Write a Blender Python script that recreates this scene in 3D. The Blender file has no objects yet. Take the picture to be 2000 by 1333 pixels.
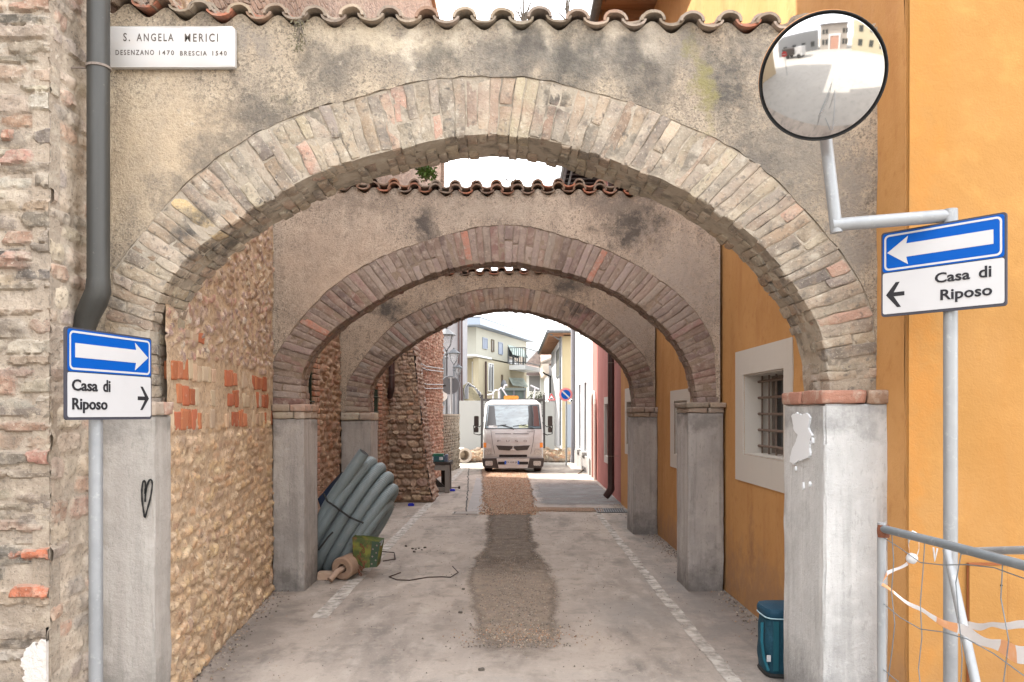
import bpy, bmesh, math, random
import numpy as np
from mathutils import Vector, Matrix

random.seed(7)
RS = np.random.RandomState(11)
SC = bpy.context.scene
COL = SC.collection
R = math.radians

# ------------------------------------------------------------------ camera, sky, sun, exposure
F = 1555.0                       # focal length in pixels of the 2000 px wide photograph
EYE = 1.65
cam_d = bpy.data.cameras.new('camera'); cam = bpy.data.objects.new('camera', cam_d); COL.objects.link(cam)
cam.location = (0, 0, EYE); cam.rotation_euler = (R(90), 0, 0)
cam_d.sensor_width = 36.0; cam_d.lens = 36.0 * F / 2000.0
cam_d.shift_y = (808 - 666.5) / 2000.0
cam_d.clip_start = 0.05; cam_d.clip_end = 3000
SC.camera = cam
SUN_AZ, SUN_EL = 66.0, 52.0      # degrees left of the street axis, height
SUN_DIR = Vector((-math.sin(R(SUN_AZ)) * math.cos(R(SUN_EL)), math.cos(R(SUN_AZ)) * math.cos(R(SUN_EL)), math.sin(R(SUN_EL))))
W = bpy.data.worlds.new('World'); SC.world = W; W.use_nodes = True
wn = W.node_tree.nodes; wl = W.node_tree.links
sky = wn.new('ShaderNodeTexSky'); sky.sky_type = 'NISHITA'; sky.sun_disc = False
sky.sun_elevation = R(SUN_EL); sky.sun_rotation = R(-SUN_AZ); sky.dust_density = 4.0; sky.air_density = 1.0; sky.ozone_density = 1.0
tc = wn.new('ShaderNodeTexCoord'); mp = wn.new('ShaderNodeMapping'); mp.inputs['Scale'].default_value = (1, 1, 3.0)
cn = wn.new('ShaderNodeTexNoise'); cn.inputs['Scale'].default_value = 2.2; cn.inputs['Detail'].default_value = 6
cr = wn.new('ShaderNodeMapRange'); cr.inputs[1].default_value = .42; cr.inputs[2].default_value = .62; cr.inputs[3].default_value = 0.5; cr.inputs[4].default_value = 1.0
cm = wn.new('ShaderNodeMixRGB'); cm.inputs[2].default_value = (12.5, 12.5, 12.6, 1)
wl.new(tc.outputs['Generated'], mp.inputs['Vector']); wl.new(mp.outputs[0], cn.inputs['Vector'])
wl.new(cn.outputs['Fac'], cr.inputs[0]); wl.new(cr.outputs[0], cm.inputs[0]); wl.new(sky.outputs[0], cm.inputs[1])
wl.new(cm.outputs[0], wn['Background'].inputs['Color']); wn['Background'].inputs['Strength'].default_value = 0.15
sd = bpy.data.lights.new('sun', 'SUN'); sd.energy = 4.0; sd.angle = R(0.5); sd.color = (1.0, 0.95, 0.87)
so = bpy.data.objects.new('sun', sd); COL.objects.link(so); so.location = (-10, 5, 20)
so.rotation_euler = SUN_DIR.to_track_quat('Z', 'Y').to_euler()
SC.view_settings.view_transform = 'Standard'; SC.view_settings.look = 'None'
SC.view_settings.exposure = 1.76; SC.view_settings.gamma = 1.0
SC.cycles.max_bounces = 8; SC.cycles.diffuse_bounces = 5

# ------------------------------------------------------------------ helpers
def P(px, py, d):                # photograph pixel at depth d -> world point
    return Vector(((px - 1000) * d / F, d, EYE + (808 - py) * d / F))
def G(px, py):                   # photograph pixel on the ground
    return P(px, py, EYE * F / (py - 808))
def onseg(px, py, A, B):         # pixel on the vertical plane through A and B (x, y pairs)
    k = (px - 1000) / F
    t = (k * A[1] - A[0]) / ((B[0] - A[0]) - k * (B[1] - A[1]))
    x = A[0] + t * (B[0] - A[0]); y = A[1] + t * (B[1] - A[1])
    return Vector((x, y, EYE + (808 - py) * y / F))

def hash3(ix, iy, iz, seed):
    h = (ix * 374761393 + iy * 668265263 + iz * 2147483647 + seed * 974711) & 0x7fffffff
    h = ((h ^ (h >> 13)) * 1274126177) & 0x7fffffff
    return ((h ^ (h >> 16)) & 0xffff) / 65535.0
def vnoise(Pt, scale, seed=0):
    Q = np.asarray(Pt, float) * scale
    I = np.floor(Q).astype(np.int64); f = Q - I; f = f * f * (3 - 2 * f)
    out = np.zeros(len(Q))
    for dx in (0, 1):
        for dy in (0, 1):
            for dz in (0, 1):
                w = (f[:, 0] if dx else 1 - f[:, 0]) * (f[:, 1] if dy else 1 - f[:, 1]) * (f[:, 2] if dz else 1 - f[:, 2])
                out += w * hash3(I[:, 0] + dx, I[:, 1] + dy, I[:, 2] + dz, seed)
    return out * 2 - 1
def fbm(Pt, scale, seed=0, o=3):
    s = 0; a = 1
    for k in range(o):
        s = s + a * vnoise(Pt, scale * 2 ** k, seed + k); a *= .5
    return s

class MB:
    def __init__(s): s.v = []; s.f = []; s.c = []; s.n = 0
    def add(s, V, Fc, col=(1, 1, 1)):
        V = np.asarray(V, float).reshape(-1, 3)
        s.v.append(V)
        n = s.n
        for f in Fc: s.f.append([i + n for i in f])
        if isinstance(col, list): s.c += col
        else: s.c += [col] * len(Fc)
        s.n += len(V)
    def box(s, a, b, col=(1, 1, 1)):
        x0, y0, z0 = a; x1, y1, z1 = b
        s.add([(x0, y0, z0), (x1, y0, z0), (x1, y1, z0), (x0, y1, z0), (x0, y0, z1), (x1, y0, z1), (x1, y1, z1), (x0, y1, z1)],
              [(0, 3, 2, 1), (4, 5, 6, 7), (0, 1, 5, 4), (1, 2, 6, 5), (2, 3, 7, 6), (3, 0, 4, 7)], col)
    def hexa(s, c, col=(1, 1, 1)):   # 8 corners, bottom ring then top ring
        s.add(c, [(0, 3, 2, 1), (4, 5, 6, 7), (0, 1, 5, 4), (1, 2, 6, 5), (2, 3, 7, 6), (3, 0, 4, 7)], col)
    def quad(s, a, b, c, d, col=(1, 1, 1)): s.add([a, b, c, d], [(0, 1, 2, 3)], col)
    def beam(s, a, b, w, h, col=(1, 1, 1), up=(0, 0, 1)):
        a = Vector(a); b = Vector(b); d = (b - a).normalized(); up = Vector(up)
        x = d.cross(up)
        if x.length < 1e-4: x = Vector((1, 0, 0))
        x.normalize(); z = x.cross(d)
        cs = []
        for p in (a, b):
            for sx, sz in ((-1, -1), (1, -1), (1, 1), (-1, 1)): cs.append(p + x * sx * w / 2 + z * sz * h / 2)
        s.hexa([tuple(c) for c in cs], col)
    def tube(s, pts, r, n=10, col=(1, 1, 1), caps=True, closed=False):
        pts = [Vector(p) for p in pts]; m = len(pts)
        rad = r if isinstance(r, (list, np.ndarray)) else [r] * m
        up = None; V = []
        for i in range(m):
            if closed: t = (pts[(i + 1) % m] - pts[i - 1])
            else: t = pts[min(i + 1, m - 1)] - pts[max(i - 1, 0)]
            t.normalize()
            if up is None:
                up = Vector((0, 0, 1)) if abs(t.z) < .9 else Vector((0, 1, 0))
            x = t.cross(up); x.normalize(); up = x.cross(t); up.normalize()
            for k in range(n):
                a = 2 * math.pi * k / n
                V.append(tuple(pts[i] + (x * math.cos(a) + up * math.sin(a)) * rad[i]))
        Fc = []
        for i in range(m if closed else m - 1):
            j = (i + 1) % m
            for k in range(n):
                l = (k + 1) % n
                Fc.append((i * n + k, i * n + l, j * n + l, j * n + k))
        if caps and not closed: Fc += [tuple(range(n - 1, -1, -1)), tuple((m - 1) * n + k for k in range(n))]
        s.add(V, Fc, col)
    def lathe(s, c, prof, n=20, axis=(0, 0, 1), col=(1, 1, 1)):
        c = Vector(c); q = Vector(axis).to_track_quat('Z', 'Y'); V = []
        for r_, z_ in prof:
            for k in range(n):
                a = 2 * math.pi * k / n
                V.append(tuple(c + q @ Vector((r_ * math.cos(a), r_ * math.sin(a), z_))))
        m = len(prof); Fc = [(i * n + k, i * n + (k + 1) % n, (i + 1) * n + (k + 1) % n, (i + 1) * n + k) for i in range(m - 1) for k in range(n)]
        if prof[0][0] > 1e-5: Fc.append(tuple(range(n - 1, -1, -1)))
        if prof[-1][0] > 1e-5: Fc.append(tuple((m - 1) * n + k for k in range(n)))
        s.add(V, Fc, col)
    def prism(s, fr, pts, n0, n1, col=(1, 1, 1)):  # fr = (O, U, V, N); outline pts in (u, v), counter-clockwise seen from +N
        O, U, Vv, N = fr; m = len(pts)
        A = [tuple(O + U * p[0] + Vv * p[1] + N * n0) for p in pts]; B = [tuple(O + U * p[0] + Vv * p[1] + N * n1) for p in pts]
        s.add(A + B, [tuple(range(m, 2 * m)), tuple(range(m - 1, -1, -1))] + [(i, (i + 1) % m, m + (i + 1) % m, m + i) for i in range(m)], col)
    def build(s, name, mats, parent=None, smooth=False, loc=None):
        V = np.concatenate(s.v) if s.v else np.zeros((0, 3))
        off = Vector(loc) if loc is not None else Vector((0, 0, 0))
        wl_ = world_loc(parent) + off
        V = V - np.array(wl_)
        me = bpy.data.meshes.new(name); me.from_pydata(V.tolist(), [], s.f)
        ca = me.color_attributes.new('Col', 'FLOAT_COLOR', 'CORNER')
        lt = np.array([len(f) for f in s.f]); C = np.ones((len(s.f), 4)); C[:, :3] = np.array([tuple(c)[:3] for c in s.c]).reshape(-1, 3)
        ca.data.foreach_set('color', np.repeat(C, lt, axis=0).ravel())
        if not isinstance(mats, (list, tuple)): mats = [mats]
        for m_ in mats: me.materials.append(m_)
        if smooth: me.polygons.foreach_set('use_smooth', [True] * len(me.polygons))
        me.update(); me.validate()
        o = bpy.data.objects.new(name, me); COL.objects.link(o)
        if smooth == 'auto':
            try: me.set_sharp_from_angle(angle=R(35))
            except Exception: pass
        o.location = off
        if parent: o.parent = parent
        return o
def world_loc(o):
    p = Vector((0, 0, 0))
    while o is not None: p += o.location; o = o.parent
    return p
def tag(o, label=None, cat=None, group=None, kind=None):
    if label: o['label'] = label
    if cat: o['category'] = cat
    if group: o['group'] = group
    if kind: o['kind'] = kind
    return o
def thing(name, loc, label, cat, group=None):
    o = bpy.data.objects.new(name, None); COL.objects.link(o); o.location = loc; o.empty_display_size = .1
    return tag(o, label, cat, group)
def copy_tree(o, parent=None):
    c = o.copy(); COL.objects.link(c)
    if parent: c.parent = parent
    for ch in list(o.children): copy_tree(ch, c)
    return c
def rrect(x0, y0, x1, y1, r, n=5):
    out = []
    for cx, cy, a0 in ((x1 - r, y0 + r, -90), (x1 - r, y1 - r, 0), (x0 + r, y1 - r, 90), (x0 + r, y0 + r, 180)):
        for k in range(n + 1):
            a = R(a0 + 90 * k / n); out.append((cx + r * math.cos(a), cy + r * math.sin(a)))
    return out
def text(name, s, size, fr, u, v, m, parent, width=None, off=0.0, depth=.0012, n0=.003, spacing=1.0, align='LEFT', height=None):
    cu = bpy.data.curves.new(name, 'FONT'); cu.body = s; cu.size = size; cu.offset = off; cu.extrude = depth; cu.space_character = spacing
    cu.resolution_u = 3
    ob = bpy.data.objects.new(name, cu); COL.objects.link(ob)
    dg = bpy.context.evaluated_depsgraph_get(); dg.update()
    me = bpy.data.meshes.new_from_object(ob.evaluated_get(dg))
    bpy.data.objects.remove(ob); bpy.data.curves.remove(cu)
    V = np.array([v_.co[:] for v_ in me.vertices]); mn, mx = V.min(0), V.max(0)
    sx = (width / (mx[0] - mn[0])) if width else 1.0; sy = (height / (mx[1] - mn[1])) if height else 1.0
    x = (V[:, 0] - mn[0]) * sx; y = (V[:, 1] - (mn[1] if height else 0)) * sy
    if align == 'RIGHT': x = x - x.max()
    if align == 'CENTER': x = x - x.max() / 2
    O, U, Vv, N = [np.array(q) for q in fr]
    Wd = O + np.outer(x + u, U) + np.outer(y + v, Vv) + np.outer(V[:, 2] + n0, N) - np.array(world_loc(parent))
    me.vertices.foreach_set('co', Wd.ravel()); me.materials.clear(); me.materials.append(m); me.update(); me.name = name
    o = bpy.data.objects.new(name, me); COL.objects.link(o); o.parent = parent
    return o

# ------------------------------------------------------------------ materials
def mat(name, col=(.5, .5, .5), rough=.85, attr=False, layers=(), bumps=(), stains=(), metal=0.0, spec=.3, coat=0, alpha=None, trans=None, emit=None, attr_mix=1.0):
    m = bpy.data.materials.new(name); m.use_nodes = True; nt = m.node_tree; N = nt.nodes; L = nt.links
    b = N['Principled BSDF']; b.inputs['Roughness'].default_value = rough; b.inputs['Metallic'].default_value = metal
    b.inputs['Specular IOR Level'].default_value = spec; b.inputs['Coat Weight'].default_value = coat
    geo = N.new('ShaderNodeNewGeometry')
    def noise(scale, detail=6, kind='noise', rough_=.6):
        v = geo.outputs['Position']
        if isinstance(scale, tuple):
            mp_ = N.new('ShaderNodeMapping'); mp_.inputs['Scale'].default_value = scale; L.new(v, mp_.inputs['Vector']); v = mp_.outputs[0]; sc = 1.0
        else: sc = scale
        if kind == 'noise':
            n = N.new('ShaderNodeTexNoise'); n.inputs['Scale'].default_value = sc; n.inputs['Detail'].default_value = detail; n.inputs['Roughness'].default_value = rough_
            L.new(v, n.inputs['Vector']); return n.outputs['Fac']
        if kind == 'voro':
            n = N.new('ShaderNodeTexVoronoi'); n.inputs['Scale'].default_value = sc; L.new(v, n.inputs['Vector']); return n.outputs['Distance']
        if kind == 'edge':
            n = N.new('ShaderNodeTexVoronoi'); n.feature = 'DISTANCE_TO_EDGE'; n.inputs['Scale'].default_value = sc; L.new(v, n.inputs['Vector']); return n.outputs['Distance']
        if kind == 'cell':
            n = N.new('ShaderNodeTexVoronoi'); n.inputs['Scale'].default_value = sc; L.new(v, n.inputs['Vector'])
            sp = N.new('ShaderNodeSeparateColor'); L.new(n.outputs['Color'], sp.inputs[0]); return sp.outputs[0]
    if attr:
        a = N.new('ShaderNodeAttribute'); a.attribute_name = 'Col'; cur = a.outputs['Color']
        if attr_mix < 1:
            mx = N.new('ShaderNodeMixRGB'); mx.inputs[0].default_value = attr_mix; mx.inputs[1].default_value = (*col, 1); L.new(cur, mx.inputs[2]); cur = mx.outputs[0]
    else:
        rgb = N.new('ShaderNodeRGB'); rgb.outputs[0].default_value = (*col, 1); cur = rgb.outputs[0]
    def mix(fac, color, cur, mode='MIX'):
        mx = N.new('ShaderNodeMixRGB'); mx.blend_type = mode; L.new(fac, mx.inputs[0]); L.new(cur, mx.inputs[1]); mx.inputs[2].default_value = (*color, 1); return mx.outputs[0]
    def mrange(v, lo, hi, st):
        r_ = N.new('ShaderNodeMapRange'); r_.inputs[1].default_value = lo; r_.inputs[2].default_value = hi; r_.inputs[3].default_value = 0; r_.inputs[4].default_value = st
        L.new(v, r_.inputs[0]); return r_.outputs[0]
    for ly in layers:
        scale, color, lo, hi, st = ly[:5]; kind = ly[5] if len(ly) > 5 else 'noise'; mode = ly[6] if len(ly) > 6 else 'MIX'
        det = ly[7] if len(ly) > 7 else 6
        cur = mix(mrange(noise(scale, det, kind), lo, hi, st), color, cur, mode)
    wv = None
    for (cx, cy, cz, rx, ry, rz, color, st, nsc) in stains:
        if wv is None:
            wn_ = N.new('ShaderNodeTexNoise'); wn_.inputs['Scale'].default_value = 4.5; wn_.inputs['Detail'].default_value = 7; wn_.inputs['Roughness'].default_value = .65; L.new(geo.outputs['Position'], wn_.inputs['Vector'])
            ws = N.new('ShaderNodeVectorMath'); ws.operation = 'SUBTRACT'; ws.inputs[1].default_value = (.5, .5, .5); L.new(wn_.outputs['Color'], ws.inputs[0])
            wm = N.new('ShaderNodeVectorMath'); wm.operation = 'MULTIPLY_ADD'; wm.inputs[1].default_value = (.55, 0, .55); L.new(ws.outputs[0], wm.inputs[0]); L.new(geo.outputs['Position'], wm.inputs[2]); wv = wm.outputs[0]
        mp_ = N.new('ShaderNodeVectorMath'); mp_.operation = 'SUBTRACT'; mp_.inputs[1].default_value = (cx, cy, cz); L.new(wv, mp_.inputs[0])
        dv = N.new('ShaderNodeVectorMath'); dv.operation = 'DIVIDE'; dv.inputs[1].default_value = (rx, ry, rz); L.new(mp_.outputs[0], dv.inputs[0])
        ln = N.new('ShaderNodeVectorMath'); ln.operation = 'LENGTH'; L.new(dv.outputs[0], ln.inputs[0])
        fall = mrange(ln.outputs['Value'], 1.35, .1, 1.0)
        nz = noise(nsc, 8, 'noise', .75)
        ad = N.new('ShaderNodeMath'); ad.operation = 'MULTIPLY_ADD'; L.new(fall, ad.inputs[0]); ad.inputs[1].default_value = .50; L.new(nz, ad.inputs[2])
        cur = mix(mrange(ad.outputs[0], .62, .98, st), color, cur)
    L.new(cur, b.inputs['Base Color'])
    hsum = None
    for bp in bumps:
        scale, st = bp[0], bp[1]; kind = bp[2] if len(bp) > 2 else 'noise'; det = bp[3] if len(bp) > 3 else 5
        v = noise(scale, det, kind)
        if kind == 'edge': v = mrange(v, 0, .12, 1.0)
        ml = N.new('ShaderNodeMath'); ml.operation = 'MULTIPLY'; ml.inputs[1].default_value = st; L.new(v, ml.inputs[0])
        if hsum is None: hsum = ml.outputs[0]
        else:
            ad = N.new('ShaderNodeMath'); L.new(hsum, ad.inputs[0]); L.new(ml.outputs[0], ad.inputs[1]); hsum = ad.outputs[0]
    if hsum is not None:
        bn = N.new('ShaderNodeBump'); bn.inputs['Distance'].default_value = 1.0; bn.inputs['Strength'].default_value = 1.0
        L.new(hsum, bn.inputs['Height']); L.new(bn.outputs[0], b.inputs['Normal'])
    if alpha is not None:
        scale, lo, hi = alpha; L.new(mrange(noise(scale, 8), lo, hi, 1.0), b.inputs['Alpha'])
    if trans is not None: b.inputs['Transmission Weight'].default_value = trans
    if emit: b.inputs['Emission Color'].default_value = (*emit[0], 1); b.inputs['Emission Strength'].default_value = emit[1]
    return m

DK = (.09, .08, .075)
def plaster(name, base, pale, dark, stains=(), grain=1.0, extra=()):
    dk = tuple(c * .55 for c in dark)
    return mat(name, base, .95, layers=[((1.2, 1.2, 1.2), pale, .42, .66, .9), ((5, 5, .9), dark, .50, .68, .6), ((1.9, 1.9, 1.9), dark, .50, .70, .65), (9, pale, .52, .68, .55), ((16, 16, 10), dk, .55, .68, .6), ((14, 14, 1.8), pale, .56, .76, .5),
               (34, dk, .56, .65, .5), (75, (.07, .06, .052), .54, .62, .62), (60, pale, .55, .64, .55), (140, dk, .54, .62, .5)] + list(extra),
               stains=stains, bumps=[(6, .007), (32, .0038 * grain), (75, .0042 * grain), (140, .003 * grain)])

def S1(px, py, d, rx, rz, col, st, ns=9): p = P(px, py, d); return (p.x, p.y, p.z, rx, 1.0, rz, col, st, ns)
GREY = (.12, .105, .09); TAN = (.42, .33, .22); CREAM = (.60, .50, .36)
d1 = 4.33; d2 = 7.48; d3 = 10.93
M_pl1 = plaster('plaster_front', (.375, .30, .22), (.49, .41, .305), (.20, .17, .14), stains=[
    S1(330, 300, d1, .50, .60, (.47, .365, .25), .8, 3), S1(1150, 110, d1, 1.5, .26, (.20, .18, .155), .85, 4), S1(760, 80, d1, .5, .10, (.52, .44, .33), .8, 6),
    S1(420, 330, d1, .20, .30, GREY, .75, 14), S1(520, 230, d1, .36, .24, GREY, .8, 12), S1(330, 380, d1, .14, .12, GREY, .6, 20), S1(640, 130, d1, .2, .16, GREY, .7, 12), S1(500, 90, d1, .2, .1, (.24, .21, .18), .6, 9),
    S1(800, 75, d1, .10, .20, (.56, .49, .39), .8, 6), S1(900, 60, d1, .10, .20, (.54, .47, .37), .8, 6), S1(985, 55, d1, .08, .12, (.54, .47, .37), .8, 6), S1(1063, 60, d1, .08, .16, (.54, .47, .37), .8, 6), S1(1200, 70, d1, .12, .12, (.50, .43, .34), .8, 6), S1(1290, 90, d1, .12, .18, (.46, .40, .32), .8, 6),
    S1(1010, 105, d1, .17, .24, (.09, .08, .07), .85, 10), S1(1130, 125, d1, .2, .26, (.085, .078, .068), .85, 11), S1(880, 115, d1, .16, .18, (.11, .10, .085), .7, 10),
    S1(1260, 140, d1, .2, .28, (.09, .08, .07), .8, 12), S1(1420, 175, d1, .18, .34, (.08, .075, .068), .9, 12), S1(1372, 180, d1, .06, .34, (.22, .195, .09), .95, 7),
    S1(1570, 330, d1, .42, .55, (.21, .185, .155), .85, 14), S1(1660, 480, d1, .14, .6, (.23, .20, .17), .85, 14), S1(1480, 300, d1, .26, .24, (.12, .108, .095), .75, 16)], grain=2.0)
M_pl2 = plaster('plaster_middle', (.42, .33, .255), (.53, .43, .34), (.26, .21, .17), stains=[
    S1(830, 445, d2, .16, .24, (.07, .06, .055), .9, 9), S1(1240, 440, d2, .42, .26, (.07, .062, .055), .9, 12), S1(1200, 400, d2, .6, .10, (.17, .14, .12), .7, 8), S1(990, 410, d2, .9, .10, (.42, .35, .28), .5, 5),
    S1(680, 560, d2, .7, .7, (.50, .38, .29), .7, 3), S1(1330, 560, d2, .55, .7, (.34, .29, .25), .8, 15), S1(700, 400, d2, .6, .08, (.24, .19, .15), .7, 9)], grain=2.0)
M_pl3 = plaster('plaster_back', (.37, .285, .21), (.46, .365, .28), (.22, .18, .145), stains=[
    S1(760, 610, d3, .22, .22, (.06, .055, .05), .9, 8), S1(1110, 560, d3, .45, .2, (.06, .055, .05), .9, 9), S1(1230, 640, d3, .6, .6, (.33, .28, .24), .75, 15)], grain=2.0)
M_brick_v = mat('arch_brick', (.4, .35, .3), .95, attr=True, layers=[((9, 9, 9), (.44, .375, .29), .46, .66, .65), ((3, 3, 3), (.23, .195, .16), .48, .66, .65), ((15, 15, 15), (.37, .27, .19), .52, .68, .55), ((13, 13, 13), (.07, .062, .055), .63, .72, .75), (26, (.10, .09, .08), .56, .68, .65), (6, (.15, .13, .11), .54, .70, .6), (11, (.50, .45, .37), .60, .72, .6), (70, (.50, .44, .36), .58, .68, .6), (60, (.12, .10, .09), .60, .70, .6)],
    stains=[S1(395, 440, d1, .17, .14, (.07, .065, .06), .85, 10), S1(1010, 210, d1, .35, .10, (.30, .20, .15), .5, 10), S1(1090, 190, d1, .05, .14, (.08, .07, .06), .8, 10),
            S1(1350, 300, d1, .12, .12, (.16, .12, .09), .6, 12), S1(1600, 740, d1, .1, .15, (.6, .58, .54), .5, 9)],
    bumps=[(22, .010), (70, .006), (160, .003)])
M_brick_r = mat('arch_brick_red', (.4, .3, .22), .95, attr=True, layers=[((12, 12, 12), (.31, .245, .20), .44, .66, .75), ((22, 22, 22), (.40, .34, .29), .56, .68, .5), (30, (.09, .075, .065), .60, .74, .6), (4, (.12, .09, .075), .58, .78, .5)],
    stains=[S1(1130, 600, d3, .3, .15, (.05, .045, .04), .85, 10), S1(1330, 600, d2, .3, .3, (.24, .20, .175), .6, 10), S1(1010, 590, d3, .9, .12, (.30, .19, .11), .4, 10)],
    bumps=[(22, .009), (70, .005)])
M_mortar = mat('mortar', (.33, .28, .22), .97, layers=[(8, (.15, .13, .105), .50, .64, .85), (5, (.42, .37, .30), .50, .66, .8), (40, (.42, .36, .29), .55, .7, .5)], bumps=[(30, .010), (90, .005)])
M_mortar2 = mat('mortar_dark', (.24, .18, .135), .97, layers=[(8, (.15, .115, .09), .45, .7, .7), (40, (.34, .27, .21), .55, .7, .4)], bumps=[(30, .010), (90, .005)])
def cement(name, base, pale, dark, stains=()):
    return mat(name, base, .9, layers=[((9, 9, .8), pale, .46, .68, .8), ((20, 20, 1.2), dark, .52, .70, .6), (2.2, dark, .48, .70, .6), (7, pale, .54, .70, .5), ((60, 60, 18), dark, .58, .68, .55), (110, (.08, .08, .08), .64, .72, .6), (160, pale, .6, .7, .4)],
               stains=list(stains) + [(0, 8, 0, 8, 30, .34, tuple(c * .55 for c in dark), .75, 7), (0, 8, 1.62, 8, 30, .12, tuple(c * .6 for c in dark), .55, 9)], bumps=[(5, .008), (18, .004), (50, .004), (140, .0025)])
M_cem1 = cement('cement_render', (.46, .46, .455), (.57, .57, .56), (.30, .30, .295), [S1(1560, 845, 4.5, .5, .13, (.82, .83, .84), .0, 5)])
M_cem1L = cement('cement_render_warm', (.34, .31, .28), (.42, .39, .355), (.25, .235, .21))
M_cem2 = cement('cement_render_worn', (.33, .305, .285), (.42, .39, .36), (.19, .175, .165))
M_capred = mat('cap_brick', (.4, .2, .14), .95, attr=True, layers=[(16, (.45, .38, .31), .5, .68, .7), (50, (.12, .10, .09), .62, .75, .5)], bumps=[(24, .010), (90, .005)])
M_tile = mat('roof_tile', (.3, .2, .14), .95, attr=True, layers=[(7, (.27, .225, .18), .46, .66, .75), (30, (.07, .06, .055), .55, .72, .65), (60, (.46, .42, .36), .64, .74, .6)], bumps=[(30, .006), (110, .003)])
M_stone = mat('rubble_stone', (.4, .35, .3), .95, attr=True, layers=[(14, (.50, .42, .32), .52, .7, .45), (40, (.14, .12, .10), .60, .74, .5), (4, (.20, .17, .14), .58, .78, .4)], bumps=[(30, .008), (100, .004)])
M_stone_dark = mat('rubble_stone_brown', (.3, .2, .15), .95, attr=True, layers=[(14, (.36, .25, .18), .52, .7, .4), (40, (.10, .07, .055), .60, .74, .6)], bumps=[(30, .009), (100, .004)])
M_sidemortar = mat('side_wall_mortar', (.43, .32, .215), .97, layers=[(3, (.34, .25, .175), .45, .7, .7), (25, (.25, .18, .13), .55, .7, .6), (60, (.56, .45, .33), .6, .72, .5)], bumps=[(14, .014), (50, .008)])
M_upper = mat('brick_facade', (.30, .20, .145), .97, layers=[((7, 7, 16), (.36, .26, .19), .3, .7, .8, 'cell'), ((7, 7, 16), (.17, .11, .08), .55, .9, .6, 'cell'), (30, (.42, .35, .28), .58, .7, .6), (2, (.20, .14, .11), .5, .75, .5)],
    bumps=[((7, 7, 16), .02, 'edge'), (40, .008)])
M_orange = mat('orange_render', (.44, .225, .078), .92, layers=[(1.0, (.49, .265, .10), .42, .66, .9), ((3, 3, .5), (.35, .155, .052), .50, .72, .7), (6, (.48, .255, .10), .52, .72, .5), (14, (.36, .165, .055), .54, .70, .5), ((22, 22, 1.2), (.50, .27, .11), .62, .76, .5), (150, (.33, .15, .05), .58, .75, .5)],
    stains=[(1.99, 6.2, .15, 1, 3.2, .45, (.30, .17, .09), .8, 6), (1.99, 9.5, .1, 1, 2.6, .35, (.28, .16, .09), .8, 6), (1.99, 6.6, .55, 1, .10, .35, (.24, .12, .06), .6, 12), (1.99, 5.5, 2.9, 1, .9, .4, (.50, .26, .10), .6, 5)], bumps=[(3, .010), (9, .004), (90, .002)])
M_orange_f = mat('orange_front_render', (.345, .175, .050), .92, layers=[(.9, (.39, .205, .068), .42, .64, .9), ((3, 3, .6), (.36, .165, .038), .50, .72, .6), (5, (.44, .23, .068), .52, .70, .6), (16, (.36, .17, .045), .56, .72, .4), (150, (.38, .18, .06), .60, .75, .4)],
    stains=[(2.6, 3.98, .1, 1.0, 1, .5, (.34, .18, .07), .7, 6), (2.02, 3.98, 2.0, .10, 1, 2.2, (.42, .18, .04), .6, 5)], bumps=[(3, .008), (10, .004), (90, .0022)])
M_surround = mat('window_surround_paint', (.50, .465, .42), .9, layers=[(2, (.53, .485, .43), .45, .7, .7), ((8, 8, 1.5), (.44, .40, .35), .56, .8, .4)], bumps=[(60, .0015)])
M_pink = mat('pink_render', (.36, .125, .105), .92, layers=[((4, 4, .7), (.42, .17, .145), .45, .7, .7), (12, (.33, .10, .085), .55, .75, .5)], bumps=[(30, .004)])
M_white = mat('white_render', (.46, .46, .465), .9, layers=[(1.5, (.40, .40, .40), .45, .75, .6), ((10, 10, 1), (.5, .5, .49), .6, .8, .4)], bumps=[(40, .003)])
M_yellow = mat('pale_yellow_render', (.44, .37, .23), .9, layers=[(1.5, (.39, .33, .20), .45, .75, .6), ((10, 10, 1), (.5, .43, .27), .6, .8, .4)], bumps=[(40, .003)])
M_cream = mat('cream_render', (.35, .34, .285), .9, layers=[(.8, (.31, .30, .25), .45, .75, .6)], bumps=[(30, .003)])
M_cream_y = mat('cream_yellow_render', (.37, .33, .235), .9, layers=[(.8, (.33, .29, .20), .45, .75, .6)], bumps=[(30, .003)])
M_lilac = mat('pale_grey_render', (.22, .215, .225), .9, layers=[(1.5, (.36, .35, .36), .45, .75, .6)])
M_wood = mat('eave_wood', (.30, .15, .07), .8, layers=[((2, 30, 30), (.18, .09, .045), .4, .7, .7)], bumps=[((4, 60, 60), .003)])
M_dark = mat('dark_void', (.012, .012, .013), .8)
M_iron = mat('painted_iron', (.20, .165, .14), .7, layers=[(30, (.12, .09, .075), .5, .7, .7)])
M_gutter = mat('grey_gutter', (.12, .125, .13), .6, metal=.3, layers=[(8, (.2, .2, .2), .5, .7, .5)])
M_downpipe = mat('grey_downpipe', (.040, .039, .035), .5, metal=.1, spec=.5, layers=[((14, 14, 1.5), (.065, .063, .057), .5, .75, .7), (40, (.20, .19, .16), .66, .76, .5)], bumps=[(20, .001)])
M_brownpipe = mat('brown_pipe', (.045, .022, .020), .45, spec=.5, layers=[(10, (.07, .04, .035), .5, .7, .6)])
M_glass = mat('window_glass', (.05, .06, .065), .08, spec=.8)
M_frame = mat('white_frame', (.62, .62, .60), .6)
M_galv = mat('galvanised_steel', (.29, .30, .31), .5, metal=.35, layers=[(6, (.23, .24, .25), .45, .7, .8), (35, (.38, .39, .39), .58, .7, .6), ((60, 60, 8), (.25, .25, .25), .66, .75, .5)], bumps=[(60, .0008)])
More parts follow.
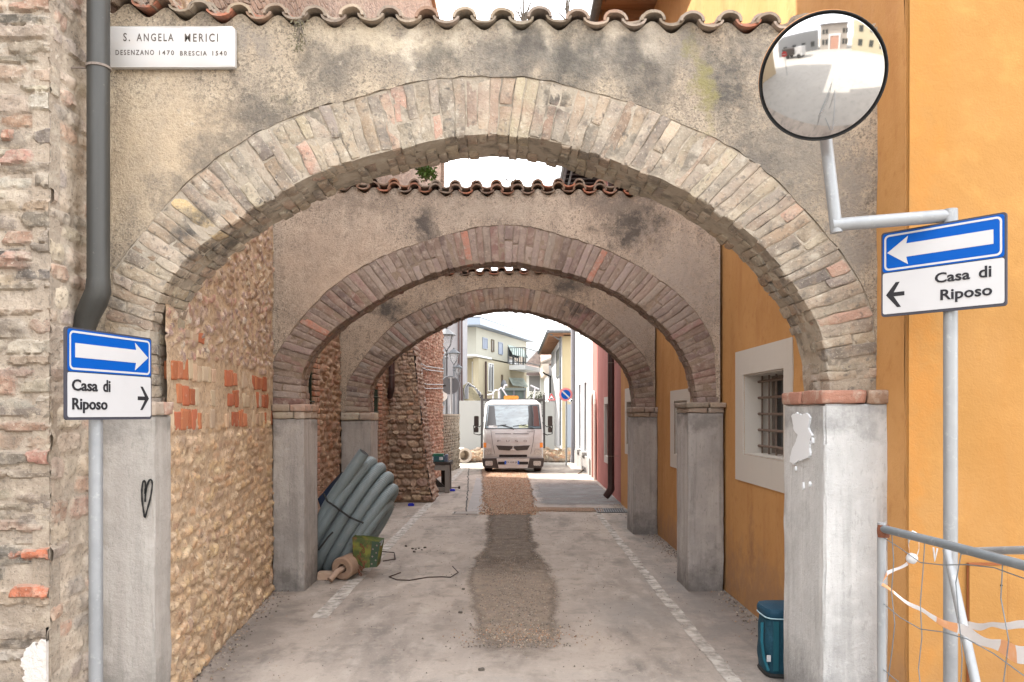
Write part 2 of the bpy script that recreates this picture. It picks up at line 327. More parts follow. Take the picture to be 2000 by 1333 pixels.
M_rail = mat('galvanised_rail', (.15, .17, .185), .5, metal=.35, layers=[(12, (.20, .22, .235), .45, .7, .8), (35, (.27, .28, .28), .60, .7, .6)], bumps=[(60, .0008)])
M_rust = mat('rusty_steel', (.15, .055, .03), .9, layers=[(30, (.07, .03, .02), .45, .7, .8), (60, (.30, .14, .07), .6, .72, .5)], bumps=[(60, .002)])
M_rebar = mat('rebar', (.045, .028, .022), .8, bumps=[(150, .002)])
M_blue = mat('sign_blue', (.0, .075, .36), .5, spec=.15, layers=[(3, (.0, .085, .38), .5, .8, .5)])
M_signwhite = mat('sign_white', (.49, .49, .50), .45, spec=.4, layers=[(5, (.44, .44, .45), .5, .8, .6)])
M_signblack = mat('sign_lettering', (.018, .018, .022), .6)
M_signedge = mat('sign_edge', (.05, .05, .065), .6)
M_marble = mat('white_marble', (.49, .475, .46), .5, layers=[(3, (.50, .47, .45), .45, .7, .7), (12, (.50, .46, .42), .55, .75, .5)])
M_plq = mat('plaque_lettering', (.10, .085, .075), .8)
M_black = mat('black_paint', (.012, .012, .012), .6)
M_red = mat('sign_red', (.55, .03, .03), .5)
M_pinkred = mat('faded_red', (.62, .20, .20), .6)
M_rubber = mat('black_rubber', (.02, .02, .02), .8, bumps=[(60, .001)])
M_glassclear = mat('lamp_glass', (.35, .36, .37), .2, alpha=(1, -1, 5))

# ------------------------------------------------------------------ masonry builders
def cube_template(lines):
    n = len(lines); idx = {}; V = []; Fc = []
    def vid(p):
        if p not in idx: idx[p] = len(V); V.append(p)
        return idx[p]
    for ax in range(3):
        for sgn in (-1.0, 1.0):
            for i in range(n - 1):
                for j in range(n - 1):
                    q = []
                    for a, b in ((i, j), (i + 1, j), (i + 1, j + 1), (i, j + 1)):
                        p = [0, 0, 0]; p[ax] = sgn; p[(ax + 1) % 3] = lines[a]; p[(ax + 2) % 3] = lines[b]; q.append(vid(tuple(p)))
                    Fc.append(tuple(q) if sgn > 0 else tuple(q[::-1]))
    V = np.array(V)
    on = (np.abs(V) == 1.0); ne = on.sum(1)
    V2 = V.copy()
    for k in range(len(V)):
        if ne[k] >= 2: V2[k] = V[k] * np.where(on[k], .965 if ne[k] == 2 else .94, 1)
    return V2, Fc
T4 = cube_template([-1.0, -.82, -.3, .3, .82, 1.0]); T3 = cube_template([-1.0, -.8, 0.0, .8, 1.0])
def rough_brick(mb, c8, col, amp=.004, T=T4, ns=18, seed=0):
    # c8: (-,-,-) (+,-,-) (+,+,-) (-,+,-) then z+
    V, Fc = T; c = np.array(c8, float)
    u, v, w = [(V[:, k] + 1) / 2 for k in range(3)]
    Wt = np.stack([(1 - u) * (1 - v) * (1 - w), u * (1 - v) * (1 - w), u * v * (1 - w), (1 - u) * v * (1 - w),
                   (1 - u) * (1 - v) * w, u * (1 - v) * w, u * v * w, (1 - u) * v * w], 1)
    Pw = Wt @ c
    D = np.stack([vnoise(Pw, ns, seed + 1), vnoise(Pw, ns, seed + 2), vnoise(Pw, ns, seed + 3)], 1) * amp + np.stack([vnoise(Pw, ns * 3.1, seed + 4), vnoise(Pw, ns * 3.1, seed + 5), vnoise(Pw, ns * 3.1, seed + 6)], 1) * amp * .45
    mb.add(Pw + D, Fc, col)
def pick(pal):
    c = random.choice(pal); k = random.uniform(.82, 1.15)
    return (c[0] * k, c[1] * k * random.uniform(.97, 1.03), c[2] * k * random.uniform(.94, 1.04))
def stone(mb, c, U, Wv, N, a, b, h, col, expo=3.0, jit=.07, rot=0.0, n=10, amp=.0):
    ang = [2 * math.pi * (k + random.uniform(-.25, .25)) / n for k in range(n)]
    pts = []
    for t in ang:
        ct, st = math.cos(t), math.sin(t)
        r_ = (abs(ct) ** expo + abs(st) ** expo) ** (-1.0 / expo) * (1 + random.uniform(-jit, jit))
        pts.append((r_ * ct * a, r_ * st * b))
    cr_, sr_ = math.cos(rot), math.sin(rot)
    c = np.array(c); U = np.array(U); Wv = np.array(Wv); N = np.array(N)
    V = []
    for sc, hh in ((1.03, -.02), (.99, h * .55), (.90, h)):
        for x, y in pts:
            x2, y2 = x * sc, y * sc
            V.append(c + U * (x2 * cr_ - y2 * sr_) + Wv * (x2 * sr_ + y2 * cr_) + N * (hh + (random.uniform(-.12, .12) * h if hh > 0 else 0)))
    V.append(c + N * h * random.uniform(.9, 1.1))
    Fc = [(r0 * n + k, r0 * n + (k + 1) % n, (r0 + 1) * n + (k + 1) % n, (r0 + 1) * n + k) for r0 in (0, 1) for k in range(n)]
    Fc += [(2 * n + k, 2 * n + (k + 1) % n, 3 * n) for k in range(n)]
    mb.add(V, Fc, col)
def courses(mb, A, B, z0, z1, N, ch, cl, h, pal, gap=.012, expo=4.0, jit=.05, rot=.04, skip=None, off=0.0, wob=.0, miss=0.03, n=10):
    """courses of stones on the vertical strip from A to B (x, y pairs)"""
    A = Vector((A[0], A[1], 0)); B = Vector((B[0], B[1], 0)); U = (B - A).normalized(); Ln = (B - A).length; Z = Vector((0, 0, 1)); N = Vector(N)
    z = z0
    while z < z1:
        hh = random.uniform(*ch); s = random.uniform(-.5, 0) * cl[1]
        while s < Ln:
            l = random.uniform(*cl); cs = s + l / 2; cz = z + hh / 2 + random.uniform(-wob, wob)
            if 0 <= cs <= Ln and random.random() > miss and not (skip and skip(cs, cz)):
                aa = min(l - gap, 2 * min(cs, Ln - cs) + .02) / 2; bb = (hh - gap) / 2 * random.uniform(.85, 1.05)
                if aa > .012:
                    p = A + U * cs; stone(mb, (p.x + N.x * off, p.y + N.y * off, cz), U, Z, N, aa, bb, random.uniform(*h), pick(pal), expo, jit, random.uniform(-rot, rot), n)
            s += l
        z += hh
def panel(mb, A, B, z0, z1, N, amp=.012, step=.06, ns=4, holes=(), col=(1, 1, 1), seed=5):
    """displaced wall sheet from A to B; holes = (s0, s1, z0, z1)"""
    A = np.array([A[0], A[1], 0.0]); B = np.array([B[0], B[1], 0.0]); L_ = np.linalg.norm(B - A); U = (B - A) / L_; N = np.array(N, float)
    xs = sorted(set([0.0, L_] + [h[k] for h in holes for k in (0, 1)])); zs = sorted(set([z0, z1] + [h[k] for h in holes for k in (2, 3)]))
    def dens(a):
        o = [a[0]]
        for p, q in zip(a[:-1], a[1:]):
            m = max(1, int(round((q - p) / step))); o += [p + (q - p) * (i + 1) / m for i in range(m)]
        return o
    xs = dens(xs); zs = dens(zs); V = np.array([A + U * x + np.array([0, 0, z]) for z in zs for x in xs])
    if amp: V = V + N * (fbm(V, ns, seed) * amp)[:, None]
    nx = len(xs); Fc = []
    for j in range(len(zs) - 1):
        for i in range(nx - 1):
            cx = (xs[i] + xs[i + 1]) / 2; cz = (zs[j] + zs[j + 1]) / 2
            if any(h[0] < cx < h[1] and h[2] < cz < h[3] for h in holes): continue
            a = j * nx + i; q = (a, a + 1, a + nx + 1, a + nx)
            Fc.append(q)
    # make winding agree with N
    n0 = np.cross(U, np.array([0, 0, 1.0]))
    if np.dot(n0, N) < 0: Fc = [f[::-1] for f in Fc]
    mb.add(V, Fc, col)
def wallbox(mb, A, B, z0, z1, thick, N, holes=(), step=1.0, amp=0.0, reveal=None):
    """front sheet with holes, reveals, back sheet, ends and top; thickness away from N"""
    panel(mb, A, B, z0, z1, N, amp, step, 4, holes)
    A3 = Vector((A[0], A[1], 0)); B3 = Vector((B[0], B[1], 0)); U = (B3 - A3).normalized(); N = Vector(N); L_ = (B3 - A3).length
    Bk = -N * thick; Z = Vector((0, 0, 1))
    q = lambda s, z, k: tuple(A3 + U * s + Z * z + Bk * k)
    mb.quad(q(0, z0, 1), q(0, z1, 1), q(L_, z1, 1), q(L_, z0, 1)); mb.quad(q(0, z1, 0), q(L_, z1, 0), q(L_, z1, 1), q(0, z1, 1))
    mb.quad(q(0, z0, 0), q(0, z1, 0), q(0, z1, 1), q(0, z0, 1)); mb.quad(q(L_, z0, 0), q(L_, z0, 1), q(L_, z1, 1), q(L_, z1, 0))
    rv = (reveal or thick * .9) / thick
    for s0, s1, a, b in holes:
        mb.quad(q(s0, a, 0), q(s0, b, 0), q(s0, b, rv), q(s0, a, rv)); mb.quad(q(s1, a, 0), q(s1, a, rv), q(s1, b, rv), q(s1, b, 0))
        mb.quad(q(s0, a, 0), q(s0, a, rv), q(s1, a, rv), q(s1, a, 0)); mb.quad(q(s0, b, 0), q(s1, b, 0), q(s1, b, rv), q(s0, b, rv))


def sm_(x): x = np.clip(x, 0, 1); return x * x * (3 - 2 * x)
def hf_wall(mb, fpos, nrm, Ln, z0, z1, res, layout, mortar, mcol_var=.18, seed=1, base_amp=.006, holes=()):
    """masonry relief: fpos(s, z) gives the wall point, layout is a list of (s, z, a, b, rot, expo, height, colour)"""
    ns_, nz_ = int(Ln / res) + 1, int((z1 - z0) / res) + 1
    S = np.linspace(0, Ln, ns_); Zv = np.linspace(z0, z1, nz_); SS, ZZ = np.meshgrid(S, Zv)
    flat = np.c_[SS.ravel(), ZZ.ravel(), np.full(SS.size, seed * 3.7)]
    H = (fbm(flat, 7, seed) * base_amp + vnoise(flat, 40, seed + 3) * .002).reshape(SS.shape)
    D1 = (vnoise(flat, 22, seed + 5) * .6 + vnoise(flat, 55, seed + 6) * .4).reshape(SS.shape)
    D2 = fbm(flat, 30, seed + 8).reshape(SS.shape)
    mv = (1 + mcol_var * fbm(flat, 6, seed + 9)).reshape(SS.shape)
    C = np.array(mortar)[None, None, :] * mv[:, :, None]
    H0 = H.copy()
    for (cs, cz, a, b, rot, ex, h, col) in layout:
        m_ = max(a, b) * 1.25 + res
        i0, i1 = np.searchsorted(S, (cs - m_, cs + m_)); j0, j1 = np.searchsorted(Zv, (cz - m_, cz + m_))
        if i0 >= i1 or j0 >= j1: continue
        u = SS[j0:j1, i0:i1] - cs; v = ZZ[j0:j1, i0:i1] - cz; cr_, sr_ = math.cos(rot), math.sin(rot)
        x = np.abs((u * cr_ + v * sr_) / a) + 1e-6; y = np.abs((-u * sr_ + v * cr_) / b) + 1e-6
        f = (x ** ex + y ** ex) ** (1 / ex) + D1[j0:j1, i0:i1] * .012 / min(a, b)
        m = sm_((1.06 - f) / .22); hh = H0[j0:j1, i0:i1] + m * (h + D2[j0:j1, i0:i1] * .0035 * (1 + h * 40))
        H[j0:j1, i0:i1] = np.where(m > .02, np.maximum(H[j0:j1, i0:i1], hh), H[j0:j1, i0:i1])
        k = sm_((1.02 - f) / .12)[:, :, None]; cc = np.array(col)[None, None, :] * (1 + .16 * D2[j0:j1, i0:i1])[:, :, None]
        C[j0:j1, i0:i1] = C[j0:j1, i0:i1] * (1 - k) + cc * k
    V = np.array([fpos(s_, z_) for z_ in Zv for s_ in S]) + np.array(nrm) * H.reshape(-1)[:, None]
    Fc = []; Cf = []; Cm = (C[:-1, :-1] + C[1:, 1:]) / 2
    for j in range(nz_ - 1):
        zc = (Zv[j] + Zv[j + 1]) / 2
        for i in range(ns_ - 1):
            sc = (S[i] + S[i + 1]) / 2
            if holes and any(h_[0] < sc < h_[1] and h_[2] < zc < h_[3] for h_ in holes): continue
            q = j * ns_ + i; Fc.append((q, q + 1, q + ns_ + 1, q + ns_)); Cf.append(tuple(Cm[j, i]))
    U = np.array(fpos(1, 0)) - np.array(fpos(0, 0))
    if np.dot(np.cross(U, (0, 0, 1.0)), np.array(nrm)) < 0: Fc = [f[::-1] for f in Fc]
    mb.add(V, Fc, Cf)
def lay(Ln, z0, z1, ch, cl, h, pal, gap=.008, expo=4.0, rot=.04, wob=.006, miss=.04, skip=None, vary=.25):
    out = []; z = z0; row = 0
    while z < z1:
        hh = random.uniform(*ch); s = random.uniform(-.6, 0) * cl[1]; row += 1
        while s < Ln:
            l = random.uniform(*cl); cs = s + l / 2; cz = z + hh / 2 + random.uniform(-wob, wob) + .010 * math.sin(cs * 2.3 + z * 2)
            if random.random() > miss and not (skip and skip(cs, cz)):
                b = (hh - gap) / 2 * random.uniform(1 - vary, 1.06)
                out.append((cs, cz, (l - gap) / 2, b, random.uniform(-rot, rot), expo * random.uniform(.7, 1.2), random.uniform(*h), pick(pal)))
            s += l
        z += hh
    return out
M_relief = mat('masonry_relief', attr=True, rough=.96, layers=[(16, (.54, .46, .36), .52, .68, .5), (45, (.10, .085, .07), .55, .67, .6), (5, (.19, .165, .14), .52, .70, .55), ((6, 6, 14), (.48, .42, .34), .54, .68, .5), (90, (.55, .48, .40), .58, .70, .55), (75, (.08, .07, .06), .60, .68, .6)], bumps=[(12, .008), (45, .008), (130, .0035)])
M_relief_l = mat('lane_masonry_relief', attr=True, rough=.96, layers=[((12, 12, 24), (.56, .41, .27), .5, .9, .30, 'cell'), ((17, 17, 22), (.22, .145, .095), .7, 1.0, .40, 'cell'), (26, (.62, .52, .40), .56, .68, .55), (45, (.12, .085, .06), .55, .66, .65), (3, (.30, .21, .14), .52, .70, .5), (100, (.62, .52, .40), .60, .70, .5)], bumps=[(45, .006), (130, .0035)])
M_relief_r = mat('masonry_relief_brown', attr=True, rough=.96, layers=[(16, (.38, .27, .195), .54, .74, .4), (45, (.08, .06, .045), .56, .70, .6), (4, (.13, .09, .07), .56, .78, .45)], bumps=[(45, .007), (130, .003)])

# ------------------------------------------------------------------ ground, lane, markings
M_ground = mat('lane_concrete', (.315, .272, .235), .93, layers=[(.5, (.38, .325, .275), .42, .62, .9), ((1.3, .45, 1), (.195, .168, .146), .48, .64, .8), ((3.2, 1.2, 1), (.145, .127, .113), .52, .66, .7), ((5, 2.0, 1), (.42, .37, .32), .52, .68, .6),
    (12, (.36, .31, .26), .54, .66, .6), (4, (.15, .135, .12), .56, .68, .6), (24, (.22, .195, .17), .57, .68, .55), ((1.5, 40, 1), (.26, .235, .21), .58, .70, .35), (80, (.14, .12, .105), .60, .70, .65), (50, (.46, .41, .35), .60, .70, .5)],
    stains=[(1.75, 7.0, 0, .6, 3.8, 1, (.17, .155, .145), .85, 3), (-1.9, 6.0, 0, .35, 1.8, 1, (.17, .145, .125), .8, 4), (1.1, 16.3, 0, 1.1, 2.6, 1, (.23, .23, .23), .95, 3), (1.9, 11.5, 0, .4, 2.2, 1, (.19, .185, .18), .8, 4),
            (.2, 4.6, 0, 1.2, .5, 1, (.25, .23, .21), .7, 5), (.02, 8.0, 0, .75, 3.5, 1, (.25, .21, .175), .7, 4), (1.0, 6.6, 0, .5, .8, 1, (.24, .22, .20), .7, 4)],
    bumps=[(3, .008), (9, .004), (30, .004), (120, .003)])
g = MB()
g.quad((-400, -200, 0), (400, -200, 0), (400, 900, 0), (-400, 900, 0)); g.build('ground', M_ground); tag(bpy.data.objects['ground'], kind='structure')
def soft_sheet(name, outline, z, m, wob, soft, seg=.10, seed=3):
    pts = []
    for i in range(len(outline)):
        a = np.array(outline[i]); b = np.array(outline[(i + 1) % len(outline)]); k = max(1, int(np.linalg.norm(b - a) / seg))
        for j in range(k): pts.append(a + (b - a) * j / k)
    pts = np.array(pts); P3 = np.c_[pts, np.zeros(len(pts))]; pts = pts + np.c_[fbm(P3, 2.5, seed), fbm(P3, 2.5, seed + 7)] * wob
    n = len(pts); ar_ = sum(pts[i][0] * pts[(i + 1) % n][1] - pts[(i + 1) % n][0] * pts[i][1] for i in range(n)); sg = 1 if ar_ > 0 else -1
    T = np.roll(pts, -3, 0) - np.roll(pts, 3, 0); T /= np.linalg.norm(T, axis=1)[:, None]; Nn = np.c_[-T[:, 1], T[:, 0]] * sg
    out = pts - Nn * soft * .6; inn = pts + Nn * soft * .6
    me = bpy.data.meshes.new(name); V = [(p[0], p[1], z) for p in out] + [(p[0], p[1], z) for p in inn]
    Fc = [(i, (i + 1) % n, n + (i + 1) % n, n + i) for i in range(n)] + [tuple(range(n, 2 * n))]
    if sg < 0: Fc = [f[::-1] for f in Fc]
    me.from_pydata(V, [], Fc); ca = me.color_attributes.new('Col', 'FLOAT_COLOR', 'POINT')
    ca.data.foreach_set('color', np.array([[0, 0, 0, 1]] * n + [[1, 1, 1, 1]] * n, float).ravel()); me.materials.append(m); me.update()
    o = bpy.data.objects.new(name, me); COL.objects.link(o); tag(o, kind='structure'); return o
def soften(m, scale=14, k=1.6):
    """the paint or fill thins out towards the border of its sheet"""
    nt = m.node_tree; N = nt.nodes; L = nt.links; a = N.new('ShaderNodeAttribute'); a.attribute_name = 'Col'
    g_ = N.new('ShaderNodeNewGeometry'); nz = N.new('ShaderNodeTexNoise'); nz.inputs['Scale'].default_value = scale; nz.inputs['Detail'].default_value = 8; nz.inputs['Roughness'].default_value = .7; L.new(g_.outputs['Position'], nz.inputs['Vector'])
    x = N.new('ShaderNodeMath'); x.operation = 'MULTIPLY_ADD'; x.inputs[1].default_value = k; L.new(a.outputs['Fac'], x.inputs[0]); L.new(nz.outputs['Fac'], x.inputs[2])
    r_ = N.new('ShaderNodeMapRange'); r_.inputs[1].default_value = .80; r_.inputs[2].default_value = 1.45; L.new(x.outputs[0], r_.inputs[0]); L.new(r_.outputs[0], N['Principled BSDF'].inputs['Alpha']); return m
def sheet(name, outline, z, m, wob=0.0, seg=.12, label=None, kind='structure', jit=0.0, seed=3):
    pts = []
    for i in range(len(outline)):
        a = np.array(outline[i]); b = np.array(outline[(i + 1) % len(outline)]); k = max(1, int(np.linalg.norm(b - a) / seg)) if wob else 1
        for j in range(k): pts.append(a + (b - a) * j / k)
    pts = np.array(pts); P3 = np.c_[pts, np.zeros(len(pts))]
    if wob: pts = pts + np.c_[fbm(P3, 2.5, seed) + .6 * vnoise(P3, 14, seed + 9), fbm(P3, 2.5, seed + 7) + .6 * vnoise(P3, 14, seed + 5)] * wob
    mb = MB(); mb.add([(p[0], p[1], z) for p in pts], [tuple(range(len(pts)))]); o = mb.build(name, m); tag(o, label, kind=kind); return o
M_patchA = mat('trench_fill_dark', (.125, .10, .078), .97, layers=[(8, (.25, .195, .145), .45, .68, .7), (30, (.09, .075, .065), .55, .7, .8), (70, (.42, .34, .27), .62, .7, .7), ((2, 10, 1), (.13, .11, .095), .5, .7, .6)], bumps=[(20, .02), (70, .012)])
M_patchB = mat('trench_fill_dusty', (.215, .17, .13), .97, layers=[(8, (.28, .225, .175), .42, .68, .8), (30, (.13, .11, .095), .56, .7, .7), (70, (.48, .40, .32), .64, .7, .6), ((2, 12, 1), (.19, .16, .135), .5, .7, .6)], bumps=[(20, .014), (70, .008)])
M_gravel = mat('red_gravel_bed', (.19, .122, .080), .97, layers=[(3, (.13, .083, .055), .45, .65, .8), (9, (.25, .165, .112), .5, .68, .7), (20, (.08, .052, .036), .55, .68, .7), (60, (.34, .22, .145), .45, .6, .8), (90, (.18, .11, .07), .55, .66, .7), (30, (.40, .30, .2), .55, .7, .5)], bumps=[(90, .012), (40, .01)])
gp = lambda px, py: tuple(G(px, py))[:2]
def mask_sheet(name, x0, x1, y0, y1, st, fn, z, m):
    """thin layer whose cover is worked out per vertex: 0 bare ground, 1 fully covered"""
    nx, ny = int((x1 - x0) / st) + 1, int((y1 - y0) / st) + 1; X = np.linspace(x0, x1, nx); Y = np.linspace(y0, y1, ny)
    XX, YY = np.meshgrid(X, Y); Pn = np.c_[XX.ravel(), YY.ravel(), np.zeros(XX.size)]
    A = fn(XX + (fbm(Pn, 2.2, 61) * .035 + vnoise(Pn, 9, 63) * .015).reshape(XX.shape), YY + (fbm(Pn, 1.7, 65) * .12).reshape(XX.shape)).ravel(); Pn[:, 2] = z
    me = bpy.data.meshes.new(name); me.from_pydata(Pn.tolist(), [], [(j * nx + i, j * nx + i + 1, (j + 1) * nx + i + 1, (j + 1) * nx + i) for j in range(ny - 1) for i in range(nx - 1) if max(A[j * nx + i], A[j * nx + i + 1], A[(j + 1) * nx + i], A[(j + 1) * nx + i + 1]) > .02])
    ca = me.color_attributes.new('Col', 'FLOAT_COLOR', 'POINT'); ca.data.foreach_set('color', np.c_[A, A, A, np.ones(len(A))].ravel()); me.materials.append(m); me.update()
    o = bpy.data.objects.new(name, me); COL.objects.link(o); return tag(o, kind='structure')
_e = [(1300, 930, 1090), (1262, 928, 1092), (1200, 925, 1085), (1150, 918, 1084), (1115, 920, 1080), (1085, 940, 1050), (1060, 949, 1040), (1030, 950, 1036), (996, 957, 1042), (960, 945, 1038), (930, 943, 1028), (922, 941, 1024)]
_Y = np.array([G(1000, e[0]).y for e in _e]); _Lx = np.array([G(e[1], e[0]).x for e in _e]); _Rx = np.array([G(e[2], e[0]).x for e in _e])
def band(X, Y, soft): 
    l = np.interp(Y, _Y, _Lx); r = np.interp(Y, _Y, _Rx); return np.clip(np.minimum(X - l, r - X) / soft + .5, 0, 1)
def ramp(v, a, b): return np.clip((v - a) / (b - a), 0, 1)
mask_sheet('trench_patch', -.9, .9, 4.9, 14.0, .045, lambda X, Y: band(X, Y, .16) * ramp(Y, 5.2, 5.9) * ramp(Y, 14.0, 13.4), .004, soften(M_patchB, 7, .95))
mask_sheet('trench_patch', -.7, .7, 7.0, 14.0, .045, lambda X, Y: band(X, Y, .20) * ramp(Y, 7.6, 9.2) * ramp(Y, 14.0, 13.5) * .92, .0075, soften(M_patchA, 6, .95))
mask_sheet('gravel_strip', -1.0, .9, 12.6, 24.2, .06, lambda X, Y: band(X, Y, .18) * ramp(Y, 12.9, 13.3), .0095, soften(M_gravel, 18, 1.5))
mask_sheet('gravel_strip', .2, 1.8, 13.1, 14.1, .04, lambda X, Y: np.clip(np.minimum(Y - 13.35, 13.85 - Y) / .12 + .5, 0, 1) * ramp(X, 1.6, 1.2), .0105, bpy.data.materials['red_gravel_bed'])
M_slab = mat('concrete_slab', (.27, .255, .245), .92, layers=[(2, (.32, .30, .285), .45, .7, .7), (14, (.24, .23, .22), .55, .75, .5), (60, (.5, .48, .45), .62, .72, .4)], bumps=[(50, .002)])
sheet('concrete_patch', [gp(912, 1000), gp(940, 1000), gp(942, 946), gp(938, 934), gp(930, 934), gp(925, 955)], .004, M_slab, .008)
M_asph = mat('patched_asphalt', (.22, .215, .21), .93, layers=[(2, (.24, .24, .24), .42, .7, .8), ((3, 8, 1), (.115, .115, .12), .52, .75, .6), (14, (.36, .35, .34), .6, .74, .6), (90, (.32, .32, .32), .62, .7, .5)], bumps=[(60, .004), (140, .003)])
mask_sheet('asphalt_patch', .3, 2.0, 13.8, 20.0, .08, lambda X, Y: ramp(X, .38, .62) * ramp(Y, 14.0, 14.5) * ramp(Y, 19.6, 18.4) * .9, .004, soften(M_asph, 1.6, .8))
M_line = mat('worn_white_paint', (.44, .41, .37), .85, layers=[(10, (.44, .40, .35), .5, .7, .7)], alpha=(9.0, .80, .40), bumps=[(60, .001)])
M_line2 = mat('very_worn_white_paint', (.42, .39, .35), .85, layers=[(10, (.40, .36, .32), .5, .7, .7)], alpha=(8.0, .76, .38), bumps=[(60, .001)])
sheet('road_marking', [(-1.62, 6.4), (-1.49, 6.4), (-1.40, 24), (-1.52, 24)], .005, M_line, .006)
sheet('road_marking', [(1.30, 4.2), (1.40, 4.2), (1.46, 13.2), (1.36, 13.2)], .005, M_line2, .010, seed=5)
M_joint = mat('dark_joint', (.06, .055, .05), .95)
for a, b, w in (((-1.6, 12.55), (-.75, 12.75), .012), ((-1.3, 24), (-.74, 12.9), .012), ((-2.0, 15.9), (-.5, 16.1), .012), ((-2, 19.5), (-.7, 19.6), .014), ((.5, 18.9), (2.0, 18.9), .012), ((.5, 11.2), (1.9, 11.25), .010)):
    dx, dy = b[0] - a[0], b[1] - a[1]; l = math.hypot(dx, dy); nx, ny = -dy / l * w, dx / l * w
    sheet('pavement_joint', [(a[0] - nx, a[1] - ny), (b[0] - nx, b[1] - ny), (b[0] + nx, b[1] + ny), (a[0] + nx, a[1] + ny)], .0065, M_joint, .02, .2)
# street level plaza beyond the lane mouth, pale in the sun
M_plaza = mat('plaza_concrete', (.32, .305, .28), .9, layers=[(.6, (.37, .35, .32), .45, .7, .7), (3, (.24, .23, .21), .50, .70, .6)], bumps=[(30, .003)])
sheet('plaza_pavement', [(-30, -30), (30, -30), (30, 1.2), (2.5, 2.6), (-2.4, 2.6), (-30, 1.2)], .004, M_plaza, .02, 1.0)
M_far = mat('site_ground', (.30, .275, .24), .93, layers=[(1.2, (.36, .33, .285), .45, .7, .7), (10, (.22, .20, .17), .5, .7, .7)], bumps=[(12, .02)])
sheet('site_ground', [(-20, 26.3), (2.2, 25.2), (20, 26.5), (20, 120), (-20, 120)], .004, M_far, .05, .5)

# gravel grains lying in the trench: nobody could count them
gr = MB()
def grain(x, y, r_, col):
    a0 = random.uniform(0, 6.28); n_ = 5
    V = [(x + r_ * math.cos(a0 + k * 6.283 / n_) * random.uniform(.7, 1.2), y + r_ * math.sin(a0 + k * 6.283 / n_) * random.uniform(.7, 1.2), .004) for k in range(n_)]
    V.append((x + random.uniform(-.3, .3) * r_, y, .006 + r_ * random.uniform(.6, 1.1)))
    gr.add(V, [(k, (k + 1) % n_, n_) for k in range(n_)], col)
palg = [(.34, .21, .135), (.28, .165, .10), (.40, .29, .20), (.18, .11, .075), (.36, .18, .105), (.42, .35, .28)]
pald = [(.20, .16, .13), (.28, .22, .17), (.14, .12, .10), (.34, .29, .24), (.22, .19, .16), (.10, .085, .075), (.30, .21, .15)]
for _ in range(7500):
    y = random.uniform(12.9, 23.5); t = (y - 12.9) / 10.6
    grain(random.uniform(-.52 - .2 * t, .42 - .05 * t) + random.gauss(0, .03), y, random.uniform(.006, .022), pick(palg))
for _ in range(1500): grain(random.uniform(.4, 1.55), random.uniform(13.35, 13.85), random.uniform(.005, .012), pick(palg))
for _ in range(5200):
    y = 5.6 + 7.6 * random.random() ** 1.3; hw = .30 if y > 8.6 else .33
    cx = (.01 if y > 8.6 else .02); grain(cx + random.gauss(0, hw * .55), y, random.uniform(.003, .009), pick(pald))
for _ in range(1600): grain(random.uniform(-1.8, 1.8), random.uniform(4.6, 14), random.uniform(.002, .007), pick(pald))
for _ in range(2600):
    y = random.uniform(4.5, 14.5); side_ = random.random() < .5
    grain((-1.93 - .105 * min(y - 4.4, 3) + abs(random.gauss(0, .10))) if side_ else (1.97 - abs(random.gauss(0, .09))), y, random.uniform(.003, .012), pick(pald))
for _ in range(260): grain(random.gauss(.06, .22), random.gauss(5.95, .12), random.uniform(.004, .009), pick(palg))
tag(gr.build('gravel', mat('gravel_grains', attr=True, rough=.95)), kind='stuff')

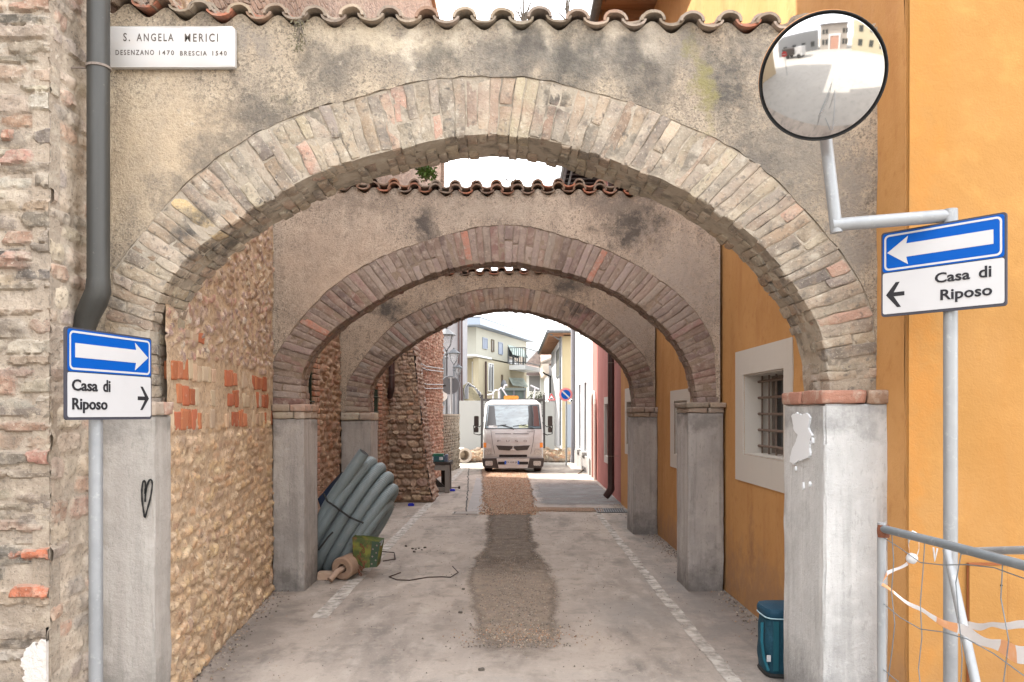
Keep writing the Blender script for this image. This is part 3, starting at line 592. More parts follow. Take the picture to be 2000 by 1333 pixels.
# ------------------------------------------------------------------ the three arches
ARCH = {
 1: dict(y=d1, t=.40, w=.058, xl=-2.26, xr=2.005,
   intr=[(297, 795), (291, 700), (292, 652), (295, 617), (305, 588), (326, 548), (376, 494), (439, 443), (504, 400), (560, 369), (602, 347), (658, 324), (715, 307), (767, 294), (810, 284), (860, 273), (900, 266), (963, 262), (1038, 268), (1090, 279), (1139, 294), (1190, 311), (1240, 332), (1304, 356), (1345, 376), (1386, 403), (1423, 428), (1473, 464), (1506, 498), (1535, 535), (1555, 563), (1576, 592), (1596, 629), (1611, 671), (1617, 712), (1621, 765)],
   extr=[(215, 795), (205, 700), (203, 640), (204, 590), (208, 556), (222, 522), (247, 492), (272, 460), (300, 428), (345, 374), (400, 325), (431, 303), (463, 280), (504, 256), (557, 232), (614, 211), (661, 198), (715, 186), (778, 167), (825, 157), (870, 151), (916, 149), (987, 148), (1040, 151), (1071, 156), (1105, 165), (1173, 184), (1240, 201), (1291, 222), (1335, 243), (1375, 258), (1415, 278), (1456, 304), (1497, 332), (1539, 374), (1572, 411), (1600, 440), (1634, 481), (1662, 518), (1687, 559), (1706, 605), (1712, 650), (1714, 700), (1716, 765)]),
 2: dict(y=d2, t=.30, w=.060, xl=-2.30, xr=1.955,
   intr=[(590, 792), (587, 744), (599, 705), (620, 675), (650, 645), (680, 622), (725, 594), (770, 567), (815, 546), (860, 530), (905, 519), (950, 513), (1005, 512), (1050, 520), (1110, 534), (1170, 554), (1215, 577), (1260, 606), (1299, 640), (1326, 673), (1344, 705), (1356, 744), (1363, 790)],
   extr=[(522, 792), (523, 745), (527, 715), (548, 675), (575, 638), (605, 602), (635, 571), (671, 543), (710, 519), (755, 497), (800, 480), (845, 466), (890, 453), (935, 443), (980, 438), (1005, 438), (1050, 447), (1110, 462), (1155, 477), (1200, 494), (1230, 509), (1260, 527), (1305, 557), (1344, 591), (1374, 627), (1392, 663), (1400, 699), (1403, 745), (1404, 790)]),
 3: dict(y=d3, t=.38, w=.062, xl=-2.42, xr=1.965,
   intr=[(720, 805), (720, 765), (734, 735), (764, 700), (800, 674), (830, 654), (875, 630), (920, 613), (960, 606), (990, 603), (1035, 608), (1080, 620), (1110, 632), (1155, 658), (1194, 686), (1221, 717), (1236, 750), (1241, 797)],
   extr=[(672, 805), (673, 765), (680, 742), (698, 714), (720, 685), (755, 645), (785, 622), (830, 600), (890, 576), (935, 565), (980, 560), (1005, 560), (1050, 567), (1095, 578), (1140, 595), (1170, 613), (1200, 637), (1230, 664), (1258, 694), (1274, 729), (1280, 760), (1281, 797)]),
}
def resamp(pts, n, sm=2):
    p = np.array(pts, float); s = np.r_[0, np.cumsum(np.linalg.norm(np.diff(p, axis=0), axis=1))]; s /= s[-1]
    t = np.linspace(0, 1, 241); q = np.c_[np.interp(t, s, p[:, 0]), np.interp(t, s, p[:, 1])]
    for _ in range(sm * 6): q[1:-1] = (q[:-2] + 2 * q[1:-1] + q[2:]) / 4
    s = np.r_[0, np.cumsum(np.linalg.norm(np.diff(q, axis=0), axis=1))]; L_ = s[-1]; s /= L_
    return lambda u: np.array([np.interp(u, s, q[:, 0]), np.interp(u, s, q[:, 1])]), L_
pal1 = [(0.180, 0.151, 0.129), (0.248, 0.178, 0.129), (0.390, 0.323, 0.245), (0.301, 0.247, 0.187), (0.330, 0.275, 0.212), (0.286, 0.237, 0.184), (0.323, 0.247, 0.180), (0.263, 0.223, 0.180), (0.346, 0.282, 0.212), (0.301, 0.227, 0.161), (0.233, 0.196, 0.161), (0.323, 0.261, 0.194), (0.308, 0.220, 0.161), (0.293, 0.247, 0.194), (0.315, 0.261, 0.200)]
pal2 = [(0.265, 0.199, 0.172), (0.291, 0.232, 0.200), (0.239, 0.148, 0.124), (0.225, 0.167, 0.141), (0.199, 0.141, 0.118), (0.252, 0.187, 0.159), (0.179, 0.129, 0.111), (0.239, 0.161, 0.131), (0.159, 0.115, 0.103), (0.265, 0.206, 0.179), (0.218, 0.129, 0.106)]
pal3 = [(0.255, 0.203, 0.165), (0.242, 0.168, 0.137), (0.268, 0.231, 0.198), (0.204, 0.153, 0.124), (0.179, 0.133, 0.108), (0.230, 0.181, 0.148), (0.159, 0.119, 0.103), (0.211, 0.147, 0.115), (0.140, 0.112, 0.099), (0.190, 0.112, 0.095)]
ROOTS = {}
LBL = {1: 'nearest and largest brick arch across the lane, carrying the marble plaque',
       2: 'middle brick arch across the lane with pinkish voussoirs, framed by the nearest arch',
       3: 'farthest and smallest brick arch across the lane, in front of the white truck'}
def tile_arc(mb, ax, ay, az, bx, by, bz, hw, hh, th, up, col, taper=.88, n=9):
    V = []; rings = []
    for (cx, cy, cz, k) in ((ax, ay, az, 1.0), (bx, by, bz, taper)):
        for (w_, h_) in ((hw * k, hh * k), (hw * k - th, hh * k - th)):
            for i in range(n + 1):
                a = math.pi * i / n
                V.append((cx - w_ * math.cos(a), cy, cz + (h_ * math.sin(a) if up else -h_ * math.sin(a)) ))
    m = n + 1; Fc = []
    O, I, O2, I2 = 0, m, 2 * m, 3 * m
    for i in range(n):
        Fc += [(O + i, O + i + 1, O2 + i + 1, O2 + i), (I + i + 1, I + i, I2 + i, I2 + i + 1), (O + i + 1, O + i, I + i, I + i + 1), (O2 + i, O2 + i + 1, I2 + i + 1, I2 + i)]
    Fc += [(O, O2, I2, I), (O + n, I + n, I2 + n, O2 + n)]
    V = np.array(V); V = V + np.stack([vnoise(V, 25, 3), vnoise(V, 25, 4), vnoise(V, 25, 5)], 1) * .003
    mb.add(V, Fc, col)
palt = [(0.284, 0.221, 0.162), (0.246, 0.184, 0.137), (0.321, 0.252, 0.188), (0.208, 0.162, 0.124), (0.284, 0.180, 0.124), (0.359, 0.288, 0.222), (0.255, 0.207, 0.162)]
palt2 = [(.19, .115, .08), (.15, .095, .07), (.23, .13, .09), (.26, .12, .075), (.17, .12, .09)]
def make_arch(k, root, M_pl, M_br, M_mo, pal, ztop, pitch, T, amp):
    A = ARCH[k]; y = A['y']; t = A['t']; w = A['w']
    conv = lambda pts: [((p[0] - 1000) * y / F, EYE + (808 - p[1]) * y / F) for p in pts]
    fi, Li = resamp(conv(A['intr']), 0); fe, Le = resamp(conv(A['extr']), 0)
    # mortar core
    mo = MB(); n = 160; us = np.linspace(0, 1, n + 1)
    I = np.array([fi(u) for u in us]); E = np.array([fe(u) for u in us]); D = E - I; D /= np.linalg.norm(D, axis=1)[:, None]
    nz = np.array([vnoise(np.array([[u * 60, k, 0]]), 1.0, 3)[0] for u in us])
    Ii = I + D * (.006 + .004 * nz[:, None])
    yf = y + .0085
    ys = [yf, yf + t * .33, yf + t * .66, y + t - .004]
    V = []
    for i in range(n + 1): V += [(E[i][0], yf, E[i][1]), ((E[i][0] + Ii[i][0]) / 2, yf + .003 * nz[i], (E[i][1] + Ii[i][1]) / 2)] + [(Ii[i][0], yy, Ii[i][1]) for yy in ys] + [(E[i][0], y + t - .004, E[i][1])]
    c = 7; Fc = [(i * c + j, i * c + j + 1, (i + 1) * c + j + 1, (i + 1) * c + j) for i in range(n) for j in range(6)]
    mo.add(V, Fc); ring = mo.build('arch_ring', M_mo, root)
    # voussoirs: one mesh of the ring's bricks
    br = MB(); nb = int(round(Li / w)); g_ = .0022 / Li
    edge = [(i + (random.uniform(-.12, .12) if 0 < i < nb else 0)) / nb for i in range(nb + 1)]
    def corner(u, r, yy):
        a = fi(u); b = fe(u); return (a[0] + (b[0] - a[0]) * r, yy, a[1] + (b[1] - a[1]) * r)
    for i in range(nb):
        u0, u1 = edge[i] + g_, edge[i + 1] - g_
        ch = random.random(); rm = random.uniform(.38, .62)
        radial = [(0, 1)] if ch < .62 else [(0, rm - .015), (rm + .015, 1)]
        for (r0, r1) in radial:
            jr = random.uniform(-.028, .03) if r0 == 0 else 0; je = random.uniform(-.035, .012) if r1 == 1 else 0
            dy = random.uniform(-.003, .007); col = pick(pal)
            rr = random.random()
            if k == 1 and rr < .04: col = (.52, .38, .20)
            elif k == 1 and rr < .08: col = (.40, .25, .19)
            elif k == 2 and rr < .035: col = (.38, .17, .12)
            tw = random.uniform(-.25, .25) * (u1 - u0) * .3
            c8 = [corner(u0, r0 + jr, y + dy + .001), corner(u1, r0 + jr, y + dy + .001), corner(u1, r0 + jr, y + .13), corner(u0, r0 + jr, y + .13),
                  corner(u0 + tw, r1 + je, y + dy), corner(u1 + tw, r1 + je, y + dy), corner(u1, r1 + je, y + .13), corner(u0, r1 + je, y + .13)]
            rough_brick(br, c8, col, amp, T, 17, k * 10)
        y0 = y + .137; cuts = [y0, y0 + (t - .137) * random.choice([.35, .5, .65]), y + t]
        for a, b in zip(cuts[:-1], cuts[1:]):
            jr = random.uniform(-.05, .05) if k == 1 else random.uniform(-.02, .03); col = pick(pal)
            c8 = [corner(u0, jr, a + .004), corner(u1, jr, a + .004), corner(u1, jr, b - .004), corner(u0, jr, b - .004),
                  corner(u0, .35, a + .004), corner(u1, .35, a + .004), corner(u1, .35, b - .004), corner(u0, .35, b - .004)]
            rough_brick(br, c8, col, amp, T3, 17, k * 10)
    o = br.build('voussoir_bricks', M_br, ring, smooth='auto')
    # plaster wall above the ring
    xe = np.array([E[i][0] for i in range(n + 1)]); ze = np.array([E[i][1] for i in range(n + 1)])
    xs = np.arange(A['xl'], A['xr'] + .001, .022); xs[-1] = A['xr']
    # monotone lookup for the outer edge of the ring
    order = np.argsort(xe); bot = np.interp(xs, xe[order], ze[order])
    bot = np.where(xs < xe.min() + .02, ze[0], bot); bot = np.where(xs > xe.max() - .02, ze[-1], bot)
    bot = bot + np.array([.007 * vnoise(np.array([[x * 18, k, 1]]), 1.0, 8)[0] for x in xs])
    ph = A.get('ph', 0.0)
    top = np.array([ztop(x) + .032 * math.cos(2 * math.pi * (x - ph) / pitch) - .008 for x in xs])
    pw = MB(); rows = 46; V = []
    for x, zb, zt in zip(xs, bot, top):
        V.append((x, y + .05, zb)); V.append((x, y + .012, zb - .001))
        for j in range(rows + 1): V.append((x, y, zb + (zt - zb) * j / rows))
    V = np.array(V); c = rows + 3
    dn = fbm(V, 2.2, 3 * k) * .007 + fbm(V, 9, 3 * k + 1) * .0022
    V[:, 1] += dn
    Fc = [(i * c + j, (i + 1) * c + j, (i + 1) * c + j + 1, i * c + j + 1) for i in range(len(xs) - 1) for j in range(c - 1)]
    pw.add(V, Fc)
    # back sheet, top bedding, ends
    for i in range(len(xs) - 1):
        a, b = xs[i], xs[i + 1]
        pw.quad((a, y + t, bot[i]), (a, y + t, top[i]), (b, y + t, top[i + 1]), (b, y + t, bot[i + 1]))
        zr0, zr1 = ztop(a) + .03, ztop(b) + .03
        pw.quad((a, y + .002, top[i]), (b, y + .002, top[i + 1]), (b, y + t / 2, zr1), (a, y + t / 2, zr0)); pw.quad((a, y + t / 2, zr0), (b, y + t / 2, zr1), (b, y + t, top[i + 1]), (a, y + t, top[i]))
    for x, i in ((xs[0], 0), (xs[-1], -1)): pw.quad((x, y, bot[i]), (x, y, top[i]), (x, y + t, top[i]), (x, y + t, bot[i]))
    pw.build('rendered_wall', M_pl, root, smooth='auto')
    # coping of barrel tiles
    tl = MB(); x = ph + pitch * math.ceil((A['xl'] + .05 - ph) / pitch); sl = .10
    while x < A['xr'] - .02:
        for side in (0, 1):
            for row in (1, 0):
                L_ = .24
                if side == 0: ya = y - .055 + row * .17 + random.uniform(-.012, .012); yb = ya + L_; 
                else: ya = y + t + .055 - row * .17; yb = ya - L_
                base = ztop(x) + .004; dpt = (ya - (y - .055)) if side == 0 else ((y + t + .055) - ya)
                za = base + dpt * sl + row * .002; zb = za + L_ * sl
                jx = random.uniform(-.006, .006); jz = random.uniform(-.005, .007)
                red = random.random()
                tile_arc(tl, x + pitch / 2 + jx, ya + .01, za + .012 + jz, x + pitch / 2, yb, zb + .012 + jz, pitch * .345, .040, .013, False, (.36, .14, .085) if red < .22 else pick(palt if k == 1 else palt2), .9)
                tile_arc(tl, x + jx, ya, za + jz, x - jx, yb, zb + jz, pitch * .33, .058 if k == 1 else .066, .015, True, pick(palt if k == 1 else palt2), .88)
        x += pitch
    tl.build('tile_coping', M_tile, root, smooth='auto')
    return fi, fe
def rough_block(mb, a, b, amp, step, seed, col=(1, 1, 1), ns=3):
    """box with subdivided, slightly uneven faces and worn edges"""
    a = np.array(a, float); b = np.array(b, float); L_ = b - a
    def ln(l):
        m = max(1, int(l / (step if l < 1 else step * .6))); e = min(.012, l * .1); return sorted(set([0, e] + [l * i / m for i in range(1, m)] + [l - e, l]))
    ax = [ln(v) for v in L_]; idx = {}; V = []; Fc = []
    def vid(p):
        if p not in idx: idx[p] = len(V); V.append(p)
        return idx[p]
    for d in range(3):
        e, f = (d + 1) % 3, (d + 2) % 3
        for s_, end in ((0, 0.0), (1, L_[d])):
            for i in range(len(ax[e]) - 1):
                for j in range(len(ax[f]) - 1):
                    q = []
                    for (u, v) in ((ax[e][i], ax[f][j]), (ax[e][i + 1], ax[f][j]), (ax[e][i + 1], ax[f][j + 1]), (ax[e][i], ax[f][j + 1])):
                        p = [0, 0, 0]; p[d] = end; p[e] = u; p[f] = v; q.append(vid(tuple(p)))
                    Fc.append(tuple(q) if s_ else tuple(q[::-1]))
    V = np.array(V); on = np.stack([(V[:, k] == 0) | (V[:, k] == L_[k]) for k in range(3)], 1); ne = on.sum(1)
    sg = np.stack([np.where(V[:, k] == 0, 1, -1) for k in range(3)], 1)
    Wp = V + a; wear = (np.abs(vnoise(Wp, 9, seed + 4)) * .014 + np.clip(vnoise(Wp, 23, seed + 6), .25, 1) * .022 - .003) * (ne >= 2)
    Vn = V + on * sg * wear[:, None] * .7
    Wp = Vn + a
    Wp = Wp + np.stack([fbm(Wp, ns, seed), fbm(Wp, ns, seed + 1), fbm(Wp, ns, seed + 2) * .3], 1) * amp
    mb.add(Wp, Fc, col)
def pillar(root, x0, x1, y0, y1, ztop, m, capz, cappal, m_cap, over, seed, label):
    mb = MB(); rough_block(mb, (x0, y0, -.02), (x1, y1, ztop), .005, .07, seed)
    o = mb.build('pillar', m, root, smooth='auto')
    if label: o['label'] = label
    cb = MB(); zc = ztop + .002
    for (za, zb, ov) in capz:
        for (ya, yb) in ((y0 - ov, (y0 + y1) / 2), ((y0 + y1) / 2 + .006, y1 + ov)):
            x = x0 - ov
            while x < x1 + ov - .02:
                l = min(random.uniform(.13, .27), x1 + ov - x)
                if x1 + ov - (x + l) < .06: l = x1 + ov - x
                c = pick(cappal); e = random.uniform(-.006, .008)
                rough_brick(cb, [(x + .003, ya - e, za), (x + l - .003, ya - e, za), (x + l - .003, yb, za), (x + .003, yb, za), (x + .003, ya - e, zb), (x + l - .003, ya - e, zb), (x + l - .003, yb, zb), (x + .003, yb, zb)], c, .005, T4, 20, seed)
                x += l
    cb.build('capital', m_cap, o, smooth=True)
    return o
random.seed(21)
r1 = thing('brick_arch', (0, d1, 0), LBL[1], 'arch', 'brick arches spanning the lane')
r2 = thing('brick_arch', (0, d2, 0), LBL[2], 'arch', 'brick arches spanning the lane')
r3 = thing('brick_arch', (0, d3, 0), LBL[3], 'arch', 'brick arches spanning the lane')
ARCH[1]['ph'] = (909 - 1000) * d1 / F; ARCH[2]['ph'] = (931 - 1000) * d2 / F; ARCH[3]['ph'] = (980 - 1000) * d3 / F
z1 = lambda x: np.interp(x, [-2.3, -1.95, -1.5, -.7, .8, 2.0], [3.86, 3.83, 3.80, 3.795, 3.745, 3.745]) + .012 * math.sin(x * 2.1)
z2 = lambda x: 3.73 - .012 * x + .012 * math.sin(x * 3)
z3 = lambda x: 3.585 + .012 * math.sin(x * 2.5)
make_arch(1, r1, M_pl1, M_brick_v, M_mortar, pal1, z1, .2035, T4, .0095)
make_arch(2, r2, M_pl2, M_brick_r, M_mortar2, pal2, z2, .192, T4, .0065)
make_arch(3, r3, M_pl3, M_brick_r, M_mortar2, pal3, z3, .203, T3, .004)
palr = [(0.328, 0.164, 0.119), (0.312, 0.197, 0.147), (0.359, 0.229, 0.172), (0.281, 0.139, 0.102)]
palm = [(.40, .33, .26), (.36, .28, .22), (.44, .38, .31), (.38, .24, .18)]
palg2 = [(.27, .22, .18), (.30, .25, .205), (.24, .20, .165), (.32, .25, .19)]
# right then left pillars
p1r = pillar(r1, 1.648, 1.998, 4.21, 4.83, 1.70, M_cem1, [(1.702, 1.775, .012)], palr, M_capred, .012, 1, 'pale grey rendered pillar with red brick capital and a white paint splash')
p1l = pillar(r1, -2.19, -1.905, 4.24, 4.455, 1.64, M_cem1L, [(1.642, 1.712, .01)], palm, M_capred, .01, 2, 'pale rendered pillar with a black heart drawn on it')
p2r = pillar(r2, 1.635, 1.962, 7.38, 7.90, 1.655, M_cem2, [(1.657, 1.70, .008), (1.702, 1.752, .022)], palg2, M_brick_r, .01, 3, None)
p2l = pillar(r2, -2.22, -1.928, 7.38, 7.90, 1.60, M_cem2, [(1.602, 1.665, .004), (1.667, 1.735, .012)], palm, M_brick_r, .01, 4, None)
p3r = pillar(r3, 1.655, 1.985, 10.85, 11.42, 1.60, M_cem2, [(1.602, 1.66, .004), (1.662, 1.735, .016)], palg2, M_brick_r, .01, 5, None)
p3l = pillar(r3, -2.33, -1.925, 10.85, 11.42, 1.555, M_cem2, [(1.557, 1.66, .012)], palm, M_brick_r, .01, 6, None)
# heart drawn on the left pillar, white splash on the right one
def ribbon(mb, pts, w, z0, z1, fr):
    O, U, Vv, N = fr; pts = [Vector((p[0], p[1])) for p in pts]; n = len(pts); A = []; B = []
    for i in range(n):
        t = (pts[min(i + 1, n - 1)] - pts[max(i - 1, 0)]).normalized(); q = Vector((-t.y, t.x)) * w * random.uniform(.38, .58)
        A.append(pts[i] + q); B.append(pts[i] - q)
    V = [tuple(O + U * p.x + Vv * p.y + N * z1) for p in A] + [tuple(O + U * p.x + Vv * p.y + N * z1) for p in B]
    mb.add(V, [(i, n + i, n + i + 1, i + 1) for i in range(n - 1)])
fr = (Vector((0, 4.232, 0)), Vector((1, 0, 0)), Vector((0, 0, 1)), Vector((0, -1, 0)))
hp = [(283, 965), (285, 948), (283, 938), (279, 942), (277, 958), (278, 980), (281, 1000), (283, 1014), (288, 996), (295, 970), (298, 948), (297, 938), (292, 937), (287, 950), (284, 968), (284, 985)]
sm = []
for i in range(len(hp) - 1):
    for j in range(4): sm.append((hp[i][0] + (hp[i + 1][0] - hp[i][0]) * j / 4, hp[i][1] + (hp[i + 1][1] - hp[i][1]) * j / 4))
for _ in range(2): sm = [sm[0]] + [((a[0] + 2 * b[0] + c[0]) / 4, (a[1] + 2 * b[1] + c[1]) / 4) for a, b, c in zip(sm[:-2], sm[1:-1], sm[2:])] + [sm[-1]]
hb = MB(); ribbon(hb, [((x - 1000) * 4.232 / F, EYE + (808 - y_) * 4.232 / F) for x, y_ in sm], .010, 0, .002, fr)
hb.build('heart_drawing', M_black, p1l)
sb = MB(); fr = (Vector((0, 4.205, 0)), Vector((1, 0, 0)), Vector((0, 0, 1)), Vector((0, -1, 0)))
out = [(1545, 812), (1556, 806), (1566, 812), (1574, 806), (1582, 816), (1578, 835), (1585, 850), (1580, 868), (1582, 890), (1572, 898), (1560, 900), (1550, 908), (1542, 902), (1546, 880), (1552, 868), (1558, 850), (1550, 838)]
# the splash lies on the reveal facing the lane
sb2 = MB(); X = 1.6425; pts = []; frs = (Vector((X, 0, 0)), Vector((0, -1, 0)), Vector((0, 0, 1)), Vector((-1, 0, 0)))
for (px, py) in out:
    dd = X * F / (px - 1000); pts.append((-dd, EYE + (808 - py) * dd / F))
p2 = []
for i in range(len(pts)):
    a, b = pts[i], pts[(i + 1) % len(pts)]
    for j in range(5): p2.append((a[0] + (b[0] - a[0]) * j / 5 + random.uniform(-.006, .006), a[1] + (b[1] - a[1]) * j / 5 + random.uniform(-.004, .004)))
ar_ = sum(p2[i][0] * p2[(i + 1) % len(p2)][1] - p2[(i + 1) % len(p2)][0] * p2[i][1] for i in range(len(p2)))
if ar_ < 0: p2 = p2[::-1]
sb2.prism(frs, p2, -.02, .001)
for (cy_, cz_, r_) in ((4.40, 1.26, .010), (4.50, 1.24, .013), (4.62, 1.33, .009), (4.36, 1.50, .010)):
    sb2.prism(frs, [(-cy_ + r_ * math.cos(a) * random.uniform(.6, 1.2), cz_ + r_ * 1.6 * math.sin(a) * random.uniform(.6, 1.2)) for a in np.linspace(0, 6.283, 11)[:-1]], -.02, .0015)
sb2.build('paint_splash', mat('white_paint_splash', (.66, .68, .70), .6), p1r)

# ------------------------------------------------------------------ left side: stone house, lane wall, buttress, low wall
# tall brick building along the lane (upper part plain, seen only at a grazing angle)
lw = thing('brick_house', (-2.6, 11, 0), 'tall old brick and rubble building along the left side of the lane', 'house')
Aw, Bw = (-1.925, 4.43), (-2.235, 7.44)           # first bay
Cw = (-2.30, 7.9); Dw = (-2.36, 10.9); Ew = (-2.42, 11.4); Fw = (-2.30, 15.0); Gw = (-1.86, 21.3)
NL = lambda A, B: tuple(Vector((B[1] - A[1], -(B[0] - A[0]), 0)).normalized())
mb = MB()
pal_s = [(0.448, 0.300, 0.177), (0.416, 0.276, 0.164), (0.499, 0.351, 0.219), (0.346, 0.221, 0.136), (0.467, 0.286, 0.164), (0.591, 0.443, 0.297), (0.366, 0.257, 0.177), (0.508, 0.351, 0.198)]
pal_u = [(0.326, 0.226, 0.186), (0.294, 0.202, 0.170), (0.389, 0.278, 0.232), (0.357, 0.230, 0.186), (0.473, 0.365, 0.319), (0.273, 0.192, 0.170), (0.378, 0.211, 0.170)]
LB = math.hypot(Bw[0] - Aw[0], Bw[1] - Aw[1]); NB_ = NL(Aw, Bw)
fb = lambda s_, z_: (Aw[0] + (Bw[0] - Aw[0]) * s_ / LB, Aw[1] + (Bw[1] - Aw[1]) * s_ / LB, z_)
L1 = lay(LB, 0, .80, (.05, .12), (.06, .20), (.006, .030), pal_s, .012, 2.6, .30, .020, .12)
L1 += [(random.uniform(0, LB), random.uniform(.05, .95), random.uniform(.015, .035), random.uniform(.012, .028), random.uniform(-1, 1), 2.2, random.uniform(.008, .026), pick(pal_s)) for _ in range(260)]
L1 += lay(LB, .80, 1.57, (.048, .066), (.10, .27), (.001, .011), pal_s, .006, 4.5, .05, .006, .24)
L1 += [(random.uniform(0, LB), random.uniform(.80, 1.5), random.uniform(.012, .030), random.uniform(.012, .026), random.uniform(-1, 1), 2.2, random.uniform(.006, .018), pick(pal_s)) for _ in range(120)]
L1 += lay(LB, 2.0, 4.3, (.03, .09), (.03, .12), (.002, .018), pal_u, .010, 2.4, .5, .03, .30)
L1 += [(random.uniform(0, LB), random.uniform(2.0, 4.2), random.uniform(.010, .030), random.uniform(.010, .030), random.uniform(-1, 1), 2.2, random.uniform(.006, .022), pick([(.55, .48, .40), (.48, .40, .32), (.36, .26, .2)])) for _ in range(260)]
hf_wall(mb, fb, NB_, LB, -.02, 4.4, .011, L1, (.44, .32, .21), seed=3, base_amp=.008)
mb.build('rubble_face', M_relief_l, lw, smooth=True)
rb = MB(); Av = Vector((Aw[0], Aw[1], 0)); Uv = (Vector((Bw[0], Bw[1], 0)) - Av); Lv = Uv.length; Uv.normalize(); Nv = Vector(NL(Aw, Bw))
redp = [(0.385, 0.126, 0.056), (0.340, 0.104, 0.048), (0.414, 0.155, 0.074), (0.370, 0.118, 0.059)]; tanp = [(.50, .39, .27), (.44, .34, .24), (.40, .30, .21), (.46, .32, .22)]
z = 1.54; row = 0
while z < 2.14:
    s = .02 + random.uniform(0, .06); hh = .15 if row < 3 else .10
    while s < Lv - .05:
        l = random.uniform(.065, .15) if row < 3 else random.uniform(.10, .22)
        cz = z + hh / 2
        clus = math.sin(s * 5.3 + row * .9 - .6) + .5 * math.sin(s * 17 + row) > .12
        if row >= 3 and not (.3 < s < .75): s += l; continue
        col = pick(redp) if clus else pick(tanp)
        if random.random() > (.10 if clus else .35) and not (row < 3 and .95 < s < 1.25):
            p0 = Av + Uv * (s + .006); p1 = Av + Uv * (s + l - .006); hN = .003 + random.uniform(0, .009); bk = -.04
            zb_, zt_ = z + .008 + random.uniform(-.006, .012), z + hh - .010 + random.uniform(-.035, .006)
            c8 = [p0 + Nv * bk, p1 + Nv * bk, p1 + Nv * hN, p0 + Nv * hN]
            rough_brick(rb, [(c.x, c.y, zb_) for c in c8] + [(c.x, c.y, zt_) for c in c8], col, .004, T3, 18, 3)
        s += l
    z += hh; row += 1
rb.build('red_brick_patch', mat('patch_brick', attr=True, rough=.95, layers=[(30, (.55, .42, .30), .60, .74, .5), (8, (.30, .13, .07), .55, .75, .4)], bumps=[(30, .006)]), lw, smooth=True)
# second bay with barred slit window
def bay(A, B, y_lo, z1_, win, palS, seed, zst=3.6):
    N_ = NL(A, B); L_ = math.hypot(B[0] - A[0], B[1] - A[1])
    mbx = MB(); holes = [win] if win else []
    skip = (lambda s, z: win[0] - .32 < s < win[1] + .36 and z < win[3] + .3) if win else None
    fbx = lambda s_, z_: (A[0] + (B[0] - A[0]) * s_ / L_, A[1] + (B[1] - A[1]) * s_ / L_, z_)
    hf_wall(mbx, fbx, N_, L_, -.02, z1_, .022, lay(L_, 0, z1_, (.05, .10), (.06, .17), (.008, .038), palS, .012, 2.8, .25, .014, .10, skip), (.29, .20, .14), seed=seed, base_amp=.012, holes=holes)
    mbx.build('rubble_face', M_relief_r, lw, smooth=True)
    if win:
        A3 = Vector((A[0], A[1], 0)); U = (Vector((B[0], B[1], 0)) - A3).normalized(); Nn = Vector(N_)
        jb = MB(); zc = 0
        while zc < win[3] + .28:
            for (s0, s1) in ((win[0] - .30, win[0] - .0), (win[1] + .0, win[1] + .34)):
                if zc > win[3]: s0, s1 = (win[0] - .3, win[0] + (win[1] - win[0]) / 2) if s0 < win[0] else (win[0] + (win[1] - win[0]) / 2, win[1] + .34)
                cut = random.choice([0, .12, .2])
                for (a, b) in (((s0, s1),) if not cut else ((s0, s0 + cut), (s0 + cut + .008, s1))):
                    c8 = [A3 + U * (a + .003) - Nn * .06, A3 + U * (b - .003) - Nn * .06, A3 + U * (b - .003) + Nn * .030, A3 + U * (a + .003) + Nn * .030]
                    jz = random.uniform(0, .01)
                    rough_brick(jb, [(c.x, c.y, zc + .004) for c in c8] + [(c.x, c.y, zc + .058 + jz * .2) for c in c8], pick([(.34, .15, .09), (.30, .17, .11), (.40, .20, .12), (.36, .26, .18)]), .004, T3, 18, seed)
            zc += .066
        jb.build('brick_jamb', M_brick_r, lw, smooth=True)
        wd = MB(); c = [A3 + U * win[0] - Nn * .22, A3 + U * win[1] - Nn * .22]
        wd.quad((c[0].x, c[0].y, win[2]), (c[1].x, c[1].y, win[2]), (c[1].x, c[1].y, win[3]), (c[0].x, c[0].y, win[3]))
        for s_ in (win[0], win[1]):
            a = A3 + U * s_; b = a - Nn * .22; wd.quad((a.x, a.y, win[2]), (b.x, b.y, win[2]), (b.x, b.y, win[3]), (a.x, a.y, win[3]))
        wo = wd.build('window', M_dark, lw)
        bars = MB(); m_ = 5
        for i in range(m_):
            p = A3 + U * (win[0] + (win[1] - win[0]) * (i + .5) / m_) + Nn * .012
            bars.tube([(p.x, p.y, win[2]), (p.x, p.y, win[3])], .009, 6)
        for zz in (win[2] + (win[3] - win[2]) * .25, win[2] + (win[3] - win[2]) * .75):
            a = A3 + U * (win[0] - .03) + Nn * .026; b = A3 + U * (win[1] + .05) + Nn * .026; bars.tube([(a.x, a.y, zz), (b.x, b.y, zz)], .008, 6)
        bars.build('window_bars', mat('dark_green_iron', (.03, .045, .03), .6), wo)
palb = [(.32, .20, .13), (.28, .17, .12), (.38, .26, .18), (.26, .17, .12), (.40, .30, .22), (.34, .18, .12)]
bay(Cw, Dw, 7.9, 4.4, (.72, 1.32, 1.55, 2.50), palb, 21)
bay(Ew, Fw, 11.4, 4.4, (2.02, 2.40, 1.55, 2.06), palb, 31)
bay((Fw[0], Fw[1]), Gw, 15, 4.4, None, [(.40, .23, .165), (.36, .20, .145), (.44, .28, .21), (.46, .34, .27), (.33, .18, .13)], 41, 4.3)
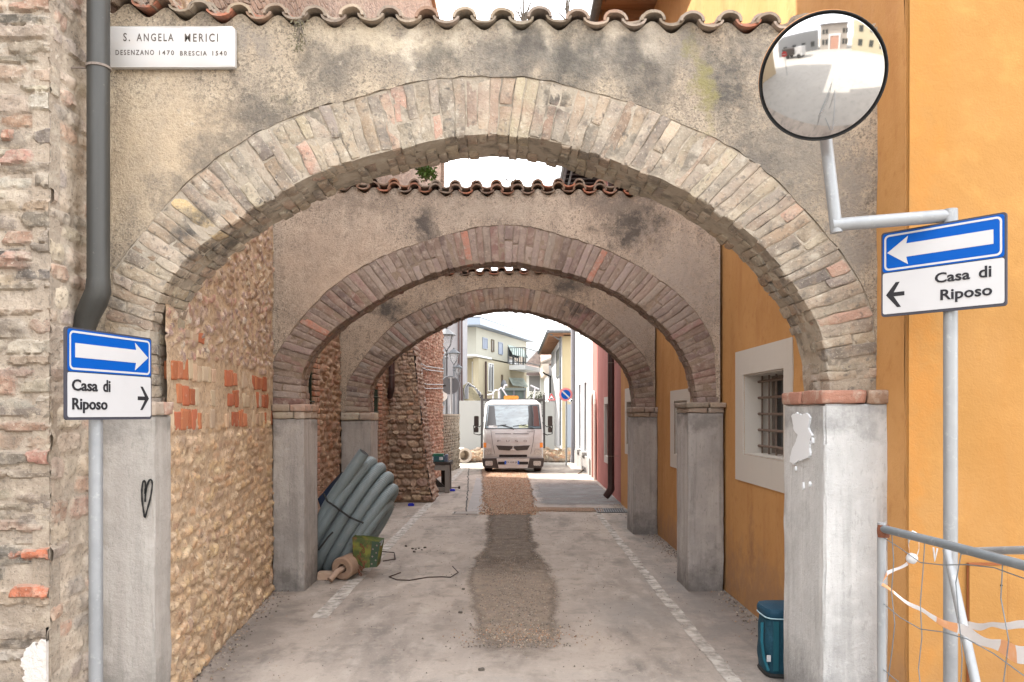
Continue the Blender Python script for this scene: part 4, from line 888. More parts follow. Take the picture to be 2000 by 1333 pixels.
# upper storeys
up = MB()
for A, B, zt, th in (((-2.42, 3.9), (-2.24, 7.44), 11.4, 4), ((-2.24, 7.44), (-2.36, 10.9), 10.0, 4), ((-2.36, 10.9), (-2.3, 15.0), 10.0, 4), ((-2.3, 15.0), (-1.86, 21.3), 11.8, 4)):
    N_ = NL(A, B); panel(up, A, B, 4.25, zt, N_, .02, .18, 3, seed=9)
    up.hexa([(A[0] - .12, A[1], 0), (B[0] - .12, B[1], 0), (B[0] - th, B[1], 0), (A[0] - th, A[1], 0), (A[0] - .12, A[1], zt), (B[0] - .12, B[1], zt), (B[0] - th, B[1], zt), (A[0] - th, A[1], zt)])
up.build('upper_wall', M_upper, lw)
ev = MB(); ev.box((-5.5, 3.6, 11.4), (-2.2, 7.44, 11.5)); ev.box((-5.5, 7.45, 10.0), (-2.2, 14.99, 10.1)); ev.box((-5.5, 15.0, 11.8), (-1.9, 21.6, 11.95)); ev.build('eave', M_wood, lw)
en = MB(); en.box((-1.98, 21.0, 4.4), (-1.80, 21.32, 12)); en.build('corner_strip', M_upper, lw)

# near stone house at the left edge of the picture
sh = thing('stone_house', (-3.4, 4, 0), 'weathered grey stone house corner at the left edge, with a white paint patch', 'house')
palh = [(0.124, 0.110, 0.095), (0.364, 0.324, 0.275), (0.166, 0.142, 0.118), (0.265, 0.214, 0.167), (0.225, 0.183, 0.146), (0.304, 0.251, 0.197), (0.198, 0.164, 0.131), (0.330, 0.283, 0.227), (0.291, 0.214, 0.161), (0.185, 0.154, 0.126), (0.277, 0.176, 0.126), (0.318, 0.251, 0.185), (0.245, 0.207, 0.167)]
m1 = MB(); XC = -2.27
LH = XC + 2.85
L2 = lay(LH, 0, 1.1, (.05, .11), (.12, .34), (.004, .022), palh, .006, 4.0, .05, .010, .12) + lay(LH, 1.1, 4.6, (.04, .10), (.12, .38), (.005, .026), palh, .005, 4.0, .05, .010, .08)
L2 = [l for l in L2 if not (l[1] < .45 and l[0] > LH - .42)]
for (px0, px1, py, hh, c_) in ((28, 112, 1082, .055, (.46, .16, .09)), (24, 110, 1157, .06, (.46, .17, .10)), (46, 100, 893, .07, (.34, .18, .14)), (0, 60, 305, .075, (.36, .21, .165)), (0, 20, 262, .05, (.40, .2, .14)), (10, 60, 500, .04, (.38, .24, .19))):
    a = P(px0, py, 3.88); b = P(px1, py, 3.88); L2.append(((a.x + b.x) / 2 + 2.85, a.z, (b.x - a.x) / 2, hh / 2, random.uniform(-.02, .02), 6, .034, c_))
hf_wall(m1, lambda s_, z_: (-2.85 + s_, 3.90, z_), (0, -1, 0), LH + .012, -.02, 4.6, .0095, L2, (.36, .30, .24), seed=8, base_amp=.010)
L3 = lay(.55, 0, 4.6, (.06, .13), (.10, .26), (.003, .018), [(.44, .35, .27), (.40, .31, .24), (.48, .40, .31), (.42, .28, .21), (.36, .30, .25)], .012, 4, .10, .008, .15)
hf_wall(m1, lambda s_, z_: (XC, 3.90 + s_, z_), (1, 0, 0), .55, -.02, 4.6, .0125, L3, (.42, .345, .27), seed=9, base_amp=.010)
m1.box((-3.2, 3.96, 0), (XC - .06, 4.62, 4.6), (.36, .30, .24)); m1.box((XC - .075, 3.893, 0), (XC + .006, 3.99, 4.6), (.34, .28, .22)); m1.box((-9, 3.95, 0), (-3.21, 8, 11.4)); m1.box((-3.2, 3.96, 4.61), (XC - .03, 4.62, 11.4))
m1.build('stone_wall', M_relief, sh, smooth='auto')
wp = MB(); fr = (Vector((0, 3.880, 0)), Vector((1, 0, 0)), Vector((0, 0, 1)), Vector((0, -1, 0)))
random.seed(5)
outw = [(38, 1300), (44, 1278), (58, 1262), (66, 1256), (72, 1262), (80, 1250), (96, 1252), (100, 1238), (122, 1236), (132, 1228), (150, 1230), (152, 1250), (146, 1262), (151, 1290), (140, 1320), (130, 1345), (60, 1345), (42, 1325), (48, 1312)]
od = []
for i in range(len(outw)):
    a, b = outw[i], outw[(i + 1) % len(outw)]
    for j in range(5): od.append((a[0] + (b[0] - a[0]) * j / 5 + random.uniform(-2.6, 2.6), a[1] + (b[1] - a[1]) * j / 5 + random.uniform(-2.6, 2.6)))
ow = [((x - 1000) * 3.87 / F, EYE + (808 - y_) * 3.87 / F) for x, y_ in od][::-1]
wp.prism(fr, [(min(p[0], XC + .004), p[1]) for p in ow], -.05, .009); wp.build('paint_patch', mat('white_patch', (.68, .64, .60), .9, bumps=[(14, .02), (50, .008)]), sh)

# buttress leaning on the brick house
bt = thing('stone_buttress', (-1.9, 15.2, 0), 'battered rubble buttress leaning on the left wall beyond the last arch', 'buttress')
bm_ = MB(); V = []; rows = 40; y0b, y1b = 14.75, 15.9
def bx(z): return np.interp(z, [0, .25, 2.88, 3.6], [-1.47, -1.53, -1.85, -2.05])
zs = np.linspace(-.02, 3.6, rows + 1); cols = 12
def sheetgrid(mb, fn, nu, nv, flip=False):
    V = np.array([fn(i / nu, j / nv) for j in range(nv + 1) for i in range(nu + 1)])
    Dn = np.stack([fbm(V, 5, 50), fbm(V, 5, 51), 0 * V[:, 0]], 1) * .018; V = V + Dn
    Fc = [(j * (nu + 1) + i, j * (nu + 1) + i + 1, (j + 1) * (nu + 1) + i + 1, (j + 1) * (nu + 1) + i) for j in range(nv) for i in range(nu)]
    mb.add(V, [f[::-1] for f in Fc] if flip else Fc)
yfb = lambda z: y0b + z * .03
palbt = [(0.336, 0.228, 0.162), (0.288, 0.192, 0.138), (0.396, 0.288, 0.204), (0.360, 0.216, 0.144), (0.264, 0.192, 0.144), (0.456, 0.348, 0.264), (0.360, 0.252, 0.192)]
LBt = lay(.95, 0, 1.5, (.07, .17), (.10, .30), (.015, .055), palbt, .012, 3, .12, .014, .05) + lay(.95, 1.5, 3.6, (.045, .09), (.10, .30), (.01, .03), palbt, .010, 3.5, .10, .01, .12)
hf_wall(bm_, lambda s_, z_: (-2.35 + (bx(z_) + 2.35) * s_ / .95, yfb(z_), z_), (0, -1, 0), .95, -.02, 3.6, .014, LBt, (.25, .175, .125), seed=12, base_amp=.016)
LBs = lay(1.15, 0, 3.6, (.05, .12), (.10, .25), (.01, .03), [(.36, .26, .2), (.40, .3, .24), (.32, .22, .17)], .012, 3, .12, .012, .08)
hf_wall(bm_, lambda s_, z_: (bx(z_), yfb(z_) + (y1b - yfb(z_)) * s_ / 1.15, z_), (1, 0, .1), 1.15, -.02, 3.6, .02, LBs, (.33, .24, .18), seed=13, base_amp=.014)
sheetgrid(bm_, lambda u, v: (-2.35 + (bx(3.6) + 2.35) * u, yfb(3.6) + (y1b - yfb(3.6)) * v, 3.59), 6, 6)
sheetgrid(bm_, lambda u, v: (-2.35 + (bx(3.6 * v) + 2.35) * u, y1b, 3.6 * v - .01), 4, 20, True)
bm_.build('masonry_body', M_relief_r, bt, smooth=True)
# low wall and its overgrown end
lo = thing('low_garden_wall', (-1.8, 22.6, 0), 'low weathered rubble wall beyond the brick house, under the street lamps', 'wall')
l1 = MB(); A_, B_ = (-1.88, 21.3), (-1.60, 24.1); panel(l1, A_, B_, -.02, 1.58, NL(A_, B_), .03, .08, 4)
l1.hexa([(A_[0] - .05, A_[1], 0), (B_[0] - .05, B_[1], 0), (B_[0] - .4, B_[1], 0), (A_[0] - .4, A_[1], 0), (A_[0] - .05, A_[1], 1.58), (B_[0] - .05, B_[1], 1.58), (B_[0] - .4, B_[1], 1.58), (A_[0] - .4, A_[1], 1.58)])
l1.hexa([(A_[0] + .03, A_[1], 1.585), (B_[0] + .03, B_[1], 1.585), (B_[0] - .45, B_[1] + .03, 1.585), (A_[0] - .45, A_[1], 1.585), (A_[0] + .03, A_[1], 1.63), (B_[0] + .03, B_[1], 1.63), (B_[0] - .45, B_[1] + .03, 1.63), (A_[0] - .45, A_[1], 1.63)])
courses(l1, A_, B_, 0, 1.55, NL(A_, B_), (.07, .12), (.08, .2), (.01, .04), [(.6, .6, .6), (.8, .8, .75), (1, 1, 1)], .02, 2.8, .1, .2)
l1.build('wall_body', mat('low_wall', (.26, .215, .165), .97, layers=[(4, (.34, .29, .23), .45, .7, .7), (12, (.12, .105, .08), .5, .7, .7), ((6, 6, 2), (.07, .07, .05), .56, .75, .6)], bumps=[(16, .02), (60, .01)]), lo)

# downpipes on the left
def downpipe(name, x, y, ztop, zb, r_, m, foot, brackets, label, cat='downpipe', anchor=(0, 1, 0)):
    t_ = thing(name, (x, y, 0), label, cat, None); mb = MB()
    pts = [(x, y, ztop), (x, y, zb + .12)]; mb.tube(pts, r_, 20)
    mb.build('pipe', m, t_, smooth='auto')
    el = MB(); k = [Vector((x, y, zb + .14)), Vector((x, y, zb + .08)), Vector((x + foot[0] * .25, y + foot[1] * .25, zb + .03)), Vector((x + foot[0] * .7, y + foot[1] * .7, zb - .04)), Vector((x + foot[0], y + foot[1], zb + foot[2]))]
    el.tube(k, [r_ * 1.04, r_ * 1.12, r_ * 1.16, r_ * 1.08, r_ * .98], 20); el.build('elbow', m, t_, smooth='auto')
    for z in brackets[:3]:
        b_ = MB(); b_.lathe((x, y, z), [(r_ + .001, -.006), (r_ + .006, -.006), (r_ + .006, .006), (r_ + .001, .006)], 20)
        b_.tube([(x + anchor[0] * r_, y + anchor[1] * r_, z), (x + anchor[0] * (r_ + .13), y + anchor[1] * (r_ + .13), z)], .005, 6)
        b_.build('bracket', M_iron, t_)
    return t_
downpipe('drain_pipe', -2.13, 4.10, 4.6, 2.20, .055, M_downpipe, (-.11, .06, -.12), [3.43], 'dark grey downpipe with elbow above the left direction sign', anchor=(-1, 0, 0))
downpipe('drain_pipe', -2.20, 14.55, 4.4, 2.05, .055, M_brownpipe, (-.06, .15, -.10), [2.35], 'brown downpipe ending above ground in front of the rubble buttress')
downpipe('drain_pipe', 1.86, 14.95, 7.0, .16, .062, M_brownpipe, (-.10, .02, -.08), [.85, 2.6, 4.2], 'dark brown downpipe with curved foot on the right, between orange and pink walls', anchor=(1, 0, 0))
# pale cables on the far brick wall
for (dz, nm) in ((0, 0), (-.10, 1), (.42, 2), (.34, 3)):
    cb = MB(); cb.tube([(-2.10 + .03, 16.9, 2.36 + dz), (-2.0, 18.6, 2.33 + dz), (-1.83, 21.2, 2.42 + dz)], .010, 6); o = cb.build('wall_cable', M_galv)
    tag(o, ['upper cable of the lower pair on the far brick wall', 'lowest pale cable on the far left brick wall', 'topmost pale cable on the far left brick wall', 'lower cable of the upper pair on the far brick wall'][nm], 'cable')

# ------------------------------------------------------------------ right side: orange house, pink house, white house
oh = thing('orange_house', (2, 4, 0), 'orange rendered house along the right side of the lane, with white framed barred windows', 'house')
XR = 1.985
wins = [(5.62, 7.05, 1.07, 2.19, 5.80, 6.82, 1.30, 1.98), (8.85, 9.95, .99, 1.93, 9.0, 9.72, 1.15, 1.80), (12.85, 13.95, .95, 2.08, 13.0, 13.75, 1.12, 1.85)]
mb = MB()
wallbox(mb, (XR, 14.5), (XR, 4.02), -.02, 7.3, .45, (-1, 0, 0), [(14.5 - w_[5], 14.5 - w_[4], w_[6], w_[7]) for w_ in wins], .25, .004, reveal=.30)
mb.box((XR + .46, 4.44, 0), (9, 14.5, 7.3)); mb.build('lane_wall', M_orange, oh)
mb = MB(); panel(mb, (XR + .003, 3.985), (9, 3.985), -.02, 7.6, (0, -1, 0), .005, .25, 2); mb.box((XR + .006, 4.0, -.02), (9, 4.016, 7.6)); mb.box((XR + .46, 4.017, -.02), (9, 4.43, 7.6)); mb.build('front_wall', M_orange_f, oh)
for (ya, yb, za, zb, oa, ob_, oc, od) in wins:
    s_ = MB(); X0 = XR - .008
    def fr4(y0, y1, z0, z1): s_.box((X0, y0, z0), (XR + .006, y1, z1))
    fr4(ya, yb, za, oc); fr4(ya, yb, od, zb); fr4(ya, oa, oc, od); fr4(ob_, yb, oc, od)
    # lining of the opening
    e = .012
    s_.box((XR + .007, oa + .001, oc + .001), (XR + .30, oa + e, od - .001)); s_.box((XR + .007, ob_ - e, oc + .001), (XR + .30, ob_ - .001, od - .001))
    s_.box((XR + .007, oa + e, oc + .001), (XR + .30, ob_ - e, oc + e)); s_.box((XR + .007, oa + e, od - e), (XR + .30, ob_ - e, od - .001))
    wo = s_.build('window', M_surround, oh)
    gl = MB(); gl.box((XR + .27, oa + e, oc + e), (XR + .285, ob_ - e, od - e)); gl.build('pane', M_glass, wo)
    f2 = MB(); ym = (oa + ob_) / 2
    for y_ in (oa + .03, ym, ob_ - .03): f2.box((XR + .235, y_ - .022, oc + e), (XR + .265, y_ + .022, od - e))
    for z_ in (oc + .03, od - .03): f2.box((XR + .236, oa + .055, z_ - .02), (XR + .264, ob_ - .055, z_ + .02))
    f2.build('frame', M_iron, wo)
    g_ = MB(); nb_ = 6
    for i in range(nb_):
        y_ = oa + .06 + (ob_ - oa - .12) * i / (nb_ - 1); g_.tube([(XR + .14, y_, oc + e), (XR + .14, y_ + random.uniform(-.004, .004), (oc + od) / 2), (XR + .14, y_, od - e)], .0085, 8)
    for i in range(5):
        z_ = oc + (od - oc) * (i + .55) / 5; g_.tube([(XR + .125, oa + e, z_), (XR + .122, (oa + ob_) / 2, z_ + random.uniform(-.004, .004)), (XR + .125, ob_ - e, z_)], .011, 8)
    g_.build('grille', mat('rusty_grille', (.17, .125, .10), .75, layers=[(30, (.10, .07, .055), .5, .7, .7)]), wo, smooth='auto')
ev = MB()
ev.box((1.25, 3.6, 7.48), (2.6, 14.5, 7.56))
for i in range(22): y_ = 4.0 + i * .5; ev.hexa([(1.30, y_, 7.36), (2.4, y_, 7.36), (2.4, y_ + .1, 7.36), (1.30, y_ + .1, 7.36), (1.30, y_, 7.475), (2.4, y_, 7.475), (2.4, y_ + .1, 7.475), (1.30, y_ + .1, 7.475)])
ev.build('eave', M_wood, oh)
gt = MB(); gt.tube([(1.20, 3.6, 7.44), (1.20, 14.5, 7.44)], .07, 12); gt.build('gutter', M_gutter, oh)
up_ = MB(); fr = (Vector((0, 3.98, 0)), Vector((1, 0, 0)), Vector((0, 0, 1)), Vector((0, -1, 0)))
a = P(1890, 1103, 3.98); b = P(1963, 1380, 3.98)
up_.box((a.x, 3.962, .20), (b.x, 3.979, a.z)); o = up_.build('meter_cabinet', M_orange_f)
tag(o, 'orange painted meter cabinet door set in the orange front wall, behind the barrier', 'meter cabinet')
mt = MB(); mt.box((a.x - .006, 3.958, a.z), (b.x + .006, 3.979, a.z + .010)); mt.box((a.x - .006, 3.970, .2), (a.x - .001, 3.979, a.z)); mt.box((b.x + .001, 3.970, .2), (b.x + .006, 3.979, a.z)); mt.build('frame', mat('brown_frame', (.24, .08, .03), .8), o)
kn = MB(); kn.lathe((b.x - .03, 3.961, a.z - .10), [(.006, 0), (.005, .004)], 8, (0, -1, 0)); kn.build('lock', M_black, o)
# pink house
ph_ = thing('pink_house', (2.05, 17, 0), 'dusty pink rendered house on the right beyond the orange one', 'house')
mb = MB(); PA, PB = (2.13, 21.0), (2.0, 14.52)
NP = tuple(-Vector(NL(PB, PA))); NP = (-abs(NP[0]), NP[1] if NP[0] < 0 else -NP[1], 0)
wallbox(mb, PA, PB, -.02, 7.3, .4, (-1, -.02, 0), [(3.85, 4.6, .75, 1.85)], .4, .01, reveal=.25); mb.box((2.6, 14.52, 0), (8, 21, 7.3)); mb.build('wall', M_pink, ph_)
w_ = MB(); 
def pinkpt(y): return 2.0 + (y - 14.52) * .02
yy0, yy1 = 21 - 4.6, 21 - 3.85
x_ = pinkpt(16.8)
w_.box((x_ - .05, yy0 - .13, .60), (x_ + .03, yy0 - .001, 2.0)); w_.box((x_ - .05, yy1 + .001, .60), (x_ + .03, yy1 + .13, 2.0)); w_.box((x_ - .05, yy0, 1.851), (x_ + .03, yy1, 2.0)); w_.box((x_ - .05, yy0, .60), (x_ + .03, yy1, .749))
wo = w_.build('window', M_surround, ph_); gl = MB(); gl.box((x_ + .2, yy0, .75), (x_ + .22, yy1, 1.85)); gl.build('pane', M_glass, wo)
dr = MB(); fr = (Vector((pinkpt(20.4) - .03, 19.75, 0)), Vector((0.02, 1, 0)).normalized(), Vector((0, 0, 1)), Vector((-1, .02, 0)).normalized())
arc = [(.9, 0), (.9, 1.75)] + [(.45 + .45 * math.cos(a_), 1.75 + .45 * math.sin(a_)) for a_ in np.linspace(0, math.pi, 12)[1:]] + [(0, 0)]
dr.prism((fr[0], fr[1] * -1 * -1, fr[2], fr[3]), [(p[0], p[1]) for p in arc], -.02, .02); dr.build('arched_door', mat('dark_red_door', (.22, .045, .03), .7), ph_)
fd = MB(); fd.tube([tuple(fr[0] + fr[1] * p[0] + fr[2] * p[1] + fr[3] * .03) for p in arc[:-1][::1]] + [tuple(fr[0] + fr[3] * .03)], .035, 6); fd.build('door_surround', M_surround, ph_)
ev = MB(); ev.box((1.3, 14.6, 7.48), (2.6, 21.2, 7.56))
for i in range(18): y_ = 14.7 + i * .36; ev.box((1.30, y_, 7.38), (2.4, y_ + .12, 7.475))
ev.build('eave', mat('dark_eave_wood', (.035, .03, .03), .8), ph_)
gt = MB(); gt.tube([(1.24, 14.6, 7.42), (1.24, 21.2, 7.42)], .075, 12); gt.tube([(1.40, 14.6, 7.33), (1.40, 21.2, 7.33)], .025, 8); gt.build('gutter', M_gutter, ph_)
# white house
wh = thing('white_house', (2.1, 24, 0), 'bright white rendered house in the sun past the pink house', 'house')
mb = MB(); WA, WB = (2.10, 26.5), (2.13, 21.02)
hs = [(1.35, 2.05, .55, 2.55), (3.15, 3.85, .55, 2.55), (1.6, 2.3, 4.3, 5.6), (3.3, 3.9, 4.3, 5.6)]
wallbox(mb, WA, WB, -.02, 7.3, .4, (-1, 0, 0), hs, .4, .004, reveal=.2); mb.box((2.54, 21.02, 0), (8, 26.5, 7.3)); mb.build('wall', M_white, wh)
for h in hs:
    g_ = MB(); g_.box((2.26, 26.5 - h[1], h[2]), (2.28, 26.5 - h[0], h[3])); wo = g_.build('window', M_glass, wh)
    s_ = MB(); s_.box((1.99, 26.5 - h[1] - .05, h[2] - .10), (2.30, 26.5 - h[0] + .05, h[2] - .002)); s_.build('sill', mat('stone_sill', (.3, .29, .28), .8), wo)
bb = MB(); bb.box((2.06, 21.3, .002), (2.09, 26.4, .45)); bb.build('plinth', M_slab, wh)
downpipe('drain_pipe', 2.02, 26.4, 7.3, .12, .07, mat('lilac_pipe', (.17, .165, .18), .5), (-.03, -.02, -.1), [2.9, 4.7], 'tall grey downpipe at the corner of the white house', anchor=(1, 0, 0))

# ------------------------------------------------------------------ plaque, direction signs, traffic mirror
Z = Vector((0, 0, 1))
pq = MB(); yq = 4.285; a = P(213, 131, yq); b = P(458, 51, yq)
rough_block(pq, (a.x, yq, a.z), (b.x, yq + .035, b.z), .0008, .08, 3)
po = pq.build('marble_plaque', M_marble, smooth='auto'); tag(po, 'white marble plaque with the saint\'s name, on the nearest arch beside the downpipe', 'plaque')
frq = (Vector((0, yq, 0)), Vector((1, 0, 0)), Z, Vector((0, -1, 0)))
def px2(px, py, y): p = P(px, py, y); return p.x, p.z
for s_, x0, x1, yb, yt in (('S.', 241, 254, 81, 65), ('ANGELA', 267, 339, 81, 66), ('MERICI', 361, 426, 82, 66), ('DESENZANO', 226, 301, 108, 98), ('1470', 311, 340, 108, 99), ('BRESCIA', 352, 404, 109, 100), ('1540', 415, 443, 109, 100)):
    u0, v0 = px2(x0, yb, yq); u1, v1 = px2(x1, yt, yq)
    text('lettering', s_, .05, frq, u0, v0, M_plq, po, width=u1 - u0, off=.0004, depth=.0008, n0=.0008, spacing=1.35, height=v1 - v0)
def direction_sign(A, B, z0, z1_, pole_t, pole_top, left, label, arm=False):
    A = Vector(A); B = Vector(B); U = (B - A); w = U.length; U.normalize(); N_ = Vector((U.y, -U.x, 0)); h = z1_ - z0
    base = A + U * (w * pole_t) - N_ * .045
    t_ = thing('direction_sign', (base.x, base.y, 0), label, 'road sign', 'one-way signs on grey poles')
    pm = MB(); pm.tube([(base.x, base.y, 0), (base.x, base.y, 1.0), (base.x, base.y, pole_top)], .030, 20); pm.build('pole', M_galv, t_, smooth='auto')
    O = Vector((A.x, A.y, z0)); fr = (O, U, Z, N_)
    pn = MB(); pn.prism(fr, rrect(-.008, -.012, w + .008, h + .008, .014), -.014, -.001); pno = pn.build('sign_panel', M_signedge, t_)
    br_ = MB()
    for v in (h * .2, h * .8): br_.prism(fr, rrect(w * .15, v - .018, w * .85, v + .018, .004), -.035, -.015)
    br_.build('bracket', M_galv, t_)
    hb_ = h * .52
    lo_ = MB(); lo_.prism(fr, rrect(0, 0, w, hb_ - .004, .010), -.001, .0012); lo_.build('white_plate', M_signwhite, pno)
    bl = MB(); bl.prism(fr, rrect(0, hb_, w, h, .012), -.001, .0012); bl.build('blue_plate', M_blue, pno)
    # white border
    i0, i1 = rrect(.008, hb_ + .007, w - .008, h - .007, .022), rrect(.017, hb_ + .016, w - .017, h - .016, .015)
    m_ = len(i0); bd = MB(); V = [tuple(O + U * p[0] + Z * p[1] + N_ * .0022) for p in i0 + i1]
    bd.add(V, [(i, (i + 1) % m_, m_ + (i + 1) % m_, m_ + i) for i in range(m_)]); bd.build('border', M_signwhite, pno)
    ah = h - hb_; cy = hb_ + ah / 2; s_ = 1 if left else -1
    fx = (lambda u: u) if left else (lambda u: w - u)
    arp = [(.022, 0), (.118, .36), (.110, .175), (w - .042, .175), (w - .042, -.165), (.110, -.165), (.118, -.36)]
    arp = [(fx(p[0]), cy + p[1] * ah) for p in arp];  arp = arp[::-1] if left else arp
    am = MB(); am.prism(fr, arp, .001, .0026); am.build('arrow', M_signwhite, pno)
    q = [(.016, .235), (.062, .385), (.080, .385), (.052, .262), (.102, .262), (.102, .212), (.052, .212), (.086, .075), (.068, .075)]
    if not left: q = [(.022 - .006, .235), (.062, .385), (.078, .385), (.046, .26), (.098, .26), (.098, .212), (.046, .212), (.080, .085), (.064, .085)]
    q = [(fx(p[0]), p[1] * h) for p in q]; q = q[::-1] if left else q
    bm2 = MB(); bm2.prism(fr, q, .001, .0026); bm2.build('small_arrow', M_signblack, pno)
    if left:
        text('lettering', 'Casa', .08, fr, .238, .312 * h, M_signblack, pno, width=.148, off=.0016, height=.046)
        text('lettering', 'di', .08, fr, .238 + .183, .312 * h, M_signblack, pno, width=.050, off=.0016, height=.050)
        text('lettering', 'Riposo', .08, fr, .262, .065 * h, M_signblack, pno, width=.212, off=.0016, height=.062)
    else:
        text('lettering', 'Casa', .08, fr, .022, .30 * h, M_signblack, pno, width=.155, off=.0016, height=.050)
        text('lettering', 'di', .08, fr, .022 + .190, .30 * h, M_signblack, pno, width=.046, off=.0016, height=.054)
        text('lettering', 'Riposo', .08, fr, .024, .045 * h, M_signblack, pno, width=.215, off=.0016, height=.066)
    return t_, base
direction_sign((-1.885, 3.377, 0), (-1.776, 3.913, 0), 1.634, 2.012, .41, 1.95, False, 'left one-way sign on a pole beside the heart drawing, its arrow pointing right')
rs, rbase = direction_sign((1.770, 3.80, 0), (2.103, 3.40, 0), 2.122, 2.503, .55, 2.575, True, 'right one-way sign on a tall pole by the orange wall, its arrow pointing left')
# traffic mirror carried by a bent tube on top of that pole
mc = P(1606, 152, 3.48)
mm = thing('traffic_mirror', tuple(mc), 'round convex traffic mirror on a bent grey tube above the right direction sign', 'traffic mirror')
pe = Vector((rbase.x, rbase.y, 2.56)); e2 = P(1612, 262, 3.72)
ar = MB(); ar.tube([pe - Z * .06, pe + Z * .0], .031, 18); ar.tube([pe + Vector((.012, 0, -.012)), P(1626, 440, 3.72)], .030, 18); ar.tube([P(1634, 455, 3.72), P(1628, 400, 3.72), e2, e2 + Z * .04 + Vector((0, -.005, 0)), mc + Vector((.01, .14, -.03)), mc + Vector((0, .02, 0))], .028, 18)
ar.build('bracket_arm', M_galv, mm, smooth='auto')
mn = Vector((-.25, -.86, -.46)).normalized(); Rm = .262
rm_ = MB(); rm_.lathe(mc, [(Rm - .004, -.006), (Rm - .001, .005), (Rm + .003, .002), (Rm + .003, -.008), (Rm + .001, -.020), (Rm - .012, -.024)], 64, mn); rm_.build('rim', M_rubber, mm, smooth=True)
bk = MB(); bk.lathe(mc, [(Rm + .002, -.020), (Rm + .004, -.030), (Rm - .02, -.060), (.12, -.085), (.0001, -.09)], 64, mn); bk.build('back_shell', mat('orange_plastic', (.50, .22, .07), .6), mm, smooth=True)
dm = MB(); Rc = .62; prof = []
for i in range(25):
    r_ = (Rm - .004) * (1 - i / 24); prof.append((max(r_, 1e-6), math.sqrt(Rc * Rc - r_ * r_) - math.sqrt(Rc * Rc - (Rm - .004) ** 2) - .003))
dm.lathe(mc, prof, 96, mn)
M_mirror = mat('mirror_surface', (.52, .515, .51), .06, metal=1.0); dmo = dm.build('mirror_dome', M_mirror, mm, smooth=True)

# ------------------------------------------------------------------ barrier of tubes and wire, with tape
A0 = P(1722, 1030, 2.60); A1 = P(2000, 1105, 1.94); dA = (A1 - A0); A2 = A0 + dA * 2.6
bf = thing('site_barrier', (A0.x, A0.y, 0), 'galvanised tube and wire site barrier at the lower right, running towards the viewer', 'barrier')
m_ = MB(); m_.tube([(A0.x, A0.y, 0), (A0.x, A0.y, .7), (A0.x, A0.y, A0.z + .015)], .0135, 16); m_.build('post', M_galv, bf, smooth='auto')
m_ = MB(); m_.tube([(A0.x + dA.x * 2.5, A0.y + dA.y * 2.5, 0), (A0.x + dA.x * 2.5, A0.y + dA.y * 2.5, A0.z)], .0135, 16); m_.build('post', M_galv, bf, smooth='auto')
m_ = MB(); m_.tube([A0 - Z * .004, A0 + dA * .5, A2], .0128, 16); m_.build('top_rail', M_rail, bf, smooth='auto')
m_ = MB(); q0 = P(1716, 1040, 2.60); m_.lathe(A0 + Vector((.004, -.004, -.012)), [(.018, -.02), (.020, 0), (.018, .02)], 12); m_.build('rusty_joint', M_rust, bf)
Uf = Vector((dA.x, dA.y, 0)).normalized(); Lf = Vector((dA.x, dA.y, 0)).length * 2.5
for i in range(9):
    s_ = .06 + i * Lf / 9 * .95; w_ = MB(); pts = []
    for j in range(14):
        zz = A0.z - .0 - j * A0.z / 13; b_ = .018 * math.sin(j * .8 + i * 2.1) * min(1, j / 3) + .012 * math.sin(j * 2.3 + i)
        pts.append((A0.x + Uf.x * (s_ + b_), A0.y + Uf.y * (s_ + b_) , zz))
    w_.tube(pts, .0016, 5); w_.build('wire', M_rail, bf)
for j in range(6):
    zz = A0.z - .03 - .215 * j; w_ = MB(); pts = []
    for i in range(16):
        s_ = Lf * i / 15; pts.append((A0.x + Uf.x * s_, A0.y + Uf.y * s_, zz - (.025 * math.sin(i * .9 + j) + .02) * min(1, i / 2)))
    w_.tube(pts, .0016, 5); w_.build('wire', M_rail, bf)
# second barrier behind: horizontal tube and brace
b0 = P(1880, 1077, 3.1); b1 = P(2000, 1075, 2.6)
bg = thing('site_barrier', (b0.x, b0.y, 0), 'second galvanised barrier behind, with a slanting brace beside the sign pole', 'barrier')
m_ = MB(); m_.tube([b0, b1, b1 + (b1 - b0) * 2], .014, 14); m_.build('top_rail', M_galv, bg, smooth='auto')
m_ = MB(); br0 = P(1850, 1075, 3.1); br1 = P(1908, 1345, 2.75); br2 = br0 + (br1 - br0) * (br0.z / max(.01, br0.z - br1.z)); m_.tube([br0, br1, br2], .0165, 14); m_.build('brace', M_galv, bg, smooth='auto')
c1 = b1 + (b1 - b0) * 2; m_ = MB(); m_.tube([c1, (c1.x, c1.y, 0)], .014, 12); m_.build('post', M_galv, bg)
M_tape = mat('barrier_tape', attr=True, rough=.6, layers=[(20, (.75, .72, .72), .55, .8, .3)])
OR = (.60, .30, .15); WH = (.60, .58, .58)
